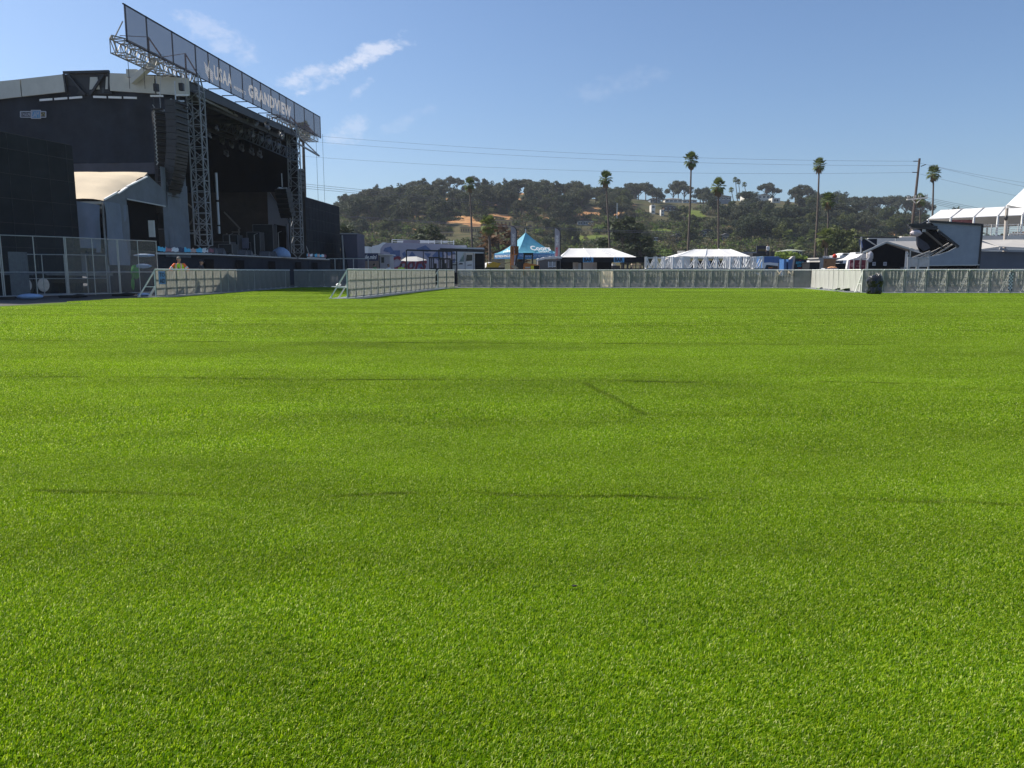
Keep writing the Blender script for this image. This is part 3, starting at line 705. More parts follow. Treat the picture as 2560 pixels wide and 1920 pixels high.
near_tree(993, 572, 140, 'bush', L_dark, 'dark palm-like shrub behind the left end of the striped trailer', .8)
near_tree(1072, 565, 142, 'loose', L_dark, 'dark green tree behind the middle of the striped trailer', 1.5)
near_tree(2110, 540, 165, 'round', L_olive, 'large brownish green tree right of the slim palms', 1.0)
near_tree(2140, 580, 150, 'olive' if False else 'round', L_olive, 'olive tree behind the black square screen', 1.0)
near_tree(2215, 585, 150, 'round', L_bright, 'bright green tree above the black gable tent', 1.1)
near_tree(2260, 575, 155, 'round', L_bright, 'bright green tree left of the torn stage canopy', 1.2)
near_tree(2090, 640, 130, 'bush', L_bright, 'low bright bush behind the stalls', 1.2, cat='bush', name='bush')
near_tree(1960, 610, 140, 'bush', L_bright, 'green bush behind the person on the platform', 1.3, cat='bush', name='bush')
# ------------------------------------------------------------ crowd barriers
perf = mat('perforated_steel', (.36, .36, .32), .5, .18, 3, metal=.1, transl=.52, alpha=.46, vscale=(1, 1, .35))
solid = mat('barrier_sheet', (.50, .50, .46), .5, .22, 2.5, metal=.3, vscale=(1, 1, .25))
frame_m = mat('barrier_frame', (.72, .74, .68), .5, .15, 6, metal=.0)
plate_m = mat('tread_plate', (.26, .27, .28), .45, .25, 5, metal=.4, bump=.4)
beige_m = mat('beige_sheet', (.90, .82, .70), .7, .04, 2, transl=.75)
BW = 1.08
def barrier_proto(pm, label):
    r = thing('crowd_barrier', label, 'barrier')
    w = BW / 2 - .012
    MB().box(-w, w, -.006, .006, .06, 1.13).build('panel', pm, r)
    b = MB()
    b.bar((-w, 0, 1.17), (w, 0, 1.17), .07, .06, 8)
    for x in (-w + .03, w - .03): b.box(x - .03, x + .03, .009, .055, .02, 1.14)
    for x in (-w / 3, w / 3): b.box(x - .016, x + .016, .009, .045, .42 if x < 0 else .06, 1.12)
    b.box(-.014, .014, .009, .040, .43, 1.12)
    for z in (.42, .78): b.box(-w + .061, w - .061, .047, .075, z - .025, z + .025)
    b.box(-w + .061, w - .061, .012, .05, .065, .105)
    b.build('frame', frame_m, r)
    MB().box(-w, w, -.62, -.0075, .008, .028).build('base_plate', plate_m, r)
    MB().box(-w, w, .060, .82, .008, .024).build('rear_plate', plate_m, r)
    for x in (-w + .03, w - .03):
        b = MB(); b.bar((x, .06, 1.08), (x, .74, .05), .045, .045); b.bar((x, .0775, .45), (x, .48, .45), .03); b.box(x - .06, x + .06, .70, .78, .026, .06); b.build('brace', frame_m, r)
    return r
bp1 = barrier_proto(perf, 'x'); bp2 = barrier_proto(solid, 'x'); bp3 = barrier_proto(beige_m, 'x')
CHP = protokids(None)
def run(a, b_, label, group, pr=None, face_right=True, last=None):
    a = Vector((*a, 0)); b2 = Vector((*b_, 0)); d = (b2 - a); n = max(1, round(d.length / BW)); ang = math.atan2(d.y, d.x); out = []
    for i in range(n):
        c = a + d * ((i + .5) / n)
        o = dup(pr or bp1, c, ang + R(U(-1.4, 1.4)), label, group, (d.length / n / BW, 1, 1), CHP); o.name = 'crowd_barrier'; out.append(o)
    return out
lb = run((-14.95, 32.7), (-15.15, 53.3), 'perforated steel crowd barrier in the row running away in front of the stage', 'barriers in the row in front of the stage')
o = lb[0]; o['label'] = 'first crowd barrier of the stage row, with a blue sticker on it'; del o['group']
lb2 = run((-15.05, 53.9), (-6.9, 54.7), 'bluish shaded crowd barrier in the short cross row before the stage', 'barriers in the short cross row', None)
# crowd face of these looks towards the field
nb = run((-6.5, 30.9), (-4.75, 48.6), 'perforated steel crowd barrier in the row running away through the middle of the field', 'barriers in the middle row')
nb[0]['label'] = 'first crowd barrier of the middle row, with a white helmet on its brace'; del nb[0]['group']
run((-4.65, 49.0), (-3.75, 51.2), 'perforated steel crowd barrier at the bend between middle and far row', 'barriers at the far left bend')  # same perforated sheet as the middle and far rows
fa, fb = (-3.6, 51.55), (5.15, 51.3)
run(fa, fb, 'green grey perforated crowd barrier in the far row left of the beige gate', 'far row barriers left of the gate')
g_ = run((5.78, 51.28), (6.65, 51.25), 'beige gate panel set into the far barrier row', None, bp3)[0]
if 'group' in g_: del g_['group']
g2 = run((5.15, 51.3), (5.78, 51.28), 'narrow grey filler barrier left of the beige gate', None)[0]
run((6.65, 51.25), (18.3, 50.7), 'green grey perforated crowd barrier in the far row right of the beige gate', 'far row barriers right of the gate')
run((18.3, 50.7), (19.25, 50.3), 'last barrier of the far row, with cut out letters', None)
rc = run((19.25, 50.2), (17.85, 39.9), 'bare sunlit metal barrier in the row turning towards the field at the right', 'sunlit barriers turning towards the field', bp2)
run((17.8, 39.7), (33, 39.7), 'perforated crowd barrier with visible braces in the near right row', 'barriers in the near right row')
for r in (bp1, bp2, bp3): delete_tree(r)
# sticker and cap on barriers
st = thing('sticker', 'blue sticker with dark print on the first barrier of the stage row', 'sticker', (-14.9, 33.0, .6))
MB().box(-14.94, -14.925, 33.0, 33.62, .55, 1.10).build('backing', mat('sticker_blue', (.10, .26, .52), .5, .1, 4), st)
for i, s in enumerate(('TO', 'AID')): txt(s, (-14.922, 33.06, .86 - .26 * i), (0, .5, 0), (0, 0, .18), inkblack, st, thick=.004, bold=.02)
c = MB(); c.ball((-6.95, 31.25, .56), .09, 10, 6, (1.2, 1.2, .7)); c.box(-7.2, -6.6, 31.05, 31.3, .47, .50); tag(c.build('helmet', white, None, loc=(-6.9, 31.2, .47)), 'white helmet lying on the brace of the first middle barrier', 'helmet')
for (cx, cy, s) in ((18.4, 43.8, .45), (18.0, 42.0, .6), (19.1, 47.6, .5)):
    b = MB(); n_ = 8
    for i in range(n_ + 1):
        for j in range(5):
            b.v.append((cx - s + 2 * s * i / n_, cy - s * .5 + s * j / 4 + U(-.04, .04), .02 + .16 * math.sin(i / n_ * 3.1) * (1 - j / 5) + U(0, .03)))
    b.f = [(i * 5 + j, (i + 1) * 5 + j, (i + 1) * 5 + j + 1, i * 5 + j + 1) for i in range(n_) for j in range(4)]
    tag(b.build('turf_offcut', mat('turf_offcut', (.10, .20, .02), .95, .3, 8), None, loc=(cx, cy, 0)), {43.8: 'curled middle scrap of green turf by the sunlit barriers', 42.0: 'largest folded scrap of green turf by the sunlit barriers', 47.6: 'flat scrap of green turf at the far corner of the barriers'}[cy], 'turf scrap')
# cut out figures in the perforated sheets
for k, (px, ch) in enumerate(((1975, 'N'), (1947, 'X'))):
    p = P(px, 692, 50.72); t_ = txt(ch, (p.x - .18, 50.62, .78), (.34, 0, 0), (0, 0, .34), beige_m, None, 'barrier_letter', .006, .01)
    tag(t_, 'pale letter %s on the far barrier row near its right end' % ch, 'letter')
ck = thing('checker_strip', 'black and white checkered strip stuck on the near right barrier row', 'sticker', (25, 39.6, .6))
b = MB(); b2 = MB(); xx = X(2527, 39.6)
for i in range(3):
    for j in range(10): (b if (i + j) % 2 else b2).box(xx + i * .07, xx + i * .07 + .069, 39.672, 39.680, .14 + j * .085, .14 + j * .085 + .084)
b.build('white_squares', white, ck); b2.build('black_squares', inkblack, ck)
bag = MB(); bc = G(2175, 735); rr = random.Random(3)
prof = [(0, .30), (.07, .36), (.18, .37), (.34, .33), (.48, .36), (.62, .40), (.76, .34), (.86, .22), (.88, .08)]
nv = 22
for z, r in prof:
    for i in range(nv):
        a = 6.2832 * i / nv; q = r * (1 + .10 * math.sin(a * 5 + z * 9) + rr.uniform(-.06, .06)); bag.v.append((bc.x + math.cos(a) * q * .95, bc.y - .45 + math.sin(a) * q * .8, z * 1.02 + rr.uniform(-.02, .02) + (.10 if z > .7 and math.cos(a) > .2 else 0)))
bag.f = [(j * nv + i, j * nv + (i + 1) % nv, (j + 1) * nv + (i + 1) % nv, (j + 1) * nv + i) for j in range(len(prof) - 1) for i in range(nv)] + [tuple(range((len(prof) - 1) * nv, len(prof) * nv))]
tag(bag.build('trash_bag', plastic, None, loc=(bc.x, bc.y - .4, 0)), 'full black rubbish bag standing against the near right barriers', 'rubbish bag')

# ------------------------------------------------------------ stage
SR = thing('stage', 'big black roofed concert stage with grey truss towers', 'stage', tuple(S(14, 6, 0)))
s0, s1, tb_ = 5.6, 24.0, 16.5
RM = toS(WP(219, 200, 5.6))[1]; RZ = lambda t: 12.3 + .5 * (1 - max(abs(t - RM) - 1.6, 0) / 6.0)
# roof
b = MB()
for ta, tb2 in ((.2, RM), (RM, tb_)):
    b.slab([S(s0, ta, RZ(ta) - .25), S(s1, ta, RZ(ta) - .25), S(s1, tb2, RZ(tb2) - .25), S(s0, tb2, RZ(tb2) - .25)], (0, 0, .25))
b.build('roof', mat('roof_black', (.03, .03, .034), .7, .2, 1), SR)
tf = lambda px: toS(WP(px, 200, s0))[1]
for ta, tb2 in ((tf(474), tf(392)), (tf(388), tf(277)), (tf(163), tf(56)), (tf(53), tf(-60))):
    b = MB(); za, zb = RZ(ta) - .12, RZ(tb2) - .12
    b.slab([S(s0 - .06, ta, za - 1.0), S(s0 - .06, tb2, zb - 1.0), S(s0 - .06, tb2, zb), S(s0 - .06, ta, za)], FU * -.08)
    b.build('roof_fascia', cream, SR)
b = MB(); ra, rb = tf(277), tf(163); zz = RZ(RM)
b.slab([S(s0 + .02, ra, zz - 1.25), S(s0 + .02, rb, zz - 1.25), S(s0 + .02, rb, zz - .1), S(s0 + .02, ra, zz - .1)], FU * .1)
for a_, c_ in ((-1.1, -.15), (1.1, .15)): b.bar(S(s0 - .1, RM + a_, zz - .2), S(s0 - .1, RM + c_, zz - 1.35), .13)
b.bar(S(s0 - .1, ra, zz - .02), S(s0 - .1, rb, zz - .02), .14); b.bar(S(s0 - .1, ra, zz - .1), S(s0 - .1, ra + .1, zz - 1.15), .10); b.bar(S(s0 - .1, rb, zz - .1), S(s0 - .1, rb - .1, zz - 1.15), .10)
b.build('ridge_frame', blackmetal, SR)
for a_, c_ in ((-.75, -.1), (-1.45, -1.1)):
    b = MB(); b.slab([S(s0 - .02, RM + a_, zz - 1.0), S(s0 - .02, RM + c_, zz - 1.0), S(s0 - .02, RM + c_ - .1, zz - .3), S(s0 - .02, RM + a_ + .1, zz - .3)], FU * -.03); b.build('ridge_panel', cream, SR)
for k in range(3):
    for sg in (-1, 1):
        b = MB(); a_ = RM + sg * (.35 + k * .95); z = zz - 1.5 - .04 * k
        b.slab([S(s0 - .1, a_, z), S(s0 - .1, a_ + sg * .82, z - .04), S(s0 - .1, a_ + sg * .82, z + .08), S(s0 - .1, a_, z + .12)], FU * -.03); b.build('light_strip', white, SR)
# side skirts with soft folds
def cloth(A, Uv, Vv, nu, nv, amp, m, name, parent, seed=0, freq=9, thick=None):
    b = MB(); A = Vector(A); Uv = Vector(Uv); Vv = Vector(Vv); nn = Uv.cross(Vv).normalized()
    for j in range(nv + 1):
        for i in range(nu + 1):
            u, v = i / nu, j / nv
            w = amp * (noise.noise(Vector((u * freq + seed, v * 1.2, seed))) + .5 * noise.noise(Vector((u * freq * 2.3, v * 3, seed + 4))))
            b.v.append(tuple(A + Uv * u + Vv * v + nn * w))
    b.f = [(j * (nu + 1) + i, j * (nu + 1) + i + 1, (j + 1) * (nu + 1) + i + 1, (j + 1) * (nu + 1) + i) for j in range(nv) for i in range(nu)]
    return b.build(name, m, parent, smooth=True)
cloth(S(s0 + .12, .5, 7.55), FN * 16, Vector((0, 0, 4.45)), 110, 14, .26, blackmesh, 'side_skirt', SR, 2)
cloth(S(s0 + .12, .5, 6.9), FN * 16, Vector((0, 0, .66)), 60, 3, .10, mat('skirt_hem', (.085, .082, .095), .9, .2, 1), 'skirt_hem', SR, 3)
cloth(S(s1 - .3, 0, 7.6), FN * 16.5, Vector((0, 0, 5.0)), 60, 10, .15, intblack, 'far_side_skirt', SR, 5)
cloth(S(s0 - 4, tb_, 1.6), FU * 27, Vector((0, 0, 10.6)), 60, 10, .2, intblack, 'rear_backdrop', SR, 7)
cloth(S(s0 + .14, 6.5, 2.2), FN * 10, Vector((0, 0, 5.4)), 30, 6, .15, intblack, 'side_drape', SR, 8)
# roof steelwork
b = MB()
for s_ in np.linspace(s0 + 1, s1 - 1, 6): b.bar(S(s_, .4, 11.9), S(s_, 16, 11.9), .12, .3)
for t_ in (.8, 5, 10, 15): b.bar(S(s0, t_, 11.75), S(s1, t_, 11.75), .14, .3)
b.build('roof_beams', mat('roof_steel', (.05, .055, .06), .5, .2, 4), SR)
b = MB(); b.slab([S(s0 + .3, 0, 11.75), S(s1, 0, 11.95), S(s1, 0, 12.25), S(s0 + .3, 0, 12.25)], FN * .2); b.build('roof_edge', blackmetal, SR)
# deck
b = MB(); b.slab([S(-4, .35, 2.05), S(32, .35, 2.05), S(32, 16, 2.05), S(-4, 16, 2.05)], (0, 0, .16)); b.build('deck', mat('stage_deck', (.02, .02, .022), .6, .2, 2), SR)
b = MB(); b.bar(S(5.5, .26, 2.17), S(31.5, .26, 2.17), .05, .07); b.build('deck_edge', alu, SR)
cloth(S(-4, .38, 0), FU * 36, Vector((0, 0, 2.04)), 120, 5, .08, blackmesh, 'deck_skirt', SR, 11, 22)
b = MB()
for s_ in (7.5, 12, 17.5, 23, 27): b.slab([S(s_, .24, .1), S(s_ + 1.2, .24, .1), S(s_ + 1.2, .24, 1.85), S(s_, .24, 1.85)], FN * .02)
b.build('skirt_opening', intblack, SR)
# towers
def tower(p0, p1, w, bays, nm='truss_tower'):
    b = MB(); b.truss(p0, p1, w, w, bays, .07, .04, up=(1, 0, 0)); b.bar(Vector(p0) + Vector((w * .5, 0, 0)), Vector(p0) + Vector((0, 0, -.45)), .07); b.bar(Vector(p0) - Vector((w * .5, 0, 0)), Vector(p0) + Vector((0, 0, -.45)), .07); return b.build(nm, towerm, SR)
tt = P(487, 215, 49.2); tower((tt.x, 49.2, 2.7), (tt.x, 49.2, 11.9), .78, 14)
t2 = P(735, 400, 65.2); tower((t2.x, 65.2, 2.6), (t2.x, 65.2, 12.0), .8, 14)
b = MB()
for dx_, dy_ in ((-.39, -.39), (.39, -.39), (.39, .39), (-.39, .39)):
    b.bar((tt.x + dx_, 49.2 + dy_, 11.9), (tt.x + .15 + dx_ * .3, 49.2 + dy_ * .3, 12.9), .07)
    b.bar((t2.x + dx_, 65.2 + dy_, 12.0), (t2.x + .15 + dx_ * .3, 65.2 + dy_ * .3, 12.9), .07)
b.bar((tt.x, 49.2, 11.7), S(14, .6, 11.8), .12); b.bar((tt.x, 49.2, 12.5), S(12.5, .6, 11.9), .1); b.bar((tt.x, 49.2, 12.0), S(13, .5, 12.0), .08)
b.bar((t2.x, 65.2, 11.6), S(29.5, .2, 11.3), .12); b.bar((t2.x, 65.2, 12.4), S(29.3, .2, 11.35), .08)
b.build('tower_head', towerm, SR)
# header trusses that carry the banner
htz = 12.75
TR_ = mat('header_truss_metal', (.34, .33, .31), .45, .12, 8, metal=.4)
hs0 = toS(FP(288, 100, .85))[0]
b = MB(); b.truss(S(hs0, .75, htz), S(8.0, .75, htz), .8, .7, 16, .055, .035); b.bar(S(hs0, .35, htz + .35), S(hs0 - .45, .75, htz + .38), .06); b.bar(S(hs0, 1.15, htz + .35), S(hs0 - .45, .75, htz + .38), .06); b.bar(S(hs0, .75, htz - .35), S(hs0 - .45, .75, htz + .38), .06)
b.bar(S(hs0, .9, htz + .36), S(0, .1, htz + 1.05), .045); b.build('header_truss', TR_, SR)
b = MB(); b.truss(S(20.5, .75, htz + .1), S(29.8, .75, htz + .1), .8, .6, 18, .055, .035); b.build('header_truss', TR_, SR)
b = MB()
for k in range(7): s_ = 8.6 + k * 1.95; b.bar(S(s_, .02, 12.83), S(s_, .9, 12.83), .05); b.bar(S(s_, .9, 12.83), S(s_, .9, 12.35), .05)
b.build('banner_bracket', blackmetal, SR)
b = MB(); b.bar(P(330, 205, 47.4), P(392, 150, 47.0), .35, .3); b.box(*[v for v in (P(318, 190, 47.4).x, P(345, 190, 47.4).x, 47.3, 47.9, P(1, 190, 47.5).z - .1, P(1, 175, 47.5).z)]); b.build('roof_jack', cream, SR)
# logo on the skirt
def wpt(px, py): return WP(px, py, s0 - .12)
lg = MB(); q = [wpt(52, 279), wpt(116, 279), wpt(116, 293), wpt(52, 293)]
lg.slab([wpt(79, 276), wpt(102, 276), wpt(102, 296), wpt(79, 296)], FU * .02); lg.build('logo_block', mat('logo_blue', (.08, .28, .52), .6, .1, 3), SR)
lg = MB()
for a_, c_ in (((52, 279), (79, 279)), ((52, 293), (79, 293)), ((52, 279), (52, 293)), ((102, 279), (115, 279)), ((102, 293), (115, 293)), ((115, 279), (115, 293)), ((79, 276), (102, 276)), ((79, 296), (102, 296)), ((79, 276), (79, 296)), ((102, 276), (102, 296))):
    lg.bar(wpt(*a_) - FU * .02, wpt(*c_) - FU * .02, .045)
lg.build('logo_frame', mat('logo_silver', (.42, .45, .52), .5, .1, 3), SR)
def wtxt(s, xa, ya, xb, yb, m, nm='logo_lettering', bold=0):
    A = wpt(xa, yb) - FU * .05; txt(s, A, wpt(xb, yb) - FU * .05 - A, wpt(xa, ya) - FU * .05 - A, m, SR, nm, .01, bold)
wtxt('STAGELINE', 54, 282, 78, 290, MATS['logo_silver']); wtxt('SAM', 82, 278, 99, 294, MATS['logo_silver']); wtxt('575', 103, 282, 114, 290, mat('logo_gold', (.50, .42, .20), .5, .1, 3))

# banner: its own thing
BN = thing('stage_banner', 'long grey mesh banner with white lettering above the stage front', 'banner', tuple(S(14, 0, 12.85)))
BZ0, BZ1 = 12.86, 14.66
b = MB(); b.quad(S(0, 0, BZ0), S(29.6, 0, BZ0), S(29.6, 0, BZ1), S(0, 0, BZ1)); b.build('mesh_sheet', bannergrey, BN)
b = MB()
sp = []
for px in (315, 368, 432, 490, 522, 549, 577, 607, 632, 653, 679, 700, 717, 737, 762, 786, 804):
    yy = 12 + (px - 315) * .58; s_, _, z = toS(FP(px, yy + 30)); sp.append(min(max(s_, 0), 29.6))
for s_ in sp: b.bar(S(s_, .03, BZ0 - .05), S(s_, .03, BZ1 + .04), .06)
b.bar(S(0, .03, BZ1), S(29.6, .03, BZ1), .06); b.bar(S(0, .03, BZ0), S(29.6, .03, BZ0), .05)
b.build('frame', mat('banner_frame', (.015, .018, .025), .6, .1, 3), BN)
b = MB()
for s_, h in ((3.5, 1.3), (7.6, 1.5), (24.5, 1.0), (28, 1.1)):
    b.bar(S(s_, .1, BZ0 + .2), S(s_ + .4, 1.0, BZ0 + h), .06); b.bar(S(s_ + .4, 1.0, BZ0), S(s_ + .4, 1.0, BZ0 + h), .08); b.bar(S(s_ + .9, .3, BZ0), S(s_ + .4, 1.0, BZ0 + h), .05); b.bar(S(s_ - 3, .6, BZ0 + .4), S(s_ + .4, 1.0, BZ0 + h), .035)
b.build('rear_strut', rust, BN)
def btxt(s, xa, ya, ya2, xb, nm='lettering', bold=.02, shear=0):
    sa, _, zt = toS(FP(xa, ya)); _, _, zb = toS(FP(xa, ya2)); sb, _, _ = toS(FP(xb, 250)) ; sb = toS(FP(xb, ya + (xb - xa) * .6))[0]
    A = S(sa, -.03, zb); txt(s, A, FU * (sb - sa), Vector((0, 0, zt - zb)), bwhite, BN, nm, -.01, bold, flat=True)
btxt('USAA', 533, 162, 197, 578, bold=.028); btxt('PRESENTS', 583.5, 214, 222, 613.5, bold=.02); btxt('GRANDVIEW', 619, 208, 240, 726.5, bold=.045)
# striped wing emblem left of the letters
b = MB(); sa, _, zt = toS(FP(509, 147)); sb = toS(FP(532, 180))[0]; L_ = sb - sa; zt -= .05
for k in range(5):
    z = zt - .12 - k * .13; b.quad(*[S(sa + .03 * k, -.03, z), S(sa + L_ * .44, -.03, z - .30), S(sa + L_ * .44, -.03, z - .38), S(sa + .03 * k, -.03, z - .09)])
    z = zt - .28 - k * .13; b.quad(*[S(sa + L_ * .56, -.03, z - .02), S(sa + L_ * (.98 - .02 * k), -.03, z - .24), S(sa + L_ * (.98 - .02 * k), -.03, z - .33), S(sa + L_ * .56, -.03, z - .11)])
b.quad(*[S(sa + L_ * .36, -.03, zt - .55), S(sa + L_ * .46, -.03, zt - .6), S(sa + L_ * .66, -.03, zt + .12), S(sa + L_ * .54, -.03, zt + .1)])
b.build('emblem', bwhite, BN)

# hanging loudspeaker arrays
def line_array(top, n, dirx, w, label, cat='loudspeaker array', tilt=0.0, curve=.09, dz=.36, dep=.6):
    top = Vector(top); r = thing('line_array', label, cat, tuple(top)); ang = tilt; p = top.copy(); d = Vector(dirx).normalized(); side = Vector((-d.y, d.x, 0))
    b = MB(); b.bar(p + side * w * .4, p - side * w * .4, .08); b.bar(p + d * .5, p - d * .5, .08); b.bar(p + Vector((0, 0, .1)), p + Vector((0, 0, 1.1)), .05); b.build('flying_frame', alu, r)
    for i in range(n):
        f = d * math.cos(ang) - Vector((0, 0, math.sin(ang))); dn = -Vector((0, 0, math.cos(ang))) - d * math.sin(ang)
        q = p + dn * dz; c = MB()
        c.hexa([q + side * w / 2 - f * dep / 2, q - side * w / 2 - f * dep / 2, q - side * w / 2 + f * dep / 2, q + side * w / 2 + f * dep / 2, p + dn * .02 + side * w / 2 - f * dep / 2, p + dn * .02 - side * w / 2 - f * dep / 2, p + dn * .02 - side * w / 2 + f * dep / 2, p + dn * .02 + side * w / 2 + f * dep / 2])
        c.build('cabinet', blackmetal, r)
        g = MB(); m_ = (p + q) / 2 + f * (dep / 2 + .004)
        g.bar(m_ + side * w * .46, m_ - side * w * .46, dz * .7, .01); g.build('grille', intblack, r)
        p = q; ang += curve * (i / n) * 2
    return r
pa1 = P(440, 262, 45.6); line_array((pa1.x, 45.6, 10.6), 16, (1, -.15, 0), 1.25, 'main loudspeaker array hanging left of the near truss tower', curve=.045)
pa2 = P(744, 392, 68.0); line_array((pa2.x + .2, 67.2, 9.6), 13, (1, -.1, 0), 1.2, 'main loudspeaker array hanging beside the far truss tower', curve=.11)
pa3 = P(706, 478, 60); line_array((pa3.x, 60, 7.3), 6, (-.3, -1, 0), 1.0, 'small loudspeaker array hanging low behind the far truss tower', tilt=.25, curve=.06)
pa4 = P(403, 250, 47); line_array((pa4.x, 46.9, 10.3), 14, (.6, -.7, 0), .9, 'side loudspeaker array hanging close to the side skirt', curve=.02)
c = MB(); a_ = P(384, 262, 45.2); z0_ = P(384, 405, 45.2).z
for k in range(30): z = a_.z + (z0_ - a_.z) * k / 29; c.bar((a_.x + (.05 if k % 2 else -.05), 45.2, z), (a_.x + (-.05 if k % 2 else .05), 45.2, z - .16), .05, .03)
tag(c.build('hanging_cable', mat('grey_cable', (.45, .45, .44), .6, .2, 5), None, loc=(a_.x, 45.2, z0_)), 'coiled grey cable chain hanging left of the main loudspeaker array', 'cable')
for px, py, D in ((392, 240, 45.2), (455, 238, 46)):
    q = P(px, py, D); r = thing('chain_hoist', 'chain hoist with a white bar, %s one above the loudspeaker arrays' % ('left' if px < 400 else 'right'), 'hoist', tuple(q))
    b = MB(); b.bar(q - Vector((.35, 0, 0)), q + Vector((.35, 0, 0)), .09); b.build('spreader_bar', white, r)
    b = MB(); b.box(q.x - .12, q.x + .12, D - .12, D + .12, q.z + .25, q.z + .65); b.box(q.x - .3, q.x + .25, D - .2, D + .2, q.z - .75, q.z - .68); b.bar(q + Vector((-.2, 0, 0)), q + Vector((-.2, 0, -.7)), .04); b.bar(q + Vector((.2, 0, 0)), q + Vector((.2, 0, -.7)), .04); b.build('motor', blackmetal, r)
    b = MB(); b.bar(q + Vector((0, 0, .6)), (q.x + .1, D, 12.4), .03); b.bar(q + Vector((.2, 0, 0)), (q.x + .3, D, 12.4), .02); b.build('chain', galv, r)
for k, (xa, ya, ta, yb) in enumerate(((317, 110, .8, 222), (357, 135, .9, 222), (790, 345, .4, 505), (806, 335, .5, 512), (722, 340, .6, 420))):
    a_ = FP(xa, ya, ta); b = MB(); b.bar(a_, (a_.x, a_.y, P(xa, yb, a_.y).z), .022)
    tag(b.build('hanging_rope', blackmetal, None, loc=tuple(a_)), ['thin rope hanging from the near tip of the header truss', 'second rope hanging from the near header truss', 'thin rope hanging from the far header truss end', 'outermost rope hanging from the far tip of the banner', 'rope hanging beside the far truss tower'][k], 'rope')
# lighting truss and lamps 
LT = thing('lighting_truss', 'long dark truss hanging across the stage roof with lamps', 'truss', tuple(S(15, 4, 9)))
A = FP(557, 312, 4.0); Bp = FP(738, 390, 1.8)
zt_ = 9.6
A = P(557, 312, 62); Bp = P(740, 391, 61)
b = MB(); b.truss(A, Bp, .6, .7, 22, .06, .035); b.build('chords', mat('truss_dark', (.12, .14, .18), .5, .2, 5), LT)
b = MB()
for f in (.05, .5, .95): q = A.lerp(Bp, f); b.bar(q, (q.x, q.y, 12), .03)
b.build('chain', blackmetal, LT)
lampg = mat('lamp_grey', (.19, .19, .20), .5, .15, 8); lampw = mat('lamp_lens', (.22, .23, .26), .15, .05, 3)
def lamp_proto():
    r = thing('stage_light', 'x', 'stage light')
    b = MB(); b.box(-.18, .18, -.15, .15, -.14, 0); b.bar((0, 0, 0), (0, 0, .3), .05); b.build('base', blackmetal, r)
    b = MB(); b.box(-.22, -.17, -.08, .08, -.5, -.12); b.box(.17, .22, -.08, .08, -.5, -.12); b.build('yoke', lampg, r)
    b = MB(); b.tube([(-.02, .22, -.28), (0, 0, -.45), (.03, -.3, -.62)], [.13, .16, .14], 10); b.build('head', lampg, r)
    b = MB(); b.tube([(.03, -.3, -.62), (.032, -.315, -.628)], [.125, .125], 10); b.build('lens', lampw, r); return r
lp = lamp_proto(); CHP = protokids(None)
for grp, lab, D, LL, s_ in (('lamps on the lighting truss', 'grey moving lamp hanging above the long lighting truss', 60, [(570, 293), (599, 309), (627, 320), (652, 331), (671, 338), (695, 349)], .95),
                      ('lamps under the lighting truss', 'dim lamp hanging in the dark below the lighting truss', 63, [(555, 343), (579, 353), (603, 361), (628, 370), (648, 377), (565, 374), (590, 332), (700, 330)], .8),
                      ('lamps under the roof front', 'faint lamp hanging just under the front roof beams', 58, [(565, 258), (614, 284), (667, 305), (704, 325), (540, 262), (640, 296)], .8)):
    for px, py in LL:
        q = P(px, py, D + U(-.5, .5)); dup(lp, q, U(-.4, .4) + .6, lab, grp, s_, CHP).name = 'stage_light'
q = P(510, 300, 52.5)
for px, py in ((519, 331), (523, 333), (541, 314), (504, 299), (512, 314)):
    q = P(px, py, 53); dup(lp, q, 1.2, 'small bright lamp right of the near truss tower', 'small bright lamps by the near tower', .45, CHP).name = 'stage_light'
delete_tree(lp)
a_ = P(540, 432, 55); b2 = P(547, 584, 55); b = MB(); xx = a_.x
for z1_, z2_ in ((a_.z, 6.0), (5.85, 4.3), (4.2, P(547, 584, 55).z)): b.bar((xx, 55, z1_), (xx, 55, z2_), .17, .17, 8)
tag(b.build('light_tube', mat('tube_grey', (.55, .57, .6), .4, .05, 4), None, loc=(xx, 55, 3.6)), 'pale vertical light tube hanging in the stage opening', 'light tube')
# things standing on the deck
def wedge(px, py, D, label, group=None):
    q = P(px, py, D); q.z = 2.215; r = thing('floor_monitor', label, 'floor monitor', tuple(q), group)
    b = MB(); w, d, h = .36, .55, .42; x, y, z = q
    b.add([(x - w, y - .3, z), (x + w, y - .3, z), (x + w, y + .3, z), (x - w, y + .3, z), (x - w, y - .12, z + h), (x + w, y - .12, z + h), (x + w, y + .3, z + .12), (x - w, y + .3, z + .12)], [(3, 2, 1, 0), (4, 5, 6, 7), (0, 1, 5, 4), (1, 2, 6, 5), (2, 3, 7, 6), (3, 0, 4, 7)]); b.build('body', mat('monitor_grey', (.09, .095, .11), .6, .2, 4), r)
    g = MB(); g.add([(x - w + .04, y - .305, z + .05), (x + w - .04, y - .305, z + .05), (x + w - .04, y - .15, z + h - .05), (x - w + .04, y - .15, z + h - .05)], [(0, 1, 2, 3)]); g.build('grille', mat('grille_grey', (.14, .145, .165), .7, .3, 14), r)
for px, py, D, lab in ((527, 625, 51.5, 'leftmost grey floor monitor on the stage edge'), (548, 626, 52.7, 'second grey floor monitor from the left on the stage edge'), (604, 630, 56.5, 'third floor monitor, left one of the middle pair'), (618, 630, 57.5, 'fourth floor monitor, right one of the middle pair'), (662, 632, 60.5, 'fifth floor monitor near the pale blue tarp'), (679, 633, 61.5, 'last floor monitor touching the pale blue tarp')): wedge(px, py, D, lab)
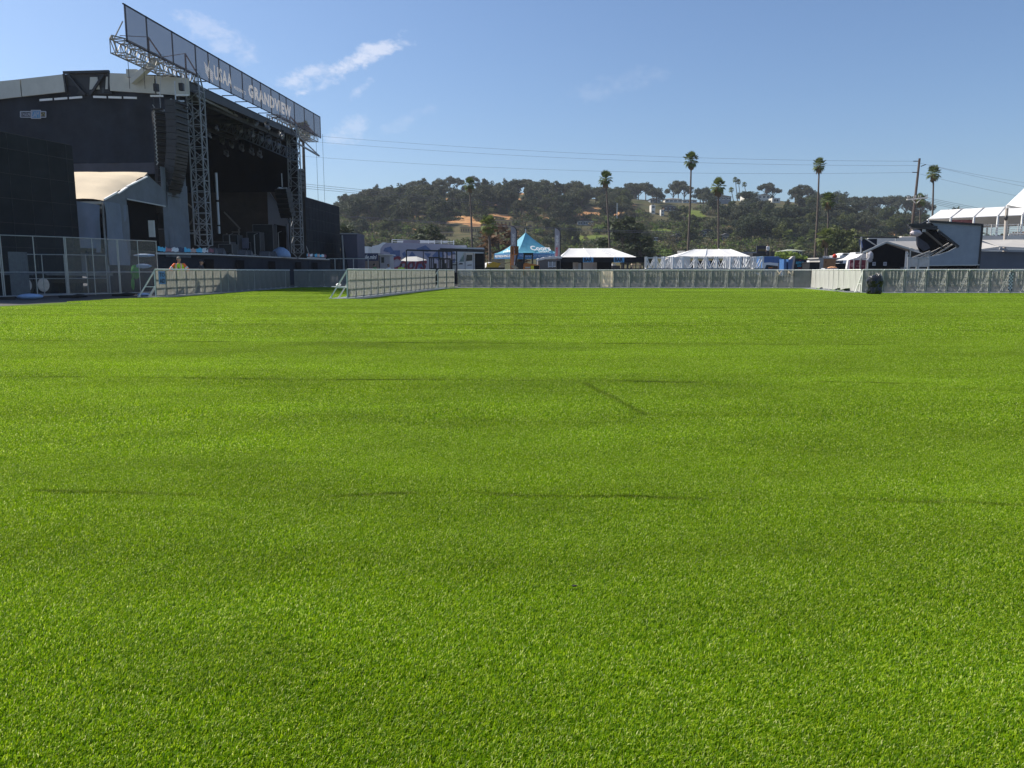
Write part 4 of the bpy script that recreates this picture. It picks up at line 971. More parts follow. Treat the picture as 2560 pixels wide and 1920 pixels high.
q = P(702, 638, 62.5); b = MB(); b.ball((q.x, 62.5, 2.2), .78, 18, 10, (1.0, .7, .98), .05); b.v = [(x, y, max(z, 2.2)) for x, y, z in b.v]
tag(b.build('covered_equipment', tarpblue, None, loc=(q.x, 62.5, 2.2), smooth=True), 'rounded heap under a pale blue tarp on the stage edge', 'tarp')
def case(px, py, D, w, h, d, m, label, name='equipment_case', cat='case'):
    q = P(px, py, D); x = q.x; r = thing(name, label, cat, (x, D, 2.215)); z = 2.215
    MB().box(x - w / 2, x + w / 2, D - d / 2, D + d / 2, z + .08, z + h).build('body', m, r)
    b = MB()
    for sx in (-1, 1):
        for sy in (-1, 1): b.bar((x + sx * w / 2, D + sy * d / 2, z + .08), (x + sx * w / 2, D + sy * d / 2, z + h), .045)
        b.bar((x - w / 2, D + sx * d / 2, z + h), (x + w / 2, D + sx * d / 2, z + h), .045); b.box(x + sx * w * .35 - .05, x + sx * w * .35 + .05, D - .05, D + .05, z, z + .09)
    b.build('edge_rail', mat('case_rail', (.16, .16, .17), .5, .2, 5), r)
for i, (px, w, h, D, lab) in enumerate(((420, 1.4, 1.5, 50, 'tall dark flight case at the left of the stage'), (447, 1.0, .9, 51, 'low dark flight case left of the near tower'), (556, 1.6, 1.0, 58, 'wide dark case behind the second floor monitor'), (583, 1.1, 1.6, 60, 'tall dark rack near the middle of the stage'), (612, 1.3, 1.1, 62, 'dark case behind the middle pair of monitors'), (640, 1.0, 1.9, 62, 'tall narrow rack right of the middle pair of monitors'), (664, 1.6, 2.6, 64, 'tallest black speaker stack on the right half of the stage'), (570, .9, .7, 54, 'small case close to the stage edge'))):
    case(px, 620, D, w, h, 1.0, mat('case_black', (.022, .024, .028), .6, .3, 3), lab)
q = P(611, 608, 60.5); b = MB(); b.box(q.x - .35, q.x + .35, 60.4, 60.45, q.z - .4, q.z + .4); tag(b.build('lyric_screen', mat('screen_lilac', (.16, .16, .22), .4, .2, 3), None, loc=tuple(q)), 'small lilac square board standing at mid stage', 'board')
for k, (px, D, h) in enumerate(((637, 59, 1.6), (575, 57, 1.5), (430, 50, 1.7), (697, 64, 2.0))):
    q = P(px, 620, D); r = thing('microphone_stand', ['thin microphone stand right of the lilac board', 'microphone stand near the middle of the stage', 'microphone stand at the left of the stage', 'tall stand behind the pale blue tarp'][k], 'stand', (q.x, D, 2.215))
    b = MB(); b.bar((q.x, D, 2.22), (q.x, D, 2.2 + h), .05); b.build('pole', galv, r); b = MB()
    for a_ in (0, 2.1, 4.2): b.bar((q.x, D, 2.35), (q.x + .3 * math.cos(a_), D + .3 * math.sin(a_), 2.22), .03)
    b.build('foot', galv, r); b = MB(); b.bar((q.x, D, 2.2 + h), (q.x + .3, D - .1, 2.3 + h), .03); b.build('boom', galv, r)
# inner wing tents seen through the stage opening
WT = thing('wing_tent', 'dark brown fabric lining with pale struts at the far side of the stage', 'tent', tuple(S(25, 6, 2.2)))
cloth(S(25.5, .2, 2.2), FN * 14, Vector((0, 0, 5.6)), 40, 8, .2, brown, 'lining', WT, 21)
b = MB()
for (xa, ya), (xb, yb) in (((447, 490), (492, 530)), ((492, 532), (465, 575)), ((560, 530), (600, 572)), ((465, 576), (530, 576)), ((597, 572), (597, 600)), ((580, 580), (600, 580)), ((567, 583), (567, 600))): b.bar(WP(xa, ya, 24.6), WP(xb, yb, 24.6), .10)
b.build('strut', mat('strut_tan', (.26, .24, .21), .6, .1, 4), WT)
b = MB(); b.bar(WP(466, 583, 24.4), WP(493, 583, 24.4), .16); b.build('white_board', white, WT)
ST2 = thing('far_side_tent', 'grey walled gable tent standing beyond the far truss tower', 'tent', tuple(P(700, 640, 68)))
D_ = 66.5
b = MB(); pts = [P(668, 478, D_), P(676, 482, D_), P(712, 540, D_), P(722, 560, D_), P(722, 640, D_), P(716, 640, D_), P(716, 566, D_), P(684, 560, D_), P(683, 610, D_), P(679, 610, D_), P(679, 572, D_), P(671, 572, D_)]
b.slab(pts, (0, .06, 0)); b.build('wall', mat('tent_wall_lilac', (.25, .25, .29), .85, .1, 1), ST2)
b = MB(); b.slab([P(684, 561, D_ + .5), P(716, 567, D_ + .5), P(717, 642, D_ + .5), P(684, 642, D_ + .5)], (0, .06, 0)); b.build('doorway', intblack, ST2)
b = MB(); b.bar(P(672, 480, D_ - .1), P(724, 556, D_ - .1), .10); b.bar(P(716, 560, D_ - .1), P(724, 642, D_ - .1), .12); b.build('frame', greyfab, ST2)

# near side tent with sunlit cream roof
NT = thing('side_tent', 'gable tent with bulging sunlit cream roof beside the stage', 'tent', tuple(S(1, 5, 0)))
eL, eR = S(-2.9, 0, 4.55), S(-2.9, 14, 4.55); rL, rR = S(1.2, 0, 6.35), S(1.2, 14, 6.35)
b = MB(); nu, nv_ = 26, 12
for j in range(nv_ + 1):
    for i in range(nu + 1):
        u, v = i / nu, j / nv_; p = eL.lerp(eR, u).lerp(rL.lerp(rR, u), v); p = p + Vector((0, 0, .55 * math.sin(math.pi * min(v * .9 + .05, 1)) * min(u * 5, 1) ** .5 + .05 * math.sin(v * 26 + u * 9) * max(0, 1 - u * 2.2) + .04 * math.sin(u * 30) * (1 - v)))
        b.v.append(tuple(p))
b.f = [(j * (nu + 1) + i, j * (nu + 1) + i + 1, (j + 1) * (nu + 1) + i + 1, (j + 1) * (nu + 1) + i) for j in range(nv_) for i in range(nu)]
b.build('roof', creamfab, NT, smooth=True)
b = MB(); b.quad(S(5.3, 0, 4.55), S(5.3, 14, 4.55), S(1.2, 14, 6.3), S(1.2, 0, 6.3)); b.build('rear_roof', greyfab, NT)
b = MB(); dl, dr = S(-.8, .02, 2.0), S(3.3, .02, 2.0)
b.slab([S(-2.9, .02, 1.9), S(-.9, .02, 1.9), S(-.9, .02, 5.35), S(-2.9, .02, 4.5)], FN * .03)
b.slab([S(-.9, .02, 4.75), S(2.6, .02, 4.75), S(2.6, .02, 5.75), S(1.2, .02, 6.3), S(-.9, .02, 5.35)], FN * .03)
b.slab([S(2.6, .02, 1.9), S(5.3, .02, 1.9), S(5.3, .02, 6.9), S(2.6, .02, 6.9)], FN * .03)
b.build('gable_wall', greyfab, NT)
cloth(S(-2.9, -.02, 1.9), FU * 2.0, Vector((0, 0, 2.6)), 24, 8, .06, greyfab, 'wall_fold', NT, 41, 5)
cloth(S(3.0, -.03, 1.9), FU * 2.3, Vector((0, 0, 4.2)), 24, 10, .10, greyfab, 'wall_fold', NT, 43, 5)
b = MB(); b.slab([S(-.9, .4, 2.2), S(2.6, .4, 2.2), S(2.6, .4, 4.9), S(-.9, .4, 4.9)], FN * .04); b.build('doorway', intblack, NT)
b = MB(); b.bar(S(-2.9, -.05, 4.6), S(-1.8, -.05, 5.05), .08); b.bar(S(-1.75, -.05, 5.0), S(-.9, -.05, 5.4), .14, .06); b.bar(S(-.85, -.05, 5.45), S(1.0, -.05, 6.15), .14, .06); b.build('white_trim', white, NT)
b = MB(); b.bar(S(-3.1, 0, 4.42), S(-3.1, 12, 4.42), .14); b.bar(S(-3.12, 0, 4.2), S(-3.12, 12, 4.2), .10); b.build('eave_tube', mat('tube_tan', (.40, .36, .31), .6, .1, 3), NT)
b = MB()
for t_ in (.0, .35): b.bar(S(-2.95, t_, 0), S(-2.95, t_, 4.5), .1)
b.bar(S(-1.0, -.06, 4.8), S(2.7, -.06, 4.72), .06); b.build('frame_post', galv, NT)
cloth(S(-3.2, .3, .7), FN * 2.9 + Vector((0, 0, .5)), Vector((.3, 0, 3.6)), 26, 10, .28, mat('drape_blue_grey', (.17, .20, .26), .8, .12, 1.2, bump=.3), 'side_drape', NT, 31, 3)
cloth(S(-.9, .06, 1.4), FN * -0.02 + FU * .0 + Vector((.02, -2.2, 0)), Vector((0, 0, 3.1)), 16, 8, .12, MATS['drape_blue_grey'], 'corner_drape', NT, 33, 4)
q = P(381, 572, 43.4); b = MB(); b.box(q.x - .17, q.x + .17, 43.3, 43.34, q.z - .45, q.z + .45); tag(b.build('notice', white, None, loc=tuple(q)), 'narrow white notice hanging at the right edge of the dark doorway', 'notice')
b = MB(); q = P(204, 575, 40); b.bar((q.x, 40, 2.2), (q.x, 40, q.z), .07); b.bar((q.x + .35, 40, 2.2), (q.x + .35, 40, q.z - .2), .07)
for z in (q.z, q.z - .7): b.bar((q.x - .25, 40, z), (q.x + .35, 40, z), .06)
tag(b.build('handrail', galv, None, loc=(q.x, 40, 2.2)), 'grey handrail beside the hanging blue grey drape', 'handrail')

# video screens
def vscreen(a, b_, zt, zb, label, trail=False, th=.5):
    a = Vector((*a, 0)); b2 = Vector((*b_, 0)); d = (b2 - a).normalized(); n = Vector((-d.y, d.x, 0))
    r = thing('video_screen', label, 'video screen', tuple((a + b2) / 2 + Vector((0, 0, zb))))
    MB().slab([a + Vector((0, 0, zb)), b2 + Vector((0, 0, zb)), b2 + Vector((0, 0, zt)), a + Vector((0, 0, zt))], n * .12).build('screen_face', mat('led_black', (.020, .023, .028), .85, .3, .7, spec=.15), r)
    bb = MB(); bb.bar(a + n * .16 + Vector((0, 0, zt)), b2 + n * .16 + Vector((0, 0, zt)), .1)
    L = (b2 - a).length
    for k in range(int(L / 1.2) + 1): q = a + d * min(k * 1.2, L); bb.bar(q + n * .18 + Vector((0, 0, zb)), q + n * .18 + Vector((0, 0, zt)), .08)
    bb.build('rear_frame', blackmetal, r)
    sm = MB(); L = (b2 - a).length
    for k in range(1, int(L / 1.05) + 1): q = a + d * k * 1.05 - n * .004; sm.bar(q + Vector((0, 0, zb)), q + Vector((0, 0, zt - .02)), .018)
    for k in range(1, int((zt - zb) / 1.05) + 1): z = zb + k * 1.05; sm.bar(a - n * .006 + Vector((0, 0, z)), b2 - n * .006 + Vector((0, 0, z)), .018)
    sm.build('panel_seams', mat('seam_dark', (.028, .031, .037), .7, .4, 2), r); return r
vscreen((-23.2, 29.5), (-20.9, 38.0), 7.0, .04, 'huge black video screen at the left edge beside the cream tent')  # lower part added down to the ground to block sun under it
qa, qb = P(762, 492, 74), P(848, 516, 85.5)
vscreen((qa.x, 74), (qb.x, 85.5), qa.z, .8, 'black video screen standing right of the far end of the stage')
TW = thing('scaffold_tower', 'dark scaffold tower between the far stage end and the black screen', 'scaffold', (P(750, 600, 72).x, 72, 0)); b = MB(); xx = P(750, 600, 72).x
b.truss((xx, 72, .2), (xx, 72, P(750, 495, 72).z), .8, .8, 9, .09, .05, up=(1, 0, 0)); b.build('frame', blackmetal, TW); b = MB(); b.bar((xx + .1, 71.4, .2), (xx + .1, 71.4, 4.2), .18); b.bar((xx + .5, 71, 1), (xx + 1.6, 71, 0), .08); b.bar((xx + .6, 71.2, 3.8), (xx + 1.9, 71, 0), .06); b.build('white_post', galv, TW)
# trailer under the left screen
TL = thing('flatbed_trailer', 'dark flatbed trailer with two silver wheels under the left screen', 'trailer', (-21, 33.5, 0))
pd = (Vector((-20.9, 38.0, 0)) - Vector((-23.2, 29.5, 0))).normalized()
b = MB(); b.bar(P(-40, 683, 33.6), P(270, 686, 38), .9, .14); b.build('bed', mat('trailer_grey', (.14, .15, .16), .6, .2, 4), TL)
b = MB(); b.bar(P(-40, 700, 33.9), P(260, 702, 38.3), .5, .25); b.build('chassis', blackmetal, TL)
for px, D in ((62, 33.6), (107, 34.6)):
    q = P(px, 713, D); ax = Vector((pd.y, -pd.x, 0)); w_ = MB(); w_.tube([Vector((q.x, D, .50)) - ax * .25, Vector((q.x, D, .50)) + ax * .02], [.49, .49], 22); wo_ = w_.build('wheel', rubber, TL)
    h_ = MB(); h_.tube([Vector((q.x, D, .50)) + ax * .0, Vector((q.x, D, .50)) + ax * .05, Vector((q.x, D, .50)) + ax * .055, Vector((q.x, D, .5)) - ax * .02], [.30, .31, .24, .10], 20); h_.build('rim', alu, wo_)
# chain link fence
chain = mat('chain_link', (.24, .25, .25), .5, .1, 5, metal=.4, alpha=.965)
scrimn = mat('chain_link_dense', (.30, .30, .28), .5, .1, 5, metal=.3, alpha=.75)
FP_ = [(6, 31.0), (88, 31.9), (168, 33.0), (235, 34.2), (298, 35.4), (348, 36.4), (396, 37.6)]
def fence(posts, h, label, z_mid, group=None, m=chain):
    for i in range(0, len(posts) - 1, 2):
        a = posts[i]; e = posts[min(i + 2, len(posts) - 1)]; mm = posts[i + 1] if i + 2 < len(posts) else None
        A = Vector((X(a[0], a[1], 1), a[1], .06)); E = Vector((X(e[0], e[1], 1), e[1], .06)); g = (E - A).normalized() * .03
        r = thing('fence_panel', label[i // 2], 'fence panel', tuple(A), group); b = MB()
        b.bar(A + g, A + g + Vector((0, 0, h)), .045, None, 8); b.bar(E - g, E - g + Vector((0, 0, h)), .04, None, 8); b.bar(A + Vector((0, 0, h)), E + Vector((0, 0, h)), .038, None, 8); b.bar(A + Vector((0, 0, z_mid)), E + Vector((0, 0, z_mid)), .035, None, 8); b.bar(A + Vector((0, 0, .05)), E + Vector((0, 0, .05)), .04, None, 8)
        if mm: M_ = A.lerp(E, .5); b.bar(M_, M_ + Vector((0, 0, h)), .04, None, 8)
        b.build('frame', galv, r); c = MB(); c.quad(A, E, E + Vector((0, 0, h)), A + Vector((0, 0, h))); c.build('mesh', m if i < 4 else scrimn, r)
        c = MB(); c.box(A.x - .35, A.x + .35, A.y - .12, A.y + .12, -.03, .09); c.build('foot_block', rubber, r)
fence([(-150, 29.4), (-70, 30.2)] + FP_, 2.45, ['chain link fence panel at the left edge of the picture', 'chain link fence panel in front of the trailer wheels', 'chain link fence panel in front of the blue grey drape', 'chain link fence panel with dense mesh left of the first barrier'], 1.0)
fence([(48, 33.2), (110, 33.8), (165, 34.3)], 1.75, ['lower fence panel behind the tall fence near the silver wheels'], .72)
fence([(165, 34.3), (220, 35), (268, 35.6)], 1.75, ['lower fence panel behind the tall fence below the drape'], .72)
b = MB(); A = Vector((X(23, 32.5), 32.5, 0)); B2 = Vector((X(50, 32.9), 32.9, 0))
for k in range(5): b.slab([A + Vector((.01 * k, .12 * k, .1)), B2 + Vector((.01 * k, .12 * k, .1)), B2 + Vector((.01 * k, .12 * k, 1.9)), A + Vector((.01 * k, .12 * k, 1.9))], (0, .03, 0))
tag(b.build('stacked_panels', mat('stacked_mesh', (.16, .18, .20), .6, .2, 5, alpha=.3), None, loc=tuple(A)), 'bundle of folded mesh panels leaning behind the left fence', 'mesh panels')
# odds and ends by the fence
for k, (px, py, D, s_, m, lab) in enumerate(((75, 744, 31.5, .8, tarpblue, 'pale blue plastic sack lying by the left fence'), (360, 730, 34.5, .45, tarpblue, 'small pale blue bundle by the first barrier'), (200, 741, 32.5, .5, rubber, 'dark sandbag at the foot of the fence'), (320, 733, 34.8, .5, rubber, 'dark sandbag near the pale bundle'))):
    q = P(px, py, D); b = MB(); b.ball((q.x, D, .08), s_ * .5, 14, 8, (1.3, .6, .3), .08); b.v = [(x, y, max(z, -.03)) for x, y, z in b.v]; tag(b.build('sandbag' if k > 1 else 'plastic_bundle', m, None, loc=(q.x, D, 0), smooth=True), lab, 'bundle' if k < 2 else 'sandbag')
q = P(338, 680, 37.2); b = MB(); b.ball((q.x, 37.2, q.z), .28, 10, 8, (.8, .3, 1.1), .15); b.ball((q.x - .15, 37.2, q.z - .55), .13, 8, 6, (.6, .3, 2.2), .2); tag(b.build('green_bag', mat('green_plastic', (.06, .30, .05), .5, .1, 4), None, loc=tuple(q)), 'crumpled green bag tied to the chain link fence', 'bag')
b = MB(); q = P(345, 665, 37.0); b.ball((q.x + .2, 37.1, q.z), .35, 10, 6, (1.1, .15, .3), .15); b.ball((q.x + .3, 37.1, q.z + .5), .4, 10, 6, (1.3, .15, .18), .15); tag(b.build('cloth_scrap', tarpblue, None, loc=tuple(q)), 'torn pale blue cloth hanging on the fence beside the green bag', 'cloth')
# coloured banners dropped on the stage wing rails
def heap(px0, px1, py, D0, D1, label):
    A = P(px0, py, D0); B2 = P(px1, py + 3, D1); r = thing('folded_banner', label, 'banner', tuple(A)); n = 9
    ms = [cyan, mat('coral_print', (.55, .22, .20), .6, .1, 3), white, navy, cyan, mat('salmon_print', (.60, .38, .30), .6, .1, 3), cyan, white, redp]
    for i in range(n):
        b = MB(); p = A.lerp(B2, i / n); q2 = A.lerp(B2, (i + 1.15) / n); q2 = Vector((q2.x, q2.y, q2.z))
        cols = 5
        for k in range(cols + 1):
            c = p.lerp(q2, k / cols); b.v += [tuple(c + Vector((.05, -.15, .0 + U(-.04, .02)))), tuple(c + Vector((0, 0, .22 + U(-.07, .07)))), tuple(c + Vector((-.05, .2, .02)))]
        b.f = [f for k in range(cols) for f in ((3 * k, 3 * k + 3, 3 * k + 4, 3 * k + 1), (3 * k + 1, 3 * k + 4, 3 * k + 5, 3 * k + 2))]
        b.build('fold', ms[i], r)
    b = MB(); b.bar(A - Vector((0, .25, .12)), B2 - Vector((0, .25, .12)), .05, .1); b.build('rail', alu, r)
heap(395, 532, 628, 43, 50.2, 'row of bright blue and pink banners folded along the left stage wing')
heap(762, 815, 640, 68, 74, 'pink and white banners folded along the far stage wing')
MB_ = MB(); A = S(-.2, -.1, .02); MB_.slab([S(-4.2, .1, 0), S(5.5, .1, 0), S(5.5, .1, 2.0), S(-4.2, .1, 2.0)], FN * .05)
tag(MB_.build('scrim_wall', blackmesh, None, loc=tuple(A)), 'black scrim wall under the left stage wing behind the worker', 'scrim')
# ------------------------------------------------------------ people
def skinned(name, verts, edges, radii, m, parent, root=0, sub=1):
    me = bpy.data.meshes.new(name); o0 = Vector(parent.get('_o', (0, 0, 0))) if parent else Vector((0, 0, 0))
    me.from_pydata([tuple(v) for v in verts], edges, []); me.update(); me.materials.append(m)
    o = bpy.data.objects.new(name, me); COL.objects.link(o); o['_o'] = tuple(o0)
    if parent: o.parent = parent
    sk = o.modifiers.new('skin', 'SKIN'); sk.use_smooth_shade = True
    if not me.skin_vertices: me.skin_vertices.new() if hasattr(me.skin_vertices, 'new') else None
    if not len(me.skin_vertices):
        bpy.context.view_layer.objects.active = o
    ok = len(me.skin_vertices) > 0
    if ok:
        for i, r in enumerate(radii):
            rr = r if isinstance(r, tuple) else (r, r); me.skin_vertices[0].data[i].radius = rr; me.skin_vertices[0].data[i].use_root = (i == root)
    ss = o.modifiers.new('sub', 'SUBSURF'); ss.levels = sub; ss.render_levels = sub
    return o
def limb(b, pts, rs, n=10):
    P_ = [Vector(p) for p in pts]; b.tube(P_, rs, n)
    for p, r in ((P_[0], rs[0]), (P_[-1], rs[-1])): b.ball(p, r, n, 6)
def person(loc, rz, label, shirt, pants, hat=None, pose='hips', s=1.0, vest=False, hairm=hair):
    """one continuous body (remeshed), clothing and hair as children; origin at the feet"""
    r = thing('person', label, 'person', (0, 0, 0))
    if pose == 'hips': arms = {1: [(.19, 0, 1.42), (.40, .06, 1.18), (.24, -.10, 1.02)], -1: [(-.19, 0, 1.42), (-.40, .06, 1.18), (-.24, -.10, 1.02)]}
    elif pose == 'work': arms = {1: [(.19, 0, 1.42), (.30, -.10, 1.16), (.22, -.34, 1.10)], -1: [(-.19, 0, 1.42), (-.30, -.10, 1.16), (-.18, -.34, 1.14)]}
    else: arms = {1: [(.19, 0, 1.42), (.24, .03, 1.13), (.25, -.05, .88)], -1: [(-.19, 0, 1.42), (-.24, .03, 1.13), (-.25, -.05, .88)]}
    b = MB()
    # torso rings, neck and head
    prof = [(.86, .15, .10), (.95, .165, .11), (1.08, .14, .095), (1.22, .165, .11), (1.36, .185, .115), (1.43, .15, .09), (1.47, .065, .06), (1.53, .055, .058), (1.57, .065, .08), (1.63, .078, .098), (1.69, .078, .10), (1.74, .06, .078), (1.765, .02, .03)]
    n = 14
    for z, a, c in prof:
        for i in range(n): t = 6.2832 * i / n; b.v.append((math.cos(t) * a, math.sin(t) * c - (.015 if z > 1.55 else 0), z))
    b.f = [(j * n + i, j * n + (i + 1) % n, (j + 1) * n + (i + 1) % n, (j + 1) * n + i) for j in range(len(prof) - 1) for i in range(n)] + [tuple(range(n))[::-1], tuple(range((len(prof) - 1) * n, len(prof) * n))]
    b.ball((0, -.115, 1.64), .018, 6, 5, (1, 1.4, 1.3)); b.ball((0, -.108, 1.59), .018, 6, 4, (1.5, .5, .5))
    for sx in (-1, 1): b.ball((sx * .082, 0, 1.64), .024, 6, 5, (.5, 1, 1.4)); b.ball((sx * .03, -.102, 1.665), .011, 6, 4)
    for sx in (1, -1):
        A = [Vector(p) for p in arms[sx]]; limb(b, A, [.055, .042, .028])
        h = A[2]; d = (A[2] - A[1]).normalized(); side = d.cross(Vector((0, 0, 1))).normalized(); b.tube([h, h + d * .05, h + d * .09], [.028, .04, .036], 8)
        for k, L in enumerate((.06, .075, .07, .055)):
            q = h + d * .09 + side * (k - 1.5) * .018; b.tube([q, q + d * L * .6, q + d * L - Vector((0, 0, .015))], [.009, .009, .007], 5)
        q = h + d * .03 + side * .035; b.tube([q, q + d * .04 + side * .02], [.011, .008], 5)
        limb(b, [(sx * .09, 0, .92), (sx * .105, -.01, .50), (sx * .11, .02, .09)], [.085, .058, .04]); limb(b, [(sx * .11, .04, .045), (sx * .12, -.15, .035)], [.045, .035], 8)
    o = b.build('body', skin, r, smooth=True)
    rm = o.modifiers.new('join', 'REMESH'); rm.mode = 'VOXEL'; rm.voxel_size = .014; rm.use_smooth_shade = True
    c = MB()                                  # shirt
    pr2 = [(.88, .175, .125), (1.0, .165, .12), (1.12, .155, .112), (1.22, .178, .125), (1.36, .2, .13), (1.44, .165, .105), (1.48, .08, .075)]
    for z, a, e in pr2:
        for i in range(n): t = 6.2832 * i / n; c.v.append((math.cos(t) * a, math.sin(t) * e, z))
    c.f = [(j * n + i, j * n + (i + 1) % n, (j + 1) * n + (i + 1) % n, (j + 1) * n + i) for j in range(len(pr2) - 1) for i in range(n)]
    for sx in (1, -1):
        A = [Vector(p) for p in arms[sx]]; c.tube([A[0] + Vector((-sx * .03, 0, 0)), A[0], A[0].lerp(A[1], .85)], [.07, .072, .06], 10)
        if not vest: c.tube([A[0].lerp(A[1], .85), A[1], A[1].lerp(A[2], .8)], [.06, .056, .042], 10)
    sh = c.build('shirt', shirt, r, smooth=True)
    if vest:
        v = MB(); pv = [(.86, .20, .15), (1.1, .19, .14), (1.22, .21, .15), (1.36, .225, .155), (1.46, .16, .125)]
        for z, a, e in pv:
            for i in range(n): t = 6.2832 * i / n; v.v.append((math.cos(t) * a, math.sin(t) * e, z))
        v.f = [(j * n + i, j * n + (i + 1) % n, (j + 1) * n + (i + 1) % n, (j + 1) * n + i) for j in range(len(pv) - 1) for i in range(n)]; vo = v.build('vest', hivis, r, smooth=True)
        for nm, m_, off, w in (('orange_band', hiorange, 0, .075), ('silver_band', refl, .008, .035)):
            q = MB()
            for sx in (-1, 1):
                for fy in (-1, 1):
                    q.add([(sx * .10 - w / 2, fy * (.147 + off * .5), .90), (sx * .10 + w / 2, fy * (.147 + off * .5), .90), (sx * .115 + w / 2, fy * (.158 + off * .5), 1.36), (sx * .115 - w / 2, fy * (.158 + off * .5), 1.36), (sx * .10 + w / 2, fy * (.128 + off), 1.47), (sx * .10 - w / 2, fy * (.128 + off), 1.47)], [(0, 1, 2, 3), (3, 2, 4, 5)])
                A = [Vector(p) for p in arms[sx]]; q.tube([A[0].lerp(A[1], .5 + off * 4), A[0].lerp(A[1], .8)], [.075 + off * .2, .068 + off * .2], 10)
                if off == 0: q.tube([A[1].lerp(A[2], -.1), A[1].lerp(A[2], .45)], [.066, .056], 10)
            q.build(nm, m_, vo)
        q = MB(); q.add([(-.05, .165, 1.2), (.05, .165, 1.2), (0, .165, 1.31)], [(0, 1, 2)]); q.build('vest_mark', dkcloth, vo)
    c = MB()
    for sx in (1, -1): c.tube([(sx * .085, 0, .90), (sx * .1, -.01, .5), (sx * .11, .02, .08)], [.10, .075, .062], 10)
    c.ball((0, 0, .92), .13, 12, 8, (1.32, .9, .7)); c.build('trousers', pants, r, smooth=True)
    if hat:
        c = MB(); c.ball((0, -.005, 1.69), .103, 14, 8, (.92, 1.08, .95)); c.v = [(x, y, max(z, 1.675)) for x, y, z in c.v]; c.tube([(0, -.09, 1.68), (0, -.19, 1.668)], [.055, .05], 8); c.v = [(x, y, z if y > -.1 or z < 1.69 else 1.69) for x, y, z in c.v]; c.build('cap', hat, r, smooth=True)
    else:
        c = MB(); c.ball((0, .012, 1.68), .10, 14, 8, (.92, 1.08, .95)); c.v = [(x, y, z) if y > -.05 else (x, y, max(z, 1.72)) for x, y, z in c.v]; c.build('hair', hairm, r, smooth=True)
    r.location = loc; r.rotation_euler = (0, 0, rz); r.scale = (s, s, s); return r
q = P(450, 700, 37.6); person((q.x, 37.6, -.03), R(195), 'person in yellow and orange safety vest and grey cap standing behind the first barriers', hiorange, dkcloth, capgrey, 'hips', 1.02, True)
q = P(505, 700, 41); person((q.x, 41, -.03), R(120), 'person in dark hooded clothes in the shade of the black stage skirt', dkcloth, dkcloth, dkcloth, 'work', .97)
q = P(937, 700, 62); person((q.x, 62, -.03), R(120), 'person in green vest standing in front of the brown container', mat('green_shirt', (.05, .28, .06), .7, .1, 4), dkcloth, None, 'work', .98)
q = P(972, 700, 62); person((q.x, 62, -.03), R(60), 'person in white shirt standing beside the white door panel', whcloth, dkcloth, None, 'stand', .96)
q = P(1004, 700, 61); person((q.x, 61, -.03), R(200), 'person in lime yellow shirt standing before the striped trailer', mat('lime_shirt', (.50, .68, .05), .7, .08, 4), dkcloth, None, 'work', .96)

# ------------------------------------------------------------ yard behind the barriers
def pbox(px0, px1, pyt, D, dep, z0=0.0, zt=None):
    zt = Z(pyt, D) if zt is None else zt
    return X(px0, D, (zt + z0) / 2), X(px1, D, (zt + z0) / 2), D, D + dep, z0, zt
def center(bx): return ((bx[0] + bx[1]) / 2, (bx[2] + bx[3]) / 2, bx[4])
def ftext(s, px0, px1, py0, py1, D, m, parent, bold=.01, shear=0, nm='lettering'):
    A = P(px0, py1, D); B_ = P(px1, py1, D); C_ = P(px0, py0, D); return txt(s, A, Vector((B_.x - A.x, 0, 0)), Vector((0, 0, C_.z - A.z)), m, parent, nm, .012, bold, shear)
# scrim fence right of the stage
bx = pbox(853, 894, 583, 80, 4); r = thing('scrim_box', 'dark lilac scrim covered structure right of the far black screen', 'scrim structure', center(bx))
b = MB(); b.box(*bx); b.build('wall', mat('scrim_lilac', (.085, .085, .12), .9, .15, 1.5, vscale=(1, 1, .3)), r)
b = MB(); b.box(bx[0] - .05, bx[1] + .05, bx[2] - .06, bx[2] - .01, bx[5] - .1, bx[5] + .02); b.bar((X(862, 78), 78, 0), (X(858, 78), 78, bx[5] - .3), .12); b.bar((X(862, 78), 78, 0), (X(872, 78), 78, 0.2), .1); b.build('edge', galv, r)
b = MB(); b.slab([P(852, 585, 78.5), P(856, 590, 78.5), P(875, 692, 78.5), P(852, 692, 78.5)], (0, .05, 0)); b.build('brace_net', blackmesh, r)
fp2 = [(876, 56), (858, 57)]
r = thing('fence_panel', 'thin fence panel before the dark lilac scrim', 'fence panel', (X(855, 57), 57, 0)); b = MB()
for px in (838, 859, 884, 921): b.bar((X(px, 57), 57, 0), (X(px, 57), 57, 2.0), .05)
b.bar((X(820, 57), 57, 2.0), (X(925, 57), 57, 2.0), .05); b.bar((X(820, 57), 57, 1.0), (X(925, 57), 57, 1.0), .04); b.build('frame', galv, r); b = MB(); b.quad((X(820, 57), 57, .1), (X(925, 57), 57, .1), (X(925, 57), 57, 2), (X(820, 57), 57, 2)); b.build('mesh', chain, r)
# white domed unit
D = 112; r = thing('domed_unit', 'white round topped unit behind the dark blue container', 'canopy', (X(907, D), D, 0)); b = MB(); pts = [P(893, 642, D), P(921, 642, D)] + [Vector((X(893 + 28 * (1 - t), D), D, Z(642 - 26 * math.sin(min(t * 1.15 + .35, 1) * 1.571) ** .8 if t < .85 else 622 + (t - .85) * 70, D))) for t in [k / 10 for k in range(11)]]
pts = [P(893, 642, D), P(921, 642, D), P(921, 616, D), P(912, 616, D), P(903, 619, D), P(897, 624, D), P(893, 631, D)]; b.slab(pts, (0, 3, 0)); b.build('shell', white, r); b = MB(); b.box(X(893, D), X(921, D), D + .1, D + 2.9, 0, Z(642, D)); b.build('base', greyfab, r)
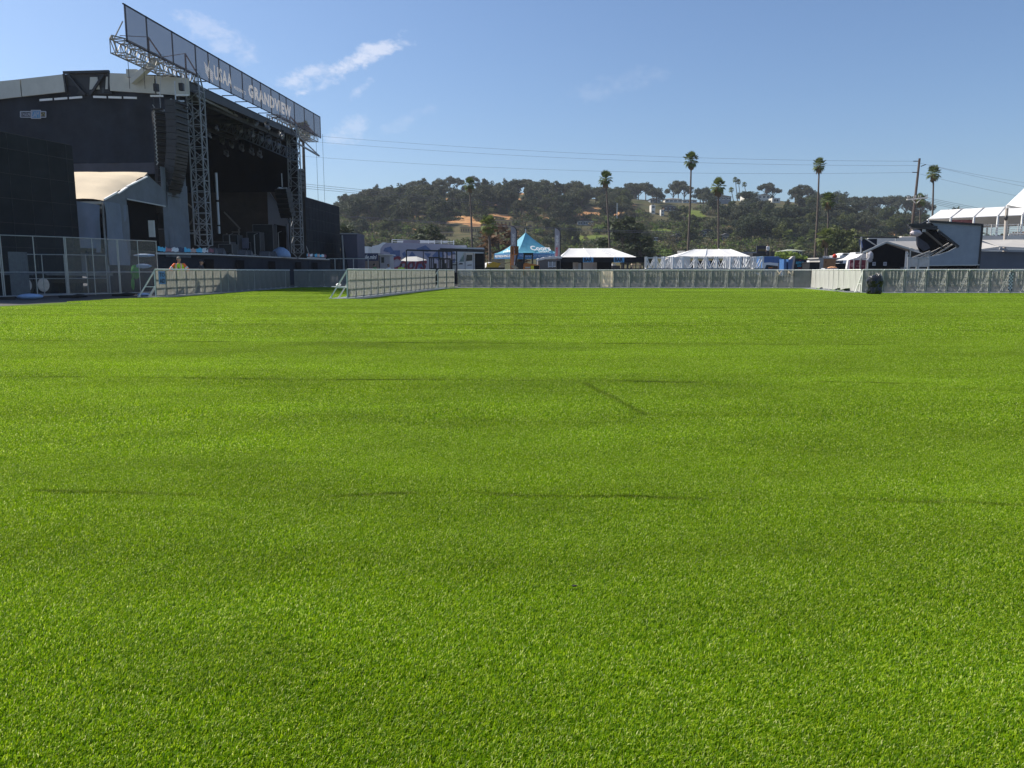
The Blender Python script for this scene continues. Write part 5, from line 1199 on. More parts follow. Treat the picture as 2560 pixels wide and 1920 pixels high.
# storage container
bx = pbox(893, 946, 633, 92, 3); r = thing('storage_container', 'brown storage container with dark blue lettered band', 'container', center(bx))
b = MB(); b.box(bx[0], bx[1], bx[2], bx[3], 0.1, bx[5] - .02)
for k in range(12): x = bx[0] + (bx[1] - bx[0]) * (k + .3) / 12; b.box(x, x + .07, bx[2] - .03, bx[2] - .002, .15, 2.0)
b.build('shell', mat('container_brown', (.20, .15, .12), .6, .12, 4), r); b = MB(); zb_ = Z(652, 92); b.box(bx[0] - .02, bx[1] + .02, bx[2] - .05, bx[2] - .035, zb_, bx[5]); b.build('blue_band', navy, r); ftext('mobile mini', 895, 942, 637, 648, 91.9, white, r, .02, .3)
b = MB(); bx2 = pbox(946, 952, 634, 92.5, 2.5); b.box(*bx2); b.build('corner_post', blackmetal, r)
# printed trailer
D = 98; r = thing('printed_trailer', 'long lilac show trailer printed with blue mountains and red script', 'trailer', (X(1045, D), D, 0))
z0_ = 1.0; zt_ = Z(608, D)
b = MB(); pts = [P(950, 690, D), P(1168, 690, D), P(1165, 640, D), P(1158, 625, D), P(1146, 616, D), P(1130, 611, D), P(1000, 607, D), P(966, 607, D), P(957, 613, D), P(951, 622, D), P(950, 636, D)]
for p in pts[:2]: p.z = .8
b.slab(pts, (0, .3, 0)); b.build('side_wall', lilac, r)
b = MB(); pts = [P(930, 690, D), P(950, 690, D), P(950, 622, D), P(957, 612, D), P(966, 606, D), P(955, 606, D + 3), P(945, 609, D), P(940, 614, D), P(930, 614, D)]
for p in pts[:2]: p.z = .8
b.slab([P(930, 615, D), P(946, 612, D), P(957, 606, D), P(966, 606.5, D), P(957, 613, D - .02), P(951, 622, D - .02), P(950, 640, D - .02), P(949.8, 690, D - .02), P(930, 690, D)], (0, 2.6, 0)); b.build('white_nose', white, r)
b = MB(); b.box(X(950, D), X(1165, D), D + .35, D + 2.6, .8, Z(613, D)); b.build('box_body', mat('trailer_body', (.42, .42, .46), .5, .05, 2), r)
b = MB()
for xs in (((948, 652), (958, 640), (966, 646), (963, 655)), ((962, 620), (977, 616), (983, 626), (975, 632), (958, 628)), ((975, 637), (998, 625), (1000, 640), (985, 650)), ((1022, 640), (1030, 628), (1040, 640), (1032, 652)), ((1040, 622), (1064, 613), (1078, 625), (1070, 630), (1050, 628)), ((1005, 634), (1012, 628), (1016, 640), (1010, 645)), ((1080, 640), (1098, 622), (1112, 640), (1096, 652)), ((1060, 632), (1078, 634), (1070, 645)), ((1110, 628), (1128, 620), (1140, 634), (1122, 640)), ((1042, 655), (1066, 648), (1060, 672), (1046, 670)), ((1130, 650), (1146, 640), (1150, 665), (1134, 664))):
    b.slab([P(a, c, D - .02) for a, c in xs], (0, -.015, 0))
b.build('mountain_print', mount, r)
ftext('Coors', 975, 1068, 640, 676, D - .1, redp, r, .03, .35, 'script')
b = MB()
for px, py in ((980, 607), (1010, 607), (1045, 608), (1071, 608), (1086, 609), (1103, 610), (1134, 611)): q = P(px, 600, D + 1); b.bar((q.x, D + 1, zt_ - .3), (q.x, D + 1, q.z), .09)
b.bar(P(980, 599, D + 1), P(1136, 604, D + 1), .08); b.bar(P(980, 604, D + 1), P(1136, 608, D + 1), .06); b.build('roof_railing', white, r)
b = MB(); b.slab([P(1008, 600, D + .9), P(1049, 600, D + .9), P(1049, 610, D + .9), P(1008, 610, D + .9)], (0, .05, 0)); b.build('rail_banner', mat('lilac_dark', (.20, .19, .24), .7, .1, 2), r)
b = MB()
for a, c in ((993, 1009), (1050, 1070), (1071, 1085), (1108, 1118)): b.slab([P(a, 602, D + .95), P(c, 602, D + .95), P(c, 605, D + .95), P(a, 605, D + .95)], (0, .05, 0)); b.slab([P(a, 606, D + .95), P(c, 606, D + .95), P(c, 608, D + .95), P(a, 608, D + .95)], (0, .05, 0))
b.build('rail_panel', white, r)
b = MB(); b.box(*pbox(975, 1000, 626, D - .04, .02, Z(638, D))); b.build('dark_blue_panel', mount, r)  # small dark blue panel on the side wall
for k in range(3):
    q = P(1120 + k * 12, 690, D); w_ = MB(); w_.tube([(q.x, D - .1, .5), (q.x, D + .3, .5)], [.5, .5], 16); w_.build('wheel', rubber, r)
# kiosk with white door
bx = pbox(950, 975, 638, 80, 2); r = thing('kiosk', 'small grey kiosk with a flat white roof edge before the printed trailer', 'kiosk', center(bx)); b = MB(); b.box(*bx); b.build('wall', mat('kiosk_grey', (.40, .39, .40), .6, .08, 3), r); b = MB(); b.box(bx[0] - .1, bx[1] + .3, bx[2] - .2, bx[3], bx[5], bx[5] + .08); b.build('roof', white, r); b = MB(); b.box(X(954, 80), X(961, 80), 79.96, 79.99, Z(657, 80), Z(643, 80)); b.build('window', glass, r)
b = MB(); q = pbox(977, 984, 640, 78, .1); b.slab([(q[0], 78, 0), (q[1] + .1, 78, 0), (q[1], 78, q[5]), (q[0], 78, q[5])], (0, .08, 0)); tag(b.build('door_panel', mat('door_pale', (.55, .55, .57), .5, .06, 4), None, loc=(q[0], 78, 0)), 'pale upright door panel leaning by the kiosk', 'panel')
# small canopy with folded fabric
r = thing('market_umbrella', 'wide white canopy umbrella with torn black edge before the red script', 'umbrella', (X(1032, 76), 76, 0)); A = P(1028, 640, 76); b = MB(); ring = [P(1001, 651, 75), P(1015, 653, 74), P(1045, 653, 74), P(1069, 650, 75.5), P(1052, 645, 78), P(1020, 644, 78)]
t1, t2_ = P(1016, 642, 76), P(1042, 641, 76); b.add([ring[0], ring[1], ring[2], ring[3], ring[4], ring[5], t1, t2_], [(0, 1, 6), (1, 2, 7, 6), (2, 3, 7), (3, 4, 7), (4, 5, 6, 7), (5, 0, 6)]); b.build('canopy', mat('canopy_pale', (.50, .50, .48), .7, .12, 3, transl=.2), r); b = MB(); b.bar((X(1032, 76), 76, 0), (X(1032, 76), 76, A.z - .1), .07); b.bar(ring[0], t1, .06); b.bar(ring[3], t2_, .06); b.build('pole', blackmetal, r)
# black lifts
def lift(px0, px1, pyt, D, label):
    bx = pbox(px0, px1, pyt, D, 1.8); r = thing('forklift', label, 'forklift', center(bx)); b = MB(); x0, x1 = bx[0], bx[1]; h = bx[5]
    for x in (x0, x1):
        for y in (D, D + 1.6): b.bar((x, y, .6), (x, y, h), .1)
    b.box(x0 - .1, x1 + .1, D - .1, D + 1.7, h - .08, h + .02)
    b.build('cage', blackmetal, r); b = MB(); b.box(x0, x1, D + .1, D + 1.7, .5, 1.35); b.box(x0 + .2, x1 - .3, D + .7, D + 1.2, 1.35, 1.75); b.build('body', mat('lift_dark', (.05, .05, .055), .5, .2, 4), r)
    b = MB()
    for f in (.25, .45): b.bar((x0 + (x1 - x0) * f, D - .3, .1), (x0 + (x1 - x0) * f, D - .3, h - .1), .09)
    b.build('mast', blackmetal, r)
    for sx in (0, 1):
        w_ = MB(); x = x0 + .3 + sx * (x1 - x0 - .6); w_.tube([(x, D - .1, .32), (x, D + .2, .32)], [.34, .34], 14); w_.build('wheel', rubber, r)
lift(1075, 1098, 643, 66, 'black forklift at the left before the printed trailer'); lift(1102, 1123, 646, 64, 'second black forklift next to the white truck')
# roof rack frame and white truck
r = thing('work_truck', 'white truck with black pipe frame over the cab and bed', 'truck', (X(1160, 66), 66, 0)); D = 66
zc = Z(631, D); x0, x1, x2, x3 = X(1118, D), X(1147, D), X(1163, D), X(1188, D)
xa, xb_, xc, xd = X(1134, D), X(1162, D), X(1187, D), X(1189, D)
b = MB(); prof = [(xa - .55, .75), (xd, .75), (xd, 2.55), (xd - .1, 2.68), (xb_ - .1, 2.68), (xb_ - .55, 1.75), (xa - .3, 1.55), (xa - .55, 1.35)]
prof = [(X(1128, D), .7), (X(1187, D), .7), (X(1187, D), Z(634, D)), (X(1184, D), Z(632, D)), (X(1160, D), Z(632, D)), (X(1150, D), Z(655, D)), (X(1134, D), Z(657, D)), (X(1128, D), Z(664, D))]
b.slab([(x, D, z) for x, z in prof], (0, 2.1, 0)); b.build('body', white, r)
b = MB(); b.slab([(X(1165, D), D - .02, Z(653, D)), (X(1181, D), D - .02, Z(651, D)), (X(1181, D), D - .02, Z(637, D)), (X(1167, D), D - .02, Z(637, D))], (0, -.02, 0)); b.build('window', glass, r)
b = MB(); b.slab([(X(1149, D), D + .1, Z(655, D)), (X(1159.5, D), D + .1, Z(633, D)), (X(1159.5, D), D + 2, Z(633, D)), (X(1149, D), D + 2, Z(655, D))], (-.03, 0, .01)); b.slab([(X(1150, D), D - .015, Z(654, D)), (X(1160, D), D - .015, Z(654, D)), (X(1160, D), D - .015, Z(635, D))], (0, -.01, 0)); b.build('windscreen', wglass, r)
b = MB(); b.slab([(X(1146, D), D - .015, Z(661, D)), (X(1157, D), D - .015, Z(661, D)), (X(1157, D), D - .015, Z(658, D)), (X(1150, D), D - .015, Z(657.5, D))], (0, -.01, 0)); b.slab([(X(1168, D), D - .015, Z(664, D)), (X(1180, D), D - .015, Z(663, D)), (X(1179, D), D - .015, Z(661.5, D)), (X(1170, D), D - .015, Z(662, D))], (0, -.01, 0)); b.build('vent', inkblack, r)
b = MB(); b.bar((X(1163, D), D - .03, .8), (X(1163, D), D - .03, Z(633, D)), .05); b.bar((X(1184, D), D - .03, .8), (X(1184, D), D - .03, Z(633, D)), .05); b.build('door_seam', mat('seam_grey', (.3, .3, .32), .6, .1, 3), r)
b = MB(); b.box(X(1188, D), X(1210, D), D, D + 2.1, .8, Z(629, D) - .15); b.build('cargo_box', blackcloth, r)
b = MB()
for px in (1098, 1108, 1118, 1130, 1142, 1211): b.bar((X(px, D - .3), D - .3, .3), (X(px, D - .3), D - .3, Z(624, D)), .1)
for py in (635, 650, 662): b.bar(P(1130, py, D - .3), P(1142, py, D - .3), .07)
b.bar(P(1017, 625, D - .3), P(1130, 628, D - .3), .12); b.bar(P(1100, 624, D - .3), P(1212, 627, D - .3), .2, .24); b.bar(P(1100, 625, D + 1.9), P(1212, 628, D + 1.9), .14); b.bar(P(1017, 626, D + .6), P(1130, 629, D + .6), .08)
for px in (1100, 1130, 1155, 1180, 1211): b.bar(P(px, 626, D - .3), P(px, 627, D + 1.9), .1)
b.bar((X(1018, D), D - .3, 0), (X(1018, D), D - .3, Z(625, D)), .09); b.bar((X(1060, D), D - .3, 0), (X(1060, D), D - .3, Z(626, D)), .06)
b.build('pipe_frame', blackmetal, r)
b = MB(); b.box(X(1101, D), X(1128, D), D - .2, D + 1.5, Z(623, D), Z(621, D)); b.build('rolled_cover', mat('cover_grey', (.35, .33, .32), .8, .1, 4), r)
for x in (X(1140, D), X(1202, D)): w_ = MB(); w_.tube([(x, D - .06, .5), (x, D + .3, .5)], [.5, .5], 18); w_.build('wheel', rubber, r)
bx = pbox(1138, 1209, 619, 96, 3); r = thing('box_trailer', 'plain grey box trailer seen above the black truck frame', 'trailer', center(bx)); b = MB(); b.box(bx[0], bx[1], bx[2], bx[3], .9, bx[5]); b.build('body', mat('boxtrailer_grey', (.50, .52, .52), .5, .06, 2), r)
for k in range(2): w_ = MB(); x = bx[0] + 1 + k; w_.tube([(x, 95.9, .5), (x, 96.3, .5)], [.5, .5], 14); w_.build('wheel', rubber, r)
# yellow attachment and planks
D = 63; r = thing('loader_bucket', 'yellow loader bucket resting on a pallet right of the white truck', 'bucket', (X(1228, D), D, .8)); b = MB(); b.slab([P(1216, 668, D), P(1245, 669, D), P(1252, 658, D), P(1240, 656, D), P(1232, 654, D), P(1222, 662, D), P(1217, 655, D)], (0, 1.4, 0)); b.build('shell', yellow, r); b = MB(); b.box(X(1213, D), X(1262, D), D - .1, D + 1.6, .6, Z(669, D)); b.build('pallet', mat('dark_olive', (.06, .06, .04), .8, .2, 3), r)
D = 66; r = thing('plank_stack', 'stack of pale planks behind the yellow bucket', 'planks', (X(1245, D), D, .9)); b = MB()
for k in range(6): b.box(X(1212 + 3 * k, D), X(1262, D), D, D + 1.5, 1.2 + .16 * k, 1.32 + .16 * k)
b.build('boards', planks, r); b = MB(); b.box(X(1215, D), X(1260, D), D, D + 1.4, 0, 1.18); b.build('trestle', blackmetal, r)
b = MB(); q = P(1226, 655, 70); b.ball((q.x, 70, q.z - .9), 1.0, 14, 8, (1.1, 1, .9)); b.v = [(x, y, max(z, .0)) for x, y, z in b.v]; tag(b.build('white_umbrella', whitefab, None, loc=(q.x, 70, 0)), 'white dome shaped cover below the short dark palm', 'cover')
# telehandler
D = 60; r = thing('telehandler', 'orange telehandler with raised rusty carriage before the blue peaked tent', 'telehandler', (X(1320, D), D, 0))
b = MB(); b.slab([P(1306, 690, D), P(1349, 690, D), P(1349, 664, D), P(1340, 661, D), P(1312, 657, D), P(1309, 660, D)], (0, 1.8, 0)); b.build('hood', orange, r)
b = MB(); b.box(X(1327, D), X(1334.5, D), D - .03, D - .005, 1.0, Z(664, D)); b.build('yellow_panel', mat('bright_yellow', (.75, .62, .03), .5, .08, 3), r); b = MB(); b.box(X(1334.5, D), X(1348, D), D - .03, D - .005, 1.0, Z(664.5, D)); b.build('grille', intblack, r)
b = MB(); b.box(X(1313, D), X(1326, D), D - .03, D - .01, Z(671, D), Z(667, D)); b.build('number_plate', mat('plate_pale', (.5, .46, .4), .5, .3, 30), r)
b = MB()
for px in (1282.5, 1277.5): b.bar((X(px, D), D, .6), (X(px, D), D, Z(616, D)), .15, .12)
b.bar(P(1277, 636, D), P(1293, 636, D), .1); b.build('mast', orange, r)
b = MB()
for a, c in ((1281, 617), (1295, 617)):
    b.bar(P(a, 617, D - .05), P(a, 636, D - .05), .09)
b.bar(P(1276, 617, D), P(1297, 617, D), .09); b.bar(P(1281, 627, D), P(1295, 627, D), .06); b.box(X(1287, D), X(1295, D), D + .05, D + .4, Z(636, D), Z(618, D)); b.build('carriage', rust, r)
b = MB()
for p_, q_ in (((1293, 636), (1288, 664)), ((1311, 636), (1306, 690)), ((1331, 636), (1331, 662)), ((1311, 636), (1331, 636)), ((1308, 634), (1333, 634))): b.bar(P(*p_, D + .3), P(*q_, D + .3), .12)
b.build('cab_frame', blackmetal, r); b = MB(); b.box(X(1292, D), X(1310, D), D + .4, D + 1.4, .7, Z(655, D)); b.build('engine', mat('engine_dark', (.04, .04, .035), .6, .3, 6), r)
b = MB(); b.slab([P(1276, 664, D - .6), P(1287, 663, D - .6), P(1297, 671, D - .6), P(1284, 672, D - .6)], (0, .9, 0)); b.build('fork_plate', planks, r)
for px in (1290, 1336): w_ = MB(); x = X(px, D, .5); w_.tube([(x, D - .2, .5), (x, D + .3, .5)], [.52, .52], 18); w_.build('wheel', rubber, r)
# light blue peaked tent
D = 80; r = thing('peaked_tent', 'light blue peaked tent with white script lettering', 'tent', (X(1330, D), D, 0))
apx = P(1314, 582, D + 1.0); ez = 2.95; C1 = Vector((X(1291, D - 1, 3), D - 1.0, ez)); L_ = 5.15; th = R(27)
d1 = Vector((math.cos(th), math.sin(th), 0)); d2 = Vector((-math.sin(th), math.cos(th), 0)); cs_ = [C1, C1 + d1 * L_, C1 + d1 * L_ + d2 * L_, C1 + d2 * L_]
cen = sum(cs_, Vector()) / 4; apx = Vector((X(1314, cen.y, 5), cen.y, Z(581, cen.y)))
shift = apx.x - cen.x; b = MB(); nu, nv_ = 16, 12
def tp(k, u, v):
    p = cs_[k].lerp(cs_[(k + 1) % 4], u); w = v ** 1.0; xy = p.lerp(Vector((apx.x, apx.y, ez)), w); z = ez + (apx.z - ez) * (v ** 1.55) - .10 * math.sin(math.pi * u) * (1 - v); z += .05 * math.sin(u * 40) * v * (1 - v) * 2; return Vector((xy.x, xy.y, z))
for k in range(4):
    o_ = len(b.v); b.v += [tuple(tp(k, i / nu, j / nv_)) for j in range(nv_ + 1) for i in range(nu + 1)]
    b.f += [(o_ + j * (nu + 1) + i, o_ + j * (nu + 1) + i + 1, o_ + (j + 1) * (nu + 1) + i + 1, o_ + (j + 1) * (nu + 1) + i) for j in range(nv_) for i in range(nu)]
b.build('canopy', ltblue, r, smooth=True)
b = MB()
for k in range(4): a, c = cs_[k], cs_[(k + 1) % 4]; b.quad(a - Vector((0, 0, .56)), c - Vector((0, 0, .56)), c - Vector((0, 0, .02)), a - Vector((0, 0, .02)))
b.build('valance', midblue, r)
b = MB(); b.bar(apx - Vector((0, 0, .1)), apx + Vector((0, 0, .35)), .08); b.build('finial', white, r)
b = MB()
for c_ in cs_: b.bar((c_.x, c_.y, 0), c_, .09)
b.build('leg_poles', galv, r)
nf = (-d2) * .03; A = C1 + d1 * L_ * .06 + nf - Vector((0, 0, .42)); txt("WORLD'S MOST REFRESHING BEER", A, d1 * L_ * .86, Vector((0, 0, .24)), mat('shaded_valance_print', (.45, .60, .78), .6, .05, 3), r, 'valance_lettering', -.01, .01)  # shade of this side put into the lettering colour, white on the lit side
A = C1 + d2 * L_ * .95 - d1 * .03 - Vector((0, 0, .42)); txt('REFRESHING BEER', A, -d2 * L_ * .9, Vector((0, 0, .24)), white, r, 'valance_lettering', -.01, .01)
sl = tp(0, .5, .12); sl2 = tp(0, .5, .46); up_ = (sl2 - sl); fn = d1.cross(up_).normalized(); 
if fn.y > 0: fn = -fn
txt('Coors', sl + fn * .16 - d1 * .55 + up_ * .18, d1 * 2.35, up_ * .80, white, r, 'script', .01, .03, .25); txt('LIGHT', sl + fn * .14 + d1 * .15 - up_ * .12, d1 * 1.3, up_ * .26, white, r, 'lettering', .01, .02)
sl = tp(3, .5, .1); sl2 = tp(3, .5, .3); up_ = sl2 - sl; dd_ = -d2; fn = dd_.cross(up_).normalized()
if fn.x > 0: fn = -fn
txt('Coors', sl + fn * .12 - dd_ * 1.0, dd_ * 1.8, up_, white, r, 'script', .01, .03, .25)
# feather flags
def feather(px0, px1, pyt, D, label, word):
    r = thing('feather_flag', label, 'flag', (X(px1, D), D, 0)); xl, xr = X(px0, D, 4), X(px1, D, 4); zt = Z(pyt, D); w = xr - xl
    edge = [(xr, .9), (xr, zt - w * 1.0)] + [(xl + w * math.cos(t), zt - w * 1.0 + w * 1.0 * math.sin(t)) for t in (.5, 1.0, 1.3, 1.57)] + [(xl, .9)]
    b = MB(); b.slab([(x, D, z) for x, z in edge], (0, .02, 0)); b.build('flag_sheet', mat('flag_grey', (.40, .40, .45), .8, .1, 2, transl=.4), r)
    b = MB(); pts = [(xr + .04, D, 0)] + [(x + .04, D, z) for x, z in edge[1:6]]; b.tube(pts, [.05, .05, .045, .04, .035, .03], 6); b.build('pole', blackmetal, r)
    H = zt - 1.2; txt(word, (xl + w * .72, D - .02, zt - w * 1.0 - H * .30), (0, 0, H * .27), (-w * .5, 0, 0), white, r, 'lettering', .01, .02)
    txt('OUTDOOR', (xl + w * .62, D - .02, zt - w * 1.0 - H * .62), (0, 0, H * .29), (-w * .42, 0, 0), mat('flag_red', (.60, .05, .08), .6, .1, 3), r, 'lettering', .01, .03)
    b = MB(); b.ball((xr - w * .45, D - .02, zt - w * 1.0 - H * .72), .13, 10, 6, (1, .1, 1)); b.build('emblem', white, r)
feather(1277, 1291, 565, 70, 'grey feather flag left of the blue peaked tent', 'THINK'); feather(1387, 1400, 570, 70, 'grey feather flag between the blue peaked tent and the bar tent', 'THINK')
# small grey tent with window
D = 68; r = thing('small_canopy', 'small grey walled canopy with a white scalloped roof left of the bar tent', 'tent', (X(1370, D), D, 0)); x0, x1 = X(1345, D), X(1401, D); b = MB(); b.box(x0, x1, D, D + 3, 0, Z(648, D)); b.build('wall', mat('canopy_wall', (.17, .155, .145), .85, .12, 2), r)
b = MB(); n_ = 12
for i in range(n_ + 1): t = i / n_; x = x0 - .1 + (x1 - x0 + .2) * t; z = Z(651, D) + (Z(644, D) - Z(651, D)) * (1 - (1 - t) ** 3) + .02 * math.sin(i * 2); b.v += [(x, D - .1, z - .08), (x, D - .1, z + .1), (x, D + 3, z + .14)]
b.f = [f for i in range(n_) for f in ((3 * i, 3 * i + 3, 3 * i + 4, 3 * i + 1), (3 * i + 1, 3 * i + 4, 3 * i + 5, 3 * i + 2))]; b.build('roof', whitefab, r)
b = MB(); b.box(X(1371, D), X(1391, D), D - .05, D - .01, Z(667, D), Z(655, D)); b.build('window', mat('window_pale', (.42, .41, .40), .4, .1, 3), r); b = MB()
for px in (1371, 1381, 1391): b.bar((X(px, D), D - .07, Z(669, D)), (X(px, D), D - .07, Z(654, D)), .07)
b.bar(P(1371, 667, D - .07), P(1391, 666, D - .07), .07); b.build('window_frame', white, r)
bx = pbox(1391, 1400, 652, 66, 1); b = MB(); b.box(*bx); tag(b.build('speaker_box', blackcloth, None, loc=center(bx)), 'dark box standing at the right end of the small grey canopy', 'box')
# hip roofed tents
def hip(name, label, pxl, pxr, pyb, pyr, pxa, pxb, D, dep, walls=True):
    r = thing(name, label, 'tent', (X((pxl + pxr) / 2, D), D, 0)); ze = Z(pyb, D); y1 = D + dep; ym = D + dep / 2; zr = Z(pyr, ym)
    A, B_, C_, E_ = Vector((X(pxl, D, ze), D, ze)), Vector((X(pxr, D, ze), D, ze)), Vector((X(pxr, D, ze), y1, ze)), Vector((X(pxl, D, ze), y1, ze)); R1, R2 = Vector((X(pxa, ym, zr), ym, zr)), Vector((X(pxb, ym, zr), ym, zr))
    b = MB(); nu, nv_ = 30, 8
    def sheet_(p0, p1, q0, q1):
        o_ = len(b.v)
        for j in range(nv_ + 1):
            for i in range(nu + 1):
                u, v = i / nu, j / nv_; p = p0.lerp(p1, u).lerp(q0.lerp(q1, u), v); s_ = -.10 * math.sin(math.pi * v) * abs(math.sin(math.pi * u * 3)) - .03 * math.sin(u * 50 + v * 14) * v * (1 - v); b.v.append((p.x, p.y, p.z + s_))
        b.f += [(o_ + j * (nu + 1) + i, o_ + j * (nu + 1) + i + 1, o_ + (j + 1) * (nu + 1) + i + 1, o_ + (j + 1) * (nu + 1) + i) for j in range(nv_) for i in range(nu)]
    sheet_(A, B_, R1, R2); sheet_(C_, E_, R2, R1); sheet_(E_, A, R1, R1); sheet_(B_, C_, R2, R2); b.build('roof', whitefab, r, smooth=True)
    b = MB()
    for k in (1 / 3, 2 / 3): b.bar(R1.lerp(R2, k) + Vector((0, 0, .04)), A.lerp(B_, k + .06) + Vector((0, -.02, .03)), .05)
    b.bar(R1, A, .06); b.bar(R2, B_, .06); b.build('seams', white, r)
    b = MB()
    for p in (A, A.lerp(B_, .5), B_, C_, E_): b.bar((p.x, p.y, 0), p, .08)
    b.build('poles', blackmetal, r); return r, A, B_, ze
D = 78; bt, A, B_, ze = hip('bar_tent', 'long white hip roofed bar tent with black walls and two blue signs', 1402, 1590, 643, 621, 1424, 1527, D, 6)
b = MB(); b.box(X(1401, D - .1), X(1610, D - .1), D - .16, D - .1, Z(656, D), Z(643, D)); b.build('valance', blackcloth, bt)
b = MB(); b.box(X(1401, D), X(1432, D), D - .05, D, 0, Z(655, D)); b.box(X(1492, D), X(1529, D), D - .05, D, 0, Z(655, D)); b.box(X(1401, D), X(1529, D), D + 5.7, D + 5.8, 0, Z(652, D)); b.build('walls', intblack, bt)
b = MB()
for px in (1558, 1569, 1609): b.bar((X(px, D), D - .1, 0), (X(px, D), D - .1, Z(655, D)), .12)
b.box(X(1529, D), X(1610, D), D - .1, D, 0, Z(671, D)); b.build('post', blackmetal, bt)
for px in (1457, 1534):
    r = thing('bar_sign', 'blue BAR sign, %s one on the black valance' % ('left' if px < 1500 else 'right'), 'sign', (X(px + 13, D), D - .2, Z(650, D))); b = MB(); b.box(X(px, D - .2), X(px + 26, D - .2), D - .21, D - .17, Z(656, D - .2), Z(643, D - .2)); b.build('board', signblue, r); ftext('BAR', px + 3, px + 23, 644.5, 654, D - .225, inkblack, r, .03)
r = thing('banner_wall', 'crumpled pale canvas hanging inside the bar tent', 'canvas', (X(1460, 79), 79, 0))
for a, c in ((1432, 1445), (1457, 1492)):
    A = Vector((X(a, 79), 79, .2)); cloth(A, Vector((X(c, 79) - X(a, 79), 0, 0)), Vector((0, 0, Z(655, 79) - .2)), 16, 8, .12, mat('pale_canvas', (.60, .54, .50), .7, .06, 3), 'sheet', r, a, 5)
bx = pbox(1446, 1453, 657, 78.6, .8); b = MB(); b.box(*bx); tag(b.build('fridge', mat('fridge_grey', (.35, .36, .38), .4, .1, 3), None, loc=center(bx)), 'small grey fridge standing between the two pale canvases', 'fridge')
D = 84; r = thing('bar_counter', 'counter with stacked crates under the right end of the bar tent', 'counter', (X(1545, D), D, 0)); b = MB(); b.box(X(1530, D), X(1550, D), D, D + 1, 0, Z(664, D)); b.build('cabinet', mat('counter_dark', (.06, .06, .07), .6, .2, 3), r); b = MB(); b.box(X(1531, D), X(1540, D), D + .1, D + .8, Z(664, D), Z(659, D)); b.build('white_top', white, r)
D = 92; r = thing('picnic_table', 'tan wooden table seen under the right end of the bar tent', 'table', (X(1590, D), D, 0)); b = MB(); b.box(X(1580, D), X(1602, D), D, D + 1, Z(662, D), Z(659, D)); b.box(X(1577, D), X(1605, D), D - .4, D - .1, Z(666, D), Z(664, D)); b.build('top', planks, r); b = MB()
for px in (1583, 1600): b.bar(P(px, 660, D + .4), (X(px, D), D + .4, 0), .1)
b.build('leg', planks, r)
ft, A, B_, ze = hip('white_tent', 'long white hip roofed tent behind the aluminium trusses', 1690, 1875, 641, 623, 1737, 1826, 92, 7)
b = MB(); b.box(X(1695, 92), X(1872, 92), 98, 98.1, 0, 2.4); b.build('rear_wall', intblack, ft)
b = MB(); b.box(X(1768, 92), X(1778, 92), 92.5, 92.6, 0, 2.3); b.build('blue_panel', mat('panel_blue', (.05, .2, .4), .5, .1, 3), ft)
r = thing('side_wall_tent', 'white sided tent wing sloping down at the left of the truss row', 'tent', (X(1695, 88), 88, 0)); b = MB(); b.slab([P(1660, 672, 88), P(1726, 672, 88), P(1726, 641, 88), P(1700, 640, 88), P(1664, 648, 88)], (0, 2, 0)); b.build('wall', mat('tent_peach', (.80, .72, .62), .6, .05, 2), r); b = MB(); b.slab([P(1694, 627, 99), P(1713, 627, 99), P(1713, 645, 99), P(1694, 645, 99)], (0, .1, 0)); b.build('rear_panel', mat('panel_tan', (.55, .52, .45), .6, .1, 3), r)
# aluminium truss sections, one after the other
segs = [(1616, 1638), (1640, 1660), (1658, 1678), (1682, 1706), (1708, 1742), (1740, 1766), (1766, 1792), (1792, 1816), (1814, 1832), (1826, 1850), (1850, 1876), (1866, 1888), (1884, 1907)]
for i, (a, c) in enumerate(segs):
    D = 61 + (i % 3) * .75; zb, zt = Z(671, D), Z(643, D); xa, xb_ = X(a, D), X(c, D); yw = .65
    r = thing('truss_section', 'pale aluminium truss section lying in the long row above the far barriers', 'truss', (xa, D, zb), 'aluminium truss sections in the row'); b = MB()
    for y in (D, D + yw):
        for z in (zb, zt - .05): b.bar((xa, y, z), (xb_, y, z), .06)
        for x in (xa, xb_): b.bar((x, y, zb), (x, y, zt + .05), .13 if i % 2 else .09)
    b.build('chords', white if i % 2 else alu, r); b = MB(); m_ = (xa + xb_) / 2
    for y in (D, D + yw):
        b.bar((xa, y, zt), (m_, y, zb), .06); b.bar((m_, y, zb), (xb_, y, zt), .06)
    for x in (xa, m_, xb_): b.bar((x, D, zb), (x, D + yw, zb), .05)
    b.build('lacing', white, r)
D = 61; r = thing('truss_dolly', 'long dark flatbed carrying the row of aluminium trusses', 'trailer', (X(1760, D), D, 0)); b = MB(); b.box(X(1612, D), X(1910, D), D - .2, D + 2.4, .95, Z(672, D)); b.build('bed', blackmetal, r)
for k in range(8): w_ = MB(); x = X(1625 + k * 38, D); w_.tube([(x, D, .45), (x, D + .3, .45)], [.45, .45], 12); w_.build('wheel', rubber, r)
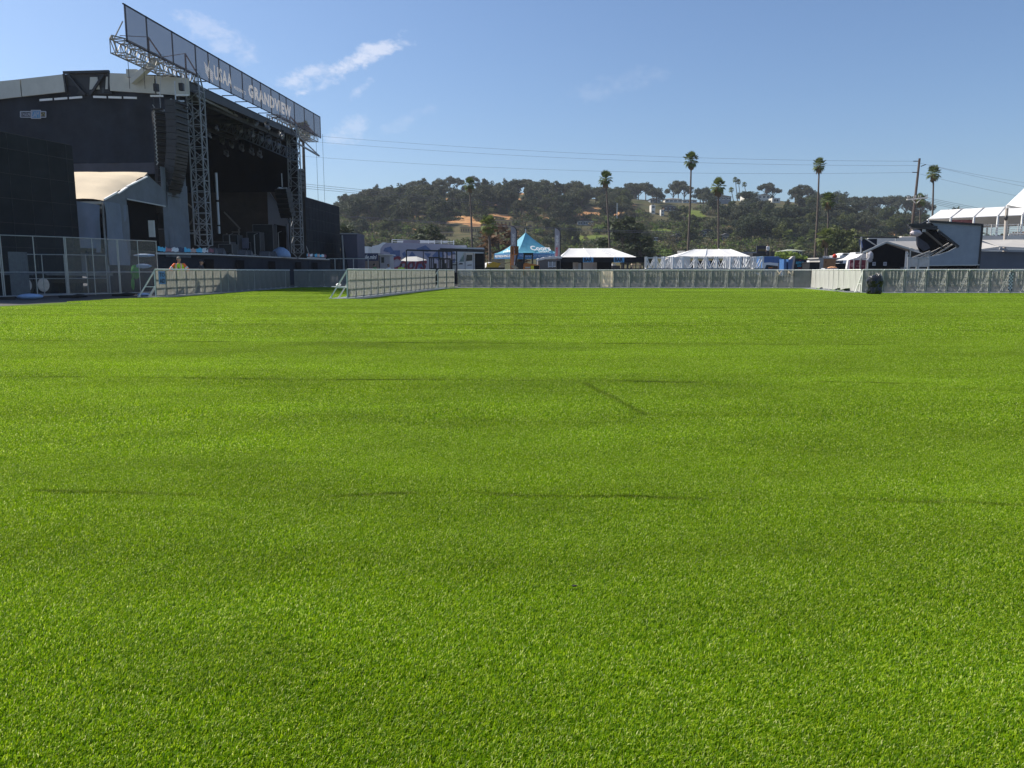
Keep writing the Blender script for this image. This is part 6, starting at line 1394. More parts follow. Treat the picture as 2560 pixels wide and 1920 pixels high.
# dark signboard with platform and a person on it
D = 100; r = thing('signboard', 'black signboard with faint yellow mark on a dark platform', 'sign', (X(1902, D), D, 0)); b = MB(); b.box(X(1890, D), X(1915, D), D, D + .3, Z(634, D), Z(614, D)); b.build('board', inkblack, r); b = MB(); b.box(X(1893, D), X(1912, D), D - .03, D - .005, Z(628, D), Z(622, D)); b.build('mark', mat('dull_yellow', (.10, .075, .02), .6, .3, 9), r)
b = MB(); b.box(X(1877, D), X(1930, D), D - .5, D + 1.5, Z(640, D), Z(633, D)); b.bar((X(1880, D), D, 0), (X(1880, D), D, 2.9), .12); b.bar((X(1928, D), D, 0), (X(1928, D), D, 2.9), .12); b.build('platform', blackmetal, r)
person((X(1918, 98.5), 98.6, Z(640, 98.6) - .15), R(200), 'person in white shirt standing high on the dark platform beside the black signboard', whcloth, dkcloth, None, 'stand', .92)
bx = pbox(1922, 1930, 629, 99, 1); b = MB(); b.box(bx[0], bx[1], 98.2, 99, 2.9, bx[5]); b.bar((bx[0], 98.5, 2.9), (bx[0] + .2, 98.5, bx[5] + .3), .1); tag(b.build('followspot', blackmetal, None, loc=(bx[0], 98.5, 2.9)), 'dark spotlight beside the person on the platform', 'spotlight')
bx = pbox(1840, 1892, 630, 110, 4); r = thing('grey_shed', 'low grey shed roof right of the white tent', 'shed', center(bx)); b = MB(); b.box(bx[0], bx[1], bx[2], bx[3], 0, bx[5] - .3); b.build('wall', greyfab, r); b = MB(); b.box(bx[0] - .2, bx[1] + .2, bx[2] - .2, bx[3], bx[5] - .3, bx[5]); b.build('roof', mat('shed_grey', (.22, .23, .26), .7, .1, 2), r)
# blue coach-like body, blue bins, printed sign
D = 80; r = thing('blue_van', 'blue and white van half hidden at the right end of the truss row', 'van', (X(1930, D), D, 0)); b = MB(); b.slab([P(1906, 690, D), P(1960, 690, D), P(1962, 655, D), P(1956, 647, D), P(1947, 643, D), P(1906, 641.5, D)], (0, 2.2, 0)); b.build('body', blue, r); b = MB(); b.slab([P(1908, 672, D - .02), P(1946, 672, D - .02), P(1946, 658, D - .02), P(1925, 656, D - .02), P(1908, 657, D - .02)], (0, -.02, 0)); b.build('white_side', white, r)
b = MB(); b.slab([P(1946, 672, D - .03), P(1957, 672, D - .03), P(1955, 656, D - .03), P(1949, 652, D - .03), P(1946, 656, D - .03)], (0, -.02, 0)); b.slab([P(1912, 672, D - .05), P(1945, 672, D - .05), P(1945, 665, D - .05), P(1916, 662, D - .05)], (0, -.02, 0)); b.build('window', glass, r); b = MB(); b.box(X(1906, D), X(1947, D), D + .1, D + 2.1, Z(642, D), Z(641, D)); b.build('roof', mat('van_blue_light', (.25, .40, .62), .4, .08, 2), r); b = MB(); b.box(X(1920, D), X(1930, D), D - .09, D - .07, Z(671, D), Z(668, D)); b.build('tail_light', orange, r)
for px in (1912, 1950): w_ = MB(); w_.tube([(X(px, D), D - .05, .4), (X(px, D), D + .3, .4)], [.4, .4], 14); w_.build('wheel', rubber, r)
D = 76; r = thing('portable_toilet', 'two blue slanted booths between the blue van and the lettered sign', 'booth', (X(1972, D), D, 0))
for a, c in ((1959, 1967), (1970, 1986)): b = MB(); b.slab([P(a, 690, D), P(c, 690, D), P(c - 1.5, 648, D), P(a + 1, 648, D)], (0, 1.3, 0)); b.build('booth', blue, r)
b = MB(); b.slab([P(1973, 650, D + 3), P(1988, 650, D + 3), P(1988, 640, D + 3), P(1982, 641, D + 3)], (0, .5, 0)); b.build('grey_cover', greyroof, r)
D = 72; r = thing('stall_sign', 'dark stall front with bright cyan lettering', 'sign', (X(1998, D), D, 0)); b = MB(); b.slab([P(1981, 690, D), P(2017, 690, D), P(2017, 649, D), P(1988, 646, D)], (0, .5, 0)); b.build('board', inkblack, r); ftext('BEASTWOOD', 1990, 2009, 654, 660, D - .02, cyan, r, .03); ftext('LODGE', 1993, 2008, 661, 667, D - .02, cyan, r, .03)
b = MB(); b.box(X(1995, D), X(2010, D), D - .02, D - .005, Z(671, D), Z(669, D)); b.box(X(1996, D), X(2001, D), D - .02, D - .005, Z(652, D), Z(651, D)); b.build('red_stripe', mat('stripe_red', (.5, .08, .08), .5, .1, 3), r)
bx = pbox(2023, 2048, 657, 70, 2); r = thing('black_crate', 'square black crate under the tall slim palm', 'crate', center(bx)); b = MB(); b.box(*bx); b.build('body', blackcloth, r); b = MB(); b.box(bx[0] - .04, bx[1] + .04, bx[2] - .04, bx[3], bx[5], bx[5] + .06); b.build('lid', blackmetal, r)
D = 82; b = MB(); b.box(X(2028, D), X(2050, D), D, D + 1.4, 0, Z(651, D)); tag(b.build('white_car_roof', white, None, loc=(X(2040, D), D, 0)), 'white vehicle roof showing above the black crate', 'vehicle')
D = 72; bx = pbox(2055, 2088, 647, D, 2.5); r = thing('plywood_booth', 'plywood booth with a white letter sign and red ball on its roof', 'booth', center(bx)); b = MB(); b.box(X(2057, D), X(2088, D), D, D + 2.5, 0, bx[5]); b.build('front', plywood, r); b = MB(); b.box(X(2048, D), X(2057, D), D - .05, D + 2.5, 0, bx[5]); b.box(X(2044, D), X(2112, D), D - .1, D + 2.6, bx[5], bx[5] + .1); b.build('side', mat('booth_grey', (.42, .40, .37), .6, .1, 3), r)
ftext('MORRISON', 2057, 2084, 640, 646, D - .05, white, r, .05, nm='letter_sign'); b = MB(); q = P(2087, 641, D); b.ball(q, .22, 12, 8, (1, .7, 1)); b.build('red_ball', mat('ball_red', (.65, .06, .03), .4, .05, 3), r)
b = MB(); b.slab([P(2064, 652, D - .02), P(2066, 651, D - .02), P(2065, 657, D - .02), P(2063, 658, D - .02)], (0, -.02, 0)); b.build('mark', rust, r)
D = 74; r = thing('blue_sign', 'dark blue board with small white lettering right of the plywood booth', 'sign', (X(2098, D), D, 0)); b = MB(); b.box(X(2088, D), X(2106, D), D, D + .1, Z(658, D), Z(648, D)); b.build('board', navy, r); ftext('Silk-aire', 2089, 2104, 649, 654, D - .02, white, r, .01); b = MB(); b.box(X(2088, D), X(2116, D), D + .2, D + 2, 0, Z(658.5, D)); b.build('counter', blackcloth, r)
r = thing('food_pile', 'orange heap on a pale table before the plywood booth', 'table', (X(2075, 66), 66, 0)); b = MB(); b.box(X(2062, 66), X(2096, 66), 66, 66.8, Z(672, 66), Z(670.5, 66)); b.bar((X(2064, 66), 66.3, 0), (X(2064, 66), 66.3, 1.3), .08); b.bar((X(2094, 66), 66.3, 0), (X(2094, 66), 66.3, 1.3), .08); b.build('tabletop', white, r); b = MB(); q = P(2081, 669, 66.3); b.ball((q.x, 66.3, q.z - .05), .3, 12, 7, (1.5, .6, .5), .1); b.build('orange_cover', mat('cover_orange', (.70, .35, .18), .6, .1, 4), r)
# white trucks behind
for i, (a, c, t_, D, lab) in enumerate(((2098, 2134, 638, 88, 'white box truck behind the dark blue board'), (2130, 2166, 636, 95, 'second white box truck half hidden behind the sloping white tent'))):
    bx = pbox(a, c, t_, D, 3); r = thing('box_truck', lab, 'truck', center(bx)); b = MB(); b.box(bx[0], bx[1], bx[2], bx[3], .8, bx[5]); b.build('box', white, r); b = MB(); b.box(bx[0] + .6, bx[0] + 1.3, bx[2] + .6, bx[3] - .8, bx[5], bx[5] + .25); b.box(bx[1] - 1.2, bx[1] - .5, bx[2] + .6, bx[3] - .8, bx[5], bx[5] + .2); b.build('roof_unit', white, r)
    for x in (bx[0] + .6, bx[1] - .6): w_ = MB(); w_.tube([(x, D - .05, .45), (x, D + .3, .45)], [.45, .45], 14); w_.build('wheel', rubber, r)
    b = MB(); b.box(bx[0] + .1, bx[1] - .1, D - .02, D - .005, bx[5] - .12, bx[5] - .08); b.build('trim', mat('trim_grey', (.4, .4, .4), .5, .1, 3), r)
D = 64; r = thing('sloping_tent', 'white tent corner sloping down left of the black gable tent', 'tent', (X(2150, D), D, 0)); b = MB(); b.slab([P(2121, 650, D), P(2166, 646, D), P(2166, 634, D), P(2157, 634, D), P(2142, 644, D)], (0, 2.5, 0)); b.slab([P(2121, 650, D), P(2124, 650, D), P(2122, 672, D), P(2117, 672, D)], (0, .3, 0)); b.build('roof', whitefab, r)
D = 63; r = thing('red_poster', 'dark red printed poster wall behind scaffold posts', 'poster', (X(2145, D), D, 0)); b = MB(); b.box(X(2124, D), X(2166, D), D, D + .05, 1.0, Z(650, D)); b.build('sheet', redp, r); b = MB(); b.box(X(2140, D), X(2160, D), D - .02, D - .005, Z(666, D), Z(664, D)); b.ball(P(2131, 662, D), .18, 8, 6, (1, .05, 1)); b.slab([P(2145, 660, D - .02), P(2150, 651, D - .02), P(2152, 652, D - .02), P(2148, 661, D - .02)], (0, -.01, 0)); b.build('print', mat('print_pink', (.55, .28, .28), .5, .2, 4), r)
b = MB()
for px in (2134, 2150, 2151, 2165): b.bar((X(px, D - .4), D - .4, 0), (X(px, D - .4), D - .4, Z(646, D)), .07)
b.bar(P(2152, 649, D - .4), P(2166, 646, D - .4), .06); b.bar(P(2152, 648, D - .4), P(2158, 633, D - .4), .05); tag(b.build('scaffold_posts', galv, None, loc=(X(2150, D), D - .4, 0)), 'scaffold posts standing before the dark red poster', 'scaffold')
# black gable tent
D = 58; r = thing('gable_tent', 'black fronted gable tent with grey roof edge', 'tent', (X(2215, D), D, 0)); dep = 6
ap = P(2215.5, 604.5, D); eL = P(2156, 632, D); eR = P(2284, 625.5, D)
b = MB(); b.slab([(X(2168, D), D + .1, 0), (X(2262, D), D + .1, 0), (X(2262, D), D + .1, Z(626, D)), ap + Vector((0, .1, -.12)), (X(2168, D), D + .1, Z(632, D))], (0, .08, 0)); b.build('front', intblack, r)
bd = P(2322, 604, 64) - ap; b = MB(); b.slab([ap, eR, eR + bd, ap + bd], (0, 0, .04)); b.slab([eL, ap, ap + bd, eL + bd], (0, 0, .04)); b.build('roof', greyroof, r)
b = MB(); b.bar(eL - Vector((0, .08, 0)), ap - Vector((0, .08, .02)), .05, .13); b.bar(ap - Vector((0, .08, .02)), eR - Vector((0, .08, 0)), .05, .13); b.bar(P(2274, 622, D - .1), P(2285, 626, D - .1), .1, .18); b.build('gable_rail', mat('rail_grey', (.48, .48, .46), .5, .1, 4), r)
b = MB()
for px, a in ((2168, 631), (2272, 624)): b.bar((X(px, D), D - .02, 0), (X(px, D), D - .02, Z(a, D)), .08)
b.bar(P(2266, 631, D), P(2272, 636, D), .07); b.build('post', galv, r)
b = MB(); b.slab([P(2272, 626, D + 3), P(2330, 640, D + 3), P(2330, 672, D + 3), P(2272, 672, D + 3)], (0, .1, 0)); b.build('side_wall', mat('wall_dark_grey', (.10, .11, .12), .8, .1, 2), r)
for k, px in enumerate((2181, 2208.5)):
    t_ = thing('notice', 'pale paper notice, %s one on the black tent front' % ('left' if k == 0 else 'right'), 'notice', (X(px + 4, D), D, Z(659, D))); b = MB(); b.box(X(px, D), X(px + 8, D), D + .05, D + .07, Z(664, D), Z(655, D)); b.build('paper', mat('paper_grey', (.45, .45, .5), .6, .1, 5), t_); b = MB(); b.box(X(px + 2, D), X(px + 6, D), D + .03, D + .045, Z(662, D), Z(657, D)); b.build('print', mat('print_grey', (.2, .2, .24), .6, .2, 9), t_)
q = P(2176, 640, D - .3); b = MB(); b.ball(q, .3, 12, 8, (.7, .6, 1.1), .18); b.ball(q + Vector((-.05, 0, -.3)), .16, 8, 6, (1.5, .6, .9), .2); tag(b.build('plastic_wrap', mat('clear_plastic', (.50, .50, .54), .3, .15, 9, bump=.6, transl=.3), None, loc=tuple(q)), 'crumpled clear plastic wrap hanging on the left post of the black gable tent', 'plastic')
bx = pbox(2258, 2270, 668, D - .4, .5); b = MB(); b.box(*bx); tag(b.build('grey_box', galv, None, loc=center(bx)), 'low grey box at the right foot of the black gable tent', 'box')
# raised black screen on pole left of the gable tent
D = 66; r = thing('lift_canopy', 'black cloth hanging from a dark beam above the gable tent', 'canopy', (X(2170, D), D, 0)); b = MB(); b.slab([P(2150, 598, D), P(2193, 597, D), P(2192, 612, D), P(2182, 622, D), P(2168, 628, D), P(2156, 626, D), P(2151, 612, D)], (0, .3, 0)); b.build('cloth', mat('cloth_navy', (.012, .018, .035), .8, .2, 2, spec=.1), r)
b = MB(); b.bar(P(2136, 593, D - .1), P(2247, 594, D - .1), .14, .12); b.build('beam', blackmetal, r); b = MB(); b.bar(P(2153, 592, D - .2), P(2153, 600, D - .2), .12); b.bar(P(2164, 597, D - .2), P(2190, 614, D - .2), .08); b.bar((X(2153, D), D, 0), P(2153, 600, D), .1); b.bar((X(2240, D), D, 0), P(2240, 595, D), .1); b.build('post', galv, r); b = MB(); b.slab([P(2152, 602, D - .05), P(2154, 602, D - .05), P(2157, 620, D - .05), P(2154, 618, D - .05)], (0, -.05, 0)); b.build('blue_edge', mat('edge_blue', (.10, .14, .30), .5, .1, 3), r)
# torn stage canopy
D = 57; r = thing('small_stage', 'small stage with grey slanted canopy wall and a black triangular opening', 'stage', (X(2390, D), D, 0))
gw = mat('canopy_grey', (.27, .31, .35), .75, .1, 1.2, bump=.3)
def poly(L, D, m, nm, off=.06, par=None):
    b = MB(); b.slab([P(a, c, D) for a, c in L], (0, off, 0)); return b.build(nm, m, par or r)
poly([(2326, 554), (2457, 562), (2455, 600), (2449, 662), (2322, 664), (2320, 642), (2345, 637), (2372, 628), (2392, 617), (2396, 614), (2362, 586)], D, gw, 'canopy_wall')
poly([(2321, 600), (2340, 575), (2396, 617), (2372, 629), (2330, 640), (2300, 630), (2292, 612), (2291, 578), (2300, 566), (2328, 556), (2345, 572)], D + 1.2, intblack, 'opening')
poly([(2292, 588), (2300, 596), (2318, 608), (2326, 620), (2310, 628), (2295, 616)], D + 1.0, mat('cloth_navy2', (.025, .03, .055), .5, .25, 3, bump=.5), 'hanging_cloth')
b = MB(); b.bar(P(2324, 553, D - .08), P(2458, 562, D - .08), .1, .14); b.bar(P(2346, 578, D - .08), P(2396, 617, D - .08), .16); b.bar(P(2456, 563, D), P(2446, 672, D), .12); b.build('frame_edge', blackmetal, r)
b = MB(); b.bar(P(2309, 575, D + .8), P(2365, 622, D + .8), .12); b.build('black_beam', mat('beam_grey', (.12, .11, .10), .6, .2, 4), r)
b = MB()
for p_, q_ in (((2301, 644), (2368, 612)), ((2310, 646), (2372, 608)), ((2280, 645), (2325, 628)), ((2330, 642), (2383, 610)), ((2280, 574), (2330, 567)), ((2322, 636), (2350, 622))): b.bar(P(*p_, D + .5), P(*q_, D + .5), .09)
b.build('roof_strut', mat('strut_pale', (.38, .36, .34), .5, .1, 4), r)
b = MB(); b.bar(P(2270, 563, D - .2), P(2325, 560, D - .2), .3, .16); b.bar(P(2300, 562, D - .2), P(2318, 553, D - .2), .2, .12); b.bar(P(2276, 564, D), P(2340, 570, D), .35, .3); b.build('top_beam', blackmetal, r)
b = MB(); b.box(X(2298, D), X(2301, D), D - .1, D, Z(580, D), Z(573, D)); b.box(X(2303, D), X(2305, D), D - .1, D, Z(580, D), Z(573, D)); b.box(X(2327, D), X(2329, D), D - .1, D, Z(574, D), Z(568, D)); b.build('clamp', galv, r)
b = MB(); b.box(X(2322, D), X(2448, D), D + .2, D + .4, 0, Z(664, D)); b.build('base', intblack, r); b = MB(); b.bar(P(2320, 664, D - .05), P(2448, 662, D - .05), .07); b.build('bottom_rail', galv, r)
q = P(2290, 583, D - .3); b = MB(); b.ball(q, .42, 14, 8, (1.0, .6, .55), .12); tag(b.build('wrapped_bundle', mat('bundle_pink', (.50, .44, .46), .5, .12, 6, bump=.4), None, loc=tuple(q)), 'pale wrapped bundle hanging at the top left of the small stage', 'bundle')
for k, (a, c) in enumerate(((2270, 2292), (2296, 2321))):
    t_ = thing('hanging_sheet', 'off white sheet on a rail, %s one left of the small stage' % ('left' if k == 0 else 'right'), 'sheet', (X(a, 55.5), 55.5, 0)); cloth(Vector((X(a, 55.5), 55.5, Z(667, 55.5))), Vector((X(c, 55.5) - X(a, 55.5), 0, 0)), Vector((0, 0, Z(646, 55.5) - Z(667, 55.5))), 14, 6, .08, mat('sheet_offwhite', (.55, .52, .48), .8, .06, 3), 'cloth', t_, a, 4)
    b = MB(); b.bar(P(a - 1, 645, 55.5), P(c + 1, 645, 55.5), .08)
    for px in (a, c): b.bar((X(px, 55.5), 55.55, 0), (X(px, 55.5), 55.55, Z(643, 55.5)), .09)
    b.build('rail', galv, t_)
# grey tents at the right edge
D = 60; r = thing('grey_tent', 'large grey tent with pale double pitched roof at the right edge', 'tent', (X(2520, D), D, 0))
poly([(2440, 628), (2700, 632), (2700, 676), (2440, 676)], D, mat('tent_wall_dark', (.12, .135, .165), .85, .1, .8, bump=.2), 'wall', .1, r)
b = MB(); b.slab([P(2452, 624, D - .3), P(2497, 618, D - .3), P(2455, 607, D + 4)], (0, 0, .04)); b.slab([P(2497, 617, D - .4), P(2720, 628, D - .4), P(2700, 602, D + 5), P(2538, 600, D + 5), P(2455, 601, D + 5)], (0, 0, .04)); b.build('roof', greyroof, r); b = MB(); b.bar(P(2499, 621, D - .5), P(2518, 626, D - .5), .1, .16); b.bar(P(2518, 627, D - .45), P(2720, 632, D - .45), .06, .14); b.bar(P(2452, 627, D - .4), P(2500, 622, D - .4), .05); b.build('eave', mat('eave_grey', (.30, .30, .31), .6, .1, 3), r)
# raised white viewing deck with long marquee roof
D = 92; r = thing('viewing_deck', 'raised white viewing deck under a long white marquee roof', 'viewing deck', (X(2450, D), D, 0))
b = MB(); f0, f1 = P(2320, 548, D), P(2760, 530, D - 8); r0, r1 = P(2352, 526, D + 6), P(2760, 505, D - 2)
b.slab([f0, f1, r1, r0], (0, 0, .05)); b.slab([r0, r1, r1 + Vector((2, 7, -2)), r0 + Vector((2, 7, -2))], (0, 0, .05)); b.slab([f0, r0, r0 + Vector((2, 7, -2.0))], (0, 0, .03)); b.build('roof', whitefab, r)
b = MB()
for k in (.14, .28, .42, .56): a = f0.lerp(f1, k * 1.0); c = r0.lerp(r1, k * 1.0 + .0); b.bar(a + Vector((0, 0, .08)), c + Vector((0, 0, .1)), .09)
b.build('roof_seam', mat('seam', (.35, .34, .33), .6, .1, 3), r)
fz = Z(585, D - 2); b = MB(); ddir = (f1 - f0); 
for k in (0, .14, .28, .42, .56, .8): a = f0.lerp(f1, k); b.bar((a.x, a.y, 0), a, .16); c = r0.lerp(r1, k) + Vector((1, 5, 0)); b.bar((c.x, c.y, 0), (c.x, c.y, a.z - .2), .14)
b.build('post', white, r)
b = MB(); a, c = f0.copy(), f1.copy(); b.slab([(a.x, a.y, fz - .5), (c.x, c.y, fz - .5), (c.x, c.y + 12, fz - .5), (a.x, a.y + 12, fz - .5)], (0, 0, .3)); b.build('floor', greyroof, r)
b = MB(); gd = (Vector((c.x, c.y, 0)) - Vector((a.x, a.y, 0)))
for z in (fz + .15, fz + .4, fz + .65, fz + .95): b.bar((a.x, a.y - .1, z), (c.x, c.y - .1, z), .06)
for k in range(14): q = Vector((a.x, a.y - .1, 0)) + gd * k / 13; b.bar((q.x, q.y, fz - .2), (q.x, q.y, fz + 1.0), .08)
b.build('railing', mat('rail_white', (.68, .66, .62), .5, .06, 3), r)
b = MB(); b.slab([(a.x - 7, a.y - .4, 1), (c.x, c.y - .4, 1), (c.x, c.y - .4, fz - .35), (a.x - 7, a.y - .4, fz - .35)], (0, .2, 0)); b.build('skirt_wall', mat('deck_wall', (.72, .66, .58), .6, .05, 1.5), r)
b = MB()
for k in range(60): q = Vector((a.x, a.y - .7, 0)) + gd * (.47 + .53 * k / 60); b.bar((q.x, q.y, fz - 2.6), (q.x, q.y, fz - .1), .08)
q0 = Vector((a.x, a.y - .7, 0)) + gd * .47; q1 = Vector((a.x, a.y - .7, 0)) + gd; b.bar((q0.x, q0.y, fz - .1), (q1.x, q1.y, fz - .1), .12); b.bar((q0.x, q0.y, fz - 2.6), (q1.x, q1.y, fz - 2.6), .1); b.build('stair_railing', MATS['rail_white'], r)
b = MB(); b.box(X(2378, D), X(2434, D), D + 1, D + 1.2, Z(558, D), Z(548, D)); b.build('pink_banner', mat('banner_pink', (.42, .16, .20), .6, .3, 2), r); b = MB(); b.box(X(2322, D), X(2376, D), D + 1, D + 1.2, Z(556, D), Z(551, D)); b.build('white_beam', white, r)
D = 66; r = thing('marquee_peak', 'tall white marquee peak with thick post cut by the right edge', 'tent', (X(2520, D), D, 0)); b = MB(); ap = P(2640, 395, D + 4); e0 = P(2517, 512, D); e1 = P(2517, 519, D); e2 = P(2700, 508, D - 3); b.add([ap, e0, P(2560, 520, D - 2), e2, P(2700, 480, D + 8), e1, P(2560, 516, D - 2)], [(0, 1, 2, 3), (0, 3, 4), (0, 4, 1)])
b.slab([e0, e2 + Vector((0, 0, .2)), ap], (0, .1, -.1)); b.slab([e0, e2, e2 - Vector((0, 0, .3)), e0 - Vector((0, 0, .28))], (0, .1, 0)); b.build('roof', whitefab, r)
b = MB(); q = P(2521, 520, D); b.bar((X(2512, D, 1), D + .2, 0), (q.x, D + .2, q.z), .26, .26, 10); b.build('post', mat('post_tan', (.52, .46, .40), .5, .08, 3), r); b = MB(); b.ball(P(2515, 545, D), .14, 8, 6, (1, 1, 1.6)); b.build('lamp', blackmetal, r)
bx = pbox(2232, 2292, 594, 100, 3); r = thing('white_marquee', 'white flat marquee wall behind the black gable tent', 'tent', center(bx)); b = MB(); b.box(X(2248, 100), X(2291, 100), 100, 106, 0, Z(591, 100)); b.box(X(2213, 101), X(2231, 101), 101, 106, 0, Z(594.5, 101)); b.build('wall', mat('marquee_wall', (.78, .73, .66), .6, .05, 1), r); b = MB(); b.bar(P(2273, 602, 99.9), P(2290, 592, 99.9), .08); b.build('seam_line', greyroof, r)
# low trees far right behind the deck, utility pole, wires
for px, py, D_, k, lm, lab in ((2475, 560, 190, 'round', L_dark, 'dark round tree seen under the marquee roof, left one'), (2505, 562, 195, 'round', L_dark, 'dark round tree seen under the marquee roof, right one'), (2442, 563, 188, 'bush', L_dark, 'low dark bush seen left of the round trees under the marquee'), (2555, 560, 185, 'round', L_brown, 'reddish brown tree at the right edge under the marquee'), (2381, 517, 240, 'loose', L_dark, 'tip of a small conifer above the marquee roof')):
    near_tree(px, py, D_, k, lm, lab, 1.6 if k != 'loose' else .6)
D = 108; top = P(2299, 396, D); bs_ = P(2281, 560, D); k_ = (top.x - bs_.x) / (top.z - bs_.z); x0_ = bs_.x - k_ * bs_.z
r = thing('utility_pole', 'brown wooden utility pole leaning slightly, with a pale crossarm and insulators', 'utility pole', (x0_, D, 0))
b = MB(); b.tube([(x0_, D, -.2), bs_, top], [.20, .18, .14], 10); b.build('pole', wood, r)
b = MB(); b.bar(P(2267, 499, D - .35), P(2319, 494, D - .35), .16, .18); b.bar(P(2280, 499, D - .3), P(2289, 508, D - .3), .09); b.bar(P(2304, 496, D - .3), P(2292, 508, D - .3), .09); b.build('crossarm', mat('arm_pale', (.62, .58, .52), .8, .1, 4), r)
for px in (2269, 2273, 2285, 2289, 2297, 2302, 2313, 2318): b = MB(); q = P(px, 494 - (px - 2270) * .09, D - .35); b.tube([q - Vector((0, 0, .1)), q + Vector((0, 0, .22))], [.07, .05], 8); b.build('insulator', mat('insulator_grey', (.4, .38, .36), .4, .1, 4), r)
b = MB(); b.bar(P(2284, 403, D - .3), P(2295, 403, D - .1), .12, .1); b.bar(P(2302, 416, D - .1), P(2315, 411, D - .3), .12, .1); b.bar(P(2281, 431, D - .3), P(2293, 431, D - .1), .12, .1); b.build('bracket', blackmetal, r)
wire_m = mat('wire_black', (.10, .10, .12), .6, .1, 3)
def wire(A, B_, sag, label, rad=.02, n=18):
    pts = []
    for i in range(n + 1): t = i / n; q = A.lerp(B_, t); pts.append(q - Vector((0, 0, sag * 4 * t * (1 - t))))
    b = MB(); b.tube(pts, rad, 4); tag(b.build('power_line', wire_m, None, loc=tuple(A)), label, 'power line', 'power lines crossing behind the field')
Lp = [P(600, 322, 75), P(600, 338, 76), P(600, 378, 77)]
for (a, c), (px, py), lb_ in zip(((600, 322), (600, 338), (600, 378)), ((2284, 403), (2293, 414), (2281, 431)), ('top', 'second', 'third')):
    Ao = P(a, c, 118); wire(Ao, P(px, py, D - .3), {'top': 1.1, 'second': 1.1, 'third': 1.2}[lb_], lb_ + ' long power line running left from the utility pole', .013)
for (px, py), (qx, qy), lb_ in (((2300, 408), (2800, 490), 'upper'), ((2315, 411), (2800, 508), 'middle'), ((2301, 435), (2800, 535), 'lower')): wire(P(px, py, D), P(qx, qy, 95), .3, lb_ + ' power line running right from the pole top', .013)
for k, (a, c) in enumerate(((494, 560), (498, 566), (502, 572), (506, 578))): wire(P(2318, a, D), P(2800, c + 20, 100), .2, ['first', 'second', 'third', 'fourth'][k] + ' thin wire running right from the crossarm', .02)
for k, (a, c) in enumerate(((440, 500), (446, 505), (452, 508))): wire(P(560, a, 150), P(1250, 470 + 18 + k * 4 + 20, 170), 0, ['upper', 'middle', 'lower'][k] + ' thin wire crossing the left end of the hill', .03)
for k, (a, c) in enumerate(((538, 572), (541, 575))): wire(P(780, a - 4, 92), P(1700, 580 + k * 4, 115), .3, ['upper', 'lower'][k] + ' black cable crossing low before the hill trees', .032)
b = MB(); q = P(1543, 508, 300); zz = Hgt(q.x, 300); b.bar((q.x, 300, zz), (q.x, 300, Z(508, 300)), .35); tag(b.build('hill_pole', galv, None, loc=(q.x, 300, zz)), 'thin grey pole standing on the slope right of the leaning palm', 'pole')
# ------------------------------------------------------------ houses on the hill
def house(px0, px1, pyt, pyb, wallm, roofm, label, hip_=False, nwin=3, floors=1, dep=9, D=None, wins=True):
    q = hit((px0 + px1) / 2, pyb); D = D or (q.y if q else 440); x0, x1 = P(px0, pyb, D).x, P(px1, pyb, D).x; z0 = P(1280, pyb, D).z; zt = P(1280, pyt, D).z; zw = z0 + (zt - z0) * (.72 if roofm else 1)
    r = thing('house', label, 'house', ((x0 + x1) / 2, D, z0 - 1)); b = MB(); b.box(x0, x1, D, D + dep, z0 - 3, zw); b.build('wall', wallm, r); cx = (x0 + x1) / 2; e = .5
    if roofm:
        b = MB()
        if hip_: b.add([(x0 - e, D - e, zw), (x1 + e, D - e, zw), (x1 + e, D + dep + e, zw), (x0 - e, D + dep + e, zw), (x0 + (x1 - x0) * .3, D + dep / 2, zt), (x1 - (x1 - x0) * .3, D + dep / 2, zt)], [(0, 1, 5, 4), (1, 2, 5), (2, 3, 4, 5), (3, 0, 4), (3, 2, 1, 0)])
        else: b.add([(x0 - e, D - e, zw), (x1 + e, D - e, zw), (x1 + e, D + dep + e, zw), (x0 - e, D + dep + e, zw), (cx, D - e, zt), (cx, D + dep + e, zt)], [(0, 1, 4), (1, 2, 5, 4), (2, 3, 5), (3, 0, 4, 5), (3, 2, 1, 0)])
        b.build('roof', roofm, r)
    if wins:
        for f in range(floors):
            for k in range(nwin):
                w = (x1 - x0) / nwin; xa = x0 + w * (k + .22); h = (zw - z0) / floors; za = z0 + h * (f + .3); zb = z0 + h * (f + .78)
                b = MB(); b.box(xa, xa + w * .56, D - .09, D - .03, za, zb); wf = b.build('window', glass, r); c = MB(); c.box(xa - .1, xa + w * .56 + .1, D - .14, D - .1, zb, zb + .15); c.box(xa - .1, xa + w * .56 + .1, D - .14, D - .1, za - .15, za); c.box(xa + w * .26, xa + w * .30, D - .14, D - .1, za, zb); c.build('window_frame', white, wf)
    return r
hw, hb, hg, ht_ = mat('house_white', (.62, .60, .55), .7, .06, .3), mat('house_brown', (.12, .08, .06), .8, .1, .3), mat('house_grey', (.20, .22, .25), .8, .1, .3), mat('house_yellow', (.52, .38, .17), .8, .12, .2)
rd, rt_, rg = mat('roof_dark', (.06, .06, .065), .8, .1, .4), mat('roof_tan', (.30, .24, .20), .8, .1, .4), mat('roof_grey', (.14, .14, .15), .8, .1, .4)
house(1663, 1704, 494, 507, hw, rt_, 'white house with tan hip roof on the ridge left of the tallest palm', True, 4); house(1706, 1742, 497, 508, hw, rg, 'low white house on the ridge just right of the tallest palm', True, 3)
house(1626, 1650, 493, 508, hg, rd, 'dark grey house on the ridge left of the white house', True, 2); house(1628, 1638, 512, 536, hw, None, 'narrow white two storey house half hidden on the slope left of the tallest palm', False, 1, 2, 5)
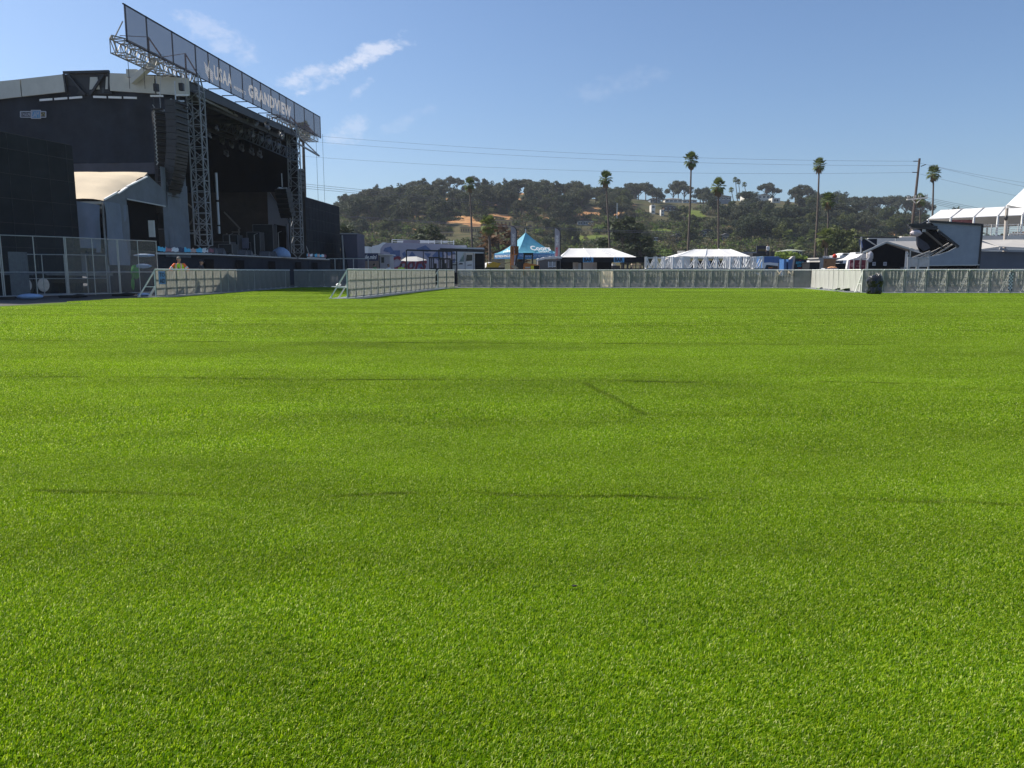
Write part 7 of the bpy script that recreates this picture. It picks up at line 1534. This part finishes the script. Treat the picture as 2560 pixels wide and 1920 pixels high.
house(1652, 1660, 524, 541, hw, None, 'thin white tower house below the ridge', False, 1, 2, 4); house(1790, 1828, 488, 501, hg, rt_, 'brown roofed house on the ridge right of the bushy palm', False, 3); house(1660, 1690, 512, 530, hb, rg, 'brown terraced house behind the tallest palm', False, 3, 1, 6)
house(1895, 1925, 484, 498, hw, rt_, 'white house with pale roof under the broad ridge pine', False, 3); house(1930, 1950, 495, 508, hw, None, 'bright white cube house on the ridge right of the broad pine', False, 1, 1, 6); house(1862, 1894, 483, 493, hw, rg, 'long low pale house among the ridge bushes', True, 4)
house(1444, 1484, 547, 565, hg, rd, 'blue grey gabled house on the slope above the bar tent', False, 3); house(1753, 1784, 572, 592, hb, rd, 'dark brown two storey house with white windows right of the tallest palm', False, 2, 2); house(1684, 1703, 584, 605, hb, rd, 'brown two storey house with white windows left of the tallest palm', False, 2, 2); house(1632, 1647, 592, 604, hb, None, 'small dark hut on the lawn', False, 1, 1, 5); house(1806, 1822, 583, 602, hg, rg, 'small grey house with a porch right of the dark brown house', False, 2)
house(1975, 2006, 622, 640, mat('house_green', (.28, .30, .22), .8, .08, .3), mat('roof_green', (.26, .28, .22), .8, .08, .3), 'pale green hip roofed house above the stalls', True, 2, 1, 8, 168); house(1930, 2050, 641, 652, hg, rd, 'long dark roofed shed behind the blue booths', False, 4, 1, 8, 150)
def arcade(px0, px1, pyt, pyb, label, n):
    q = hit((px0 + px1) / 2, pyb); D = q.y if q else 400; r = thing('retaining_wall', label, 'wall', tuple(P((px0 + px1) / 2, pyb, D))); A, B_ = P(px0, pyb, D), P(px1, pyb, D); zt = P(1280, pyt, D).z
    b = MB(); b.box(A.x, B_.x, D, D + 1.5, A.z - 2, zt); b.build('wall', ht_, r); b = MB()
    for k in range(n): x = A.x + (B_.x - A.x) * (k + .2) / n; b.box(x, x + (B_.x - A.x) / n * .45, D - .05, D - .01, A.z + .3, zt - (zt - A.z) * .25)
    b.build('niche', mat('niche_brown', (.20, .12, .07), .9, .1, .5), r); b = MB(); b.box(A.x - .3, B_.x + .3, D - .3, D + 1.5, zt, zt + .4); b.build('coping', mat('coping', (.42, .30, .20), .8, .1, .4), r)
arcade(1151, 1204, 569, 581, 'yellow wall with a row of dark niches right of the thin yellowish palm', 9); arcade(1104, 1132, 583, 592, 'short yellow wall low on the slope left of the thin yellowish palm', 3); arcade(1184, 1220, 590, 600, 'low yellow wall with dark niches below the larger one', 5); arcade(1236, 1310, 568, 582, 'long pale yellow wall behind the bare brown tree', 2); arcade(1240, 1280, 552, 566, 'upper yellow wall behind the bare brown tree', 4)
q = hit(1325, 578); D = q.y; A = P(1317, 572, D); B_ = P(1333, 572, D); zt = P(1, 552, D).z; r = thing('gate_tower', 'small yellow tower with an arched brown opening behind the blue tent peak', 'tower', (A.x, D, A.z)); b = MB(); b.box(A.x, B_.x, D, D + 4, A.z - 3, zt - .5); b.build('wall', ht_, r); b = MB(); cx = (A.x + B_.x) / 2; w = (B_.x - A.x) * .27; pts = [(cx - w, D - .05, A.z + .8), (cx + w, D - .05, A.z + .8), (cx + w, D - .05, zt - 2.0)] + [(cx + w * math.cos(t), D - .05, zt - 2.0 + w * math.sin(t)) for t in (.5, 1.05, 1.57, 2.1, 2.6)] + [(cx - w, D - .05, zt - 2.0)]; b.slab(pts, (0, -.05, 0)); b.build('opening', MATS['niche_brown'], r); b = MB(); b.slab([(A.x - .3, D - .3, zt - .5), (B_.x + .3, D - .3, zt - .5), (cx, D - .3, zt)], (0, 4.5, 0)); b.build('roof', MATS['coping'], r)
# a scrap on the turf
q = G(1436, 1476); b = MB(); b.ball((q.x, q.y, .017), .006, 8, 5, (1.6, .8, .6), .2); tag(b.build('dark_pellet', rubber, None, loc=(q.x, q.y, 0)), 'tiny dark crumb lying on the open turf', 'crumb')
# ------------------------------------------------------------ air
hz = MB(); hz.box(-520, 700, -30, 720, -1.2, 95); ho = hz.build('haze', None); ho['kind'] = 'stuff'
hm_ = bpy.data.materials.new('haze_air'); hm_.use_nodes = True; t = hm_.node_tree
for q_ in list(t.nodes):
    if q_.type == 'BSDF_PRINCIPLED': t.nodes.remove(q_)
pv = t.nodes.new('ShaderNodeVolumePrincipled'); pv.inputs['Color'].default_value = (.80, .88, 1, 1); pv.inputs['Density'].default_value = .00019; pv.inputs['Anisotropy'].default_value = .2
t.links.new(pv.outputs[0], t.nodes['Material Output'].inputs['Volume']); ho.data.materials.append(hm_)
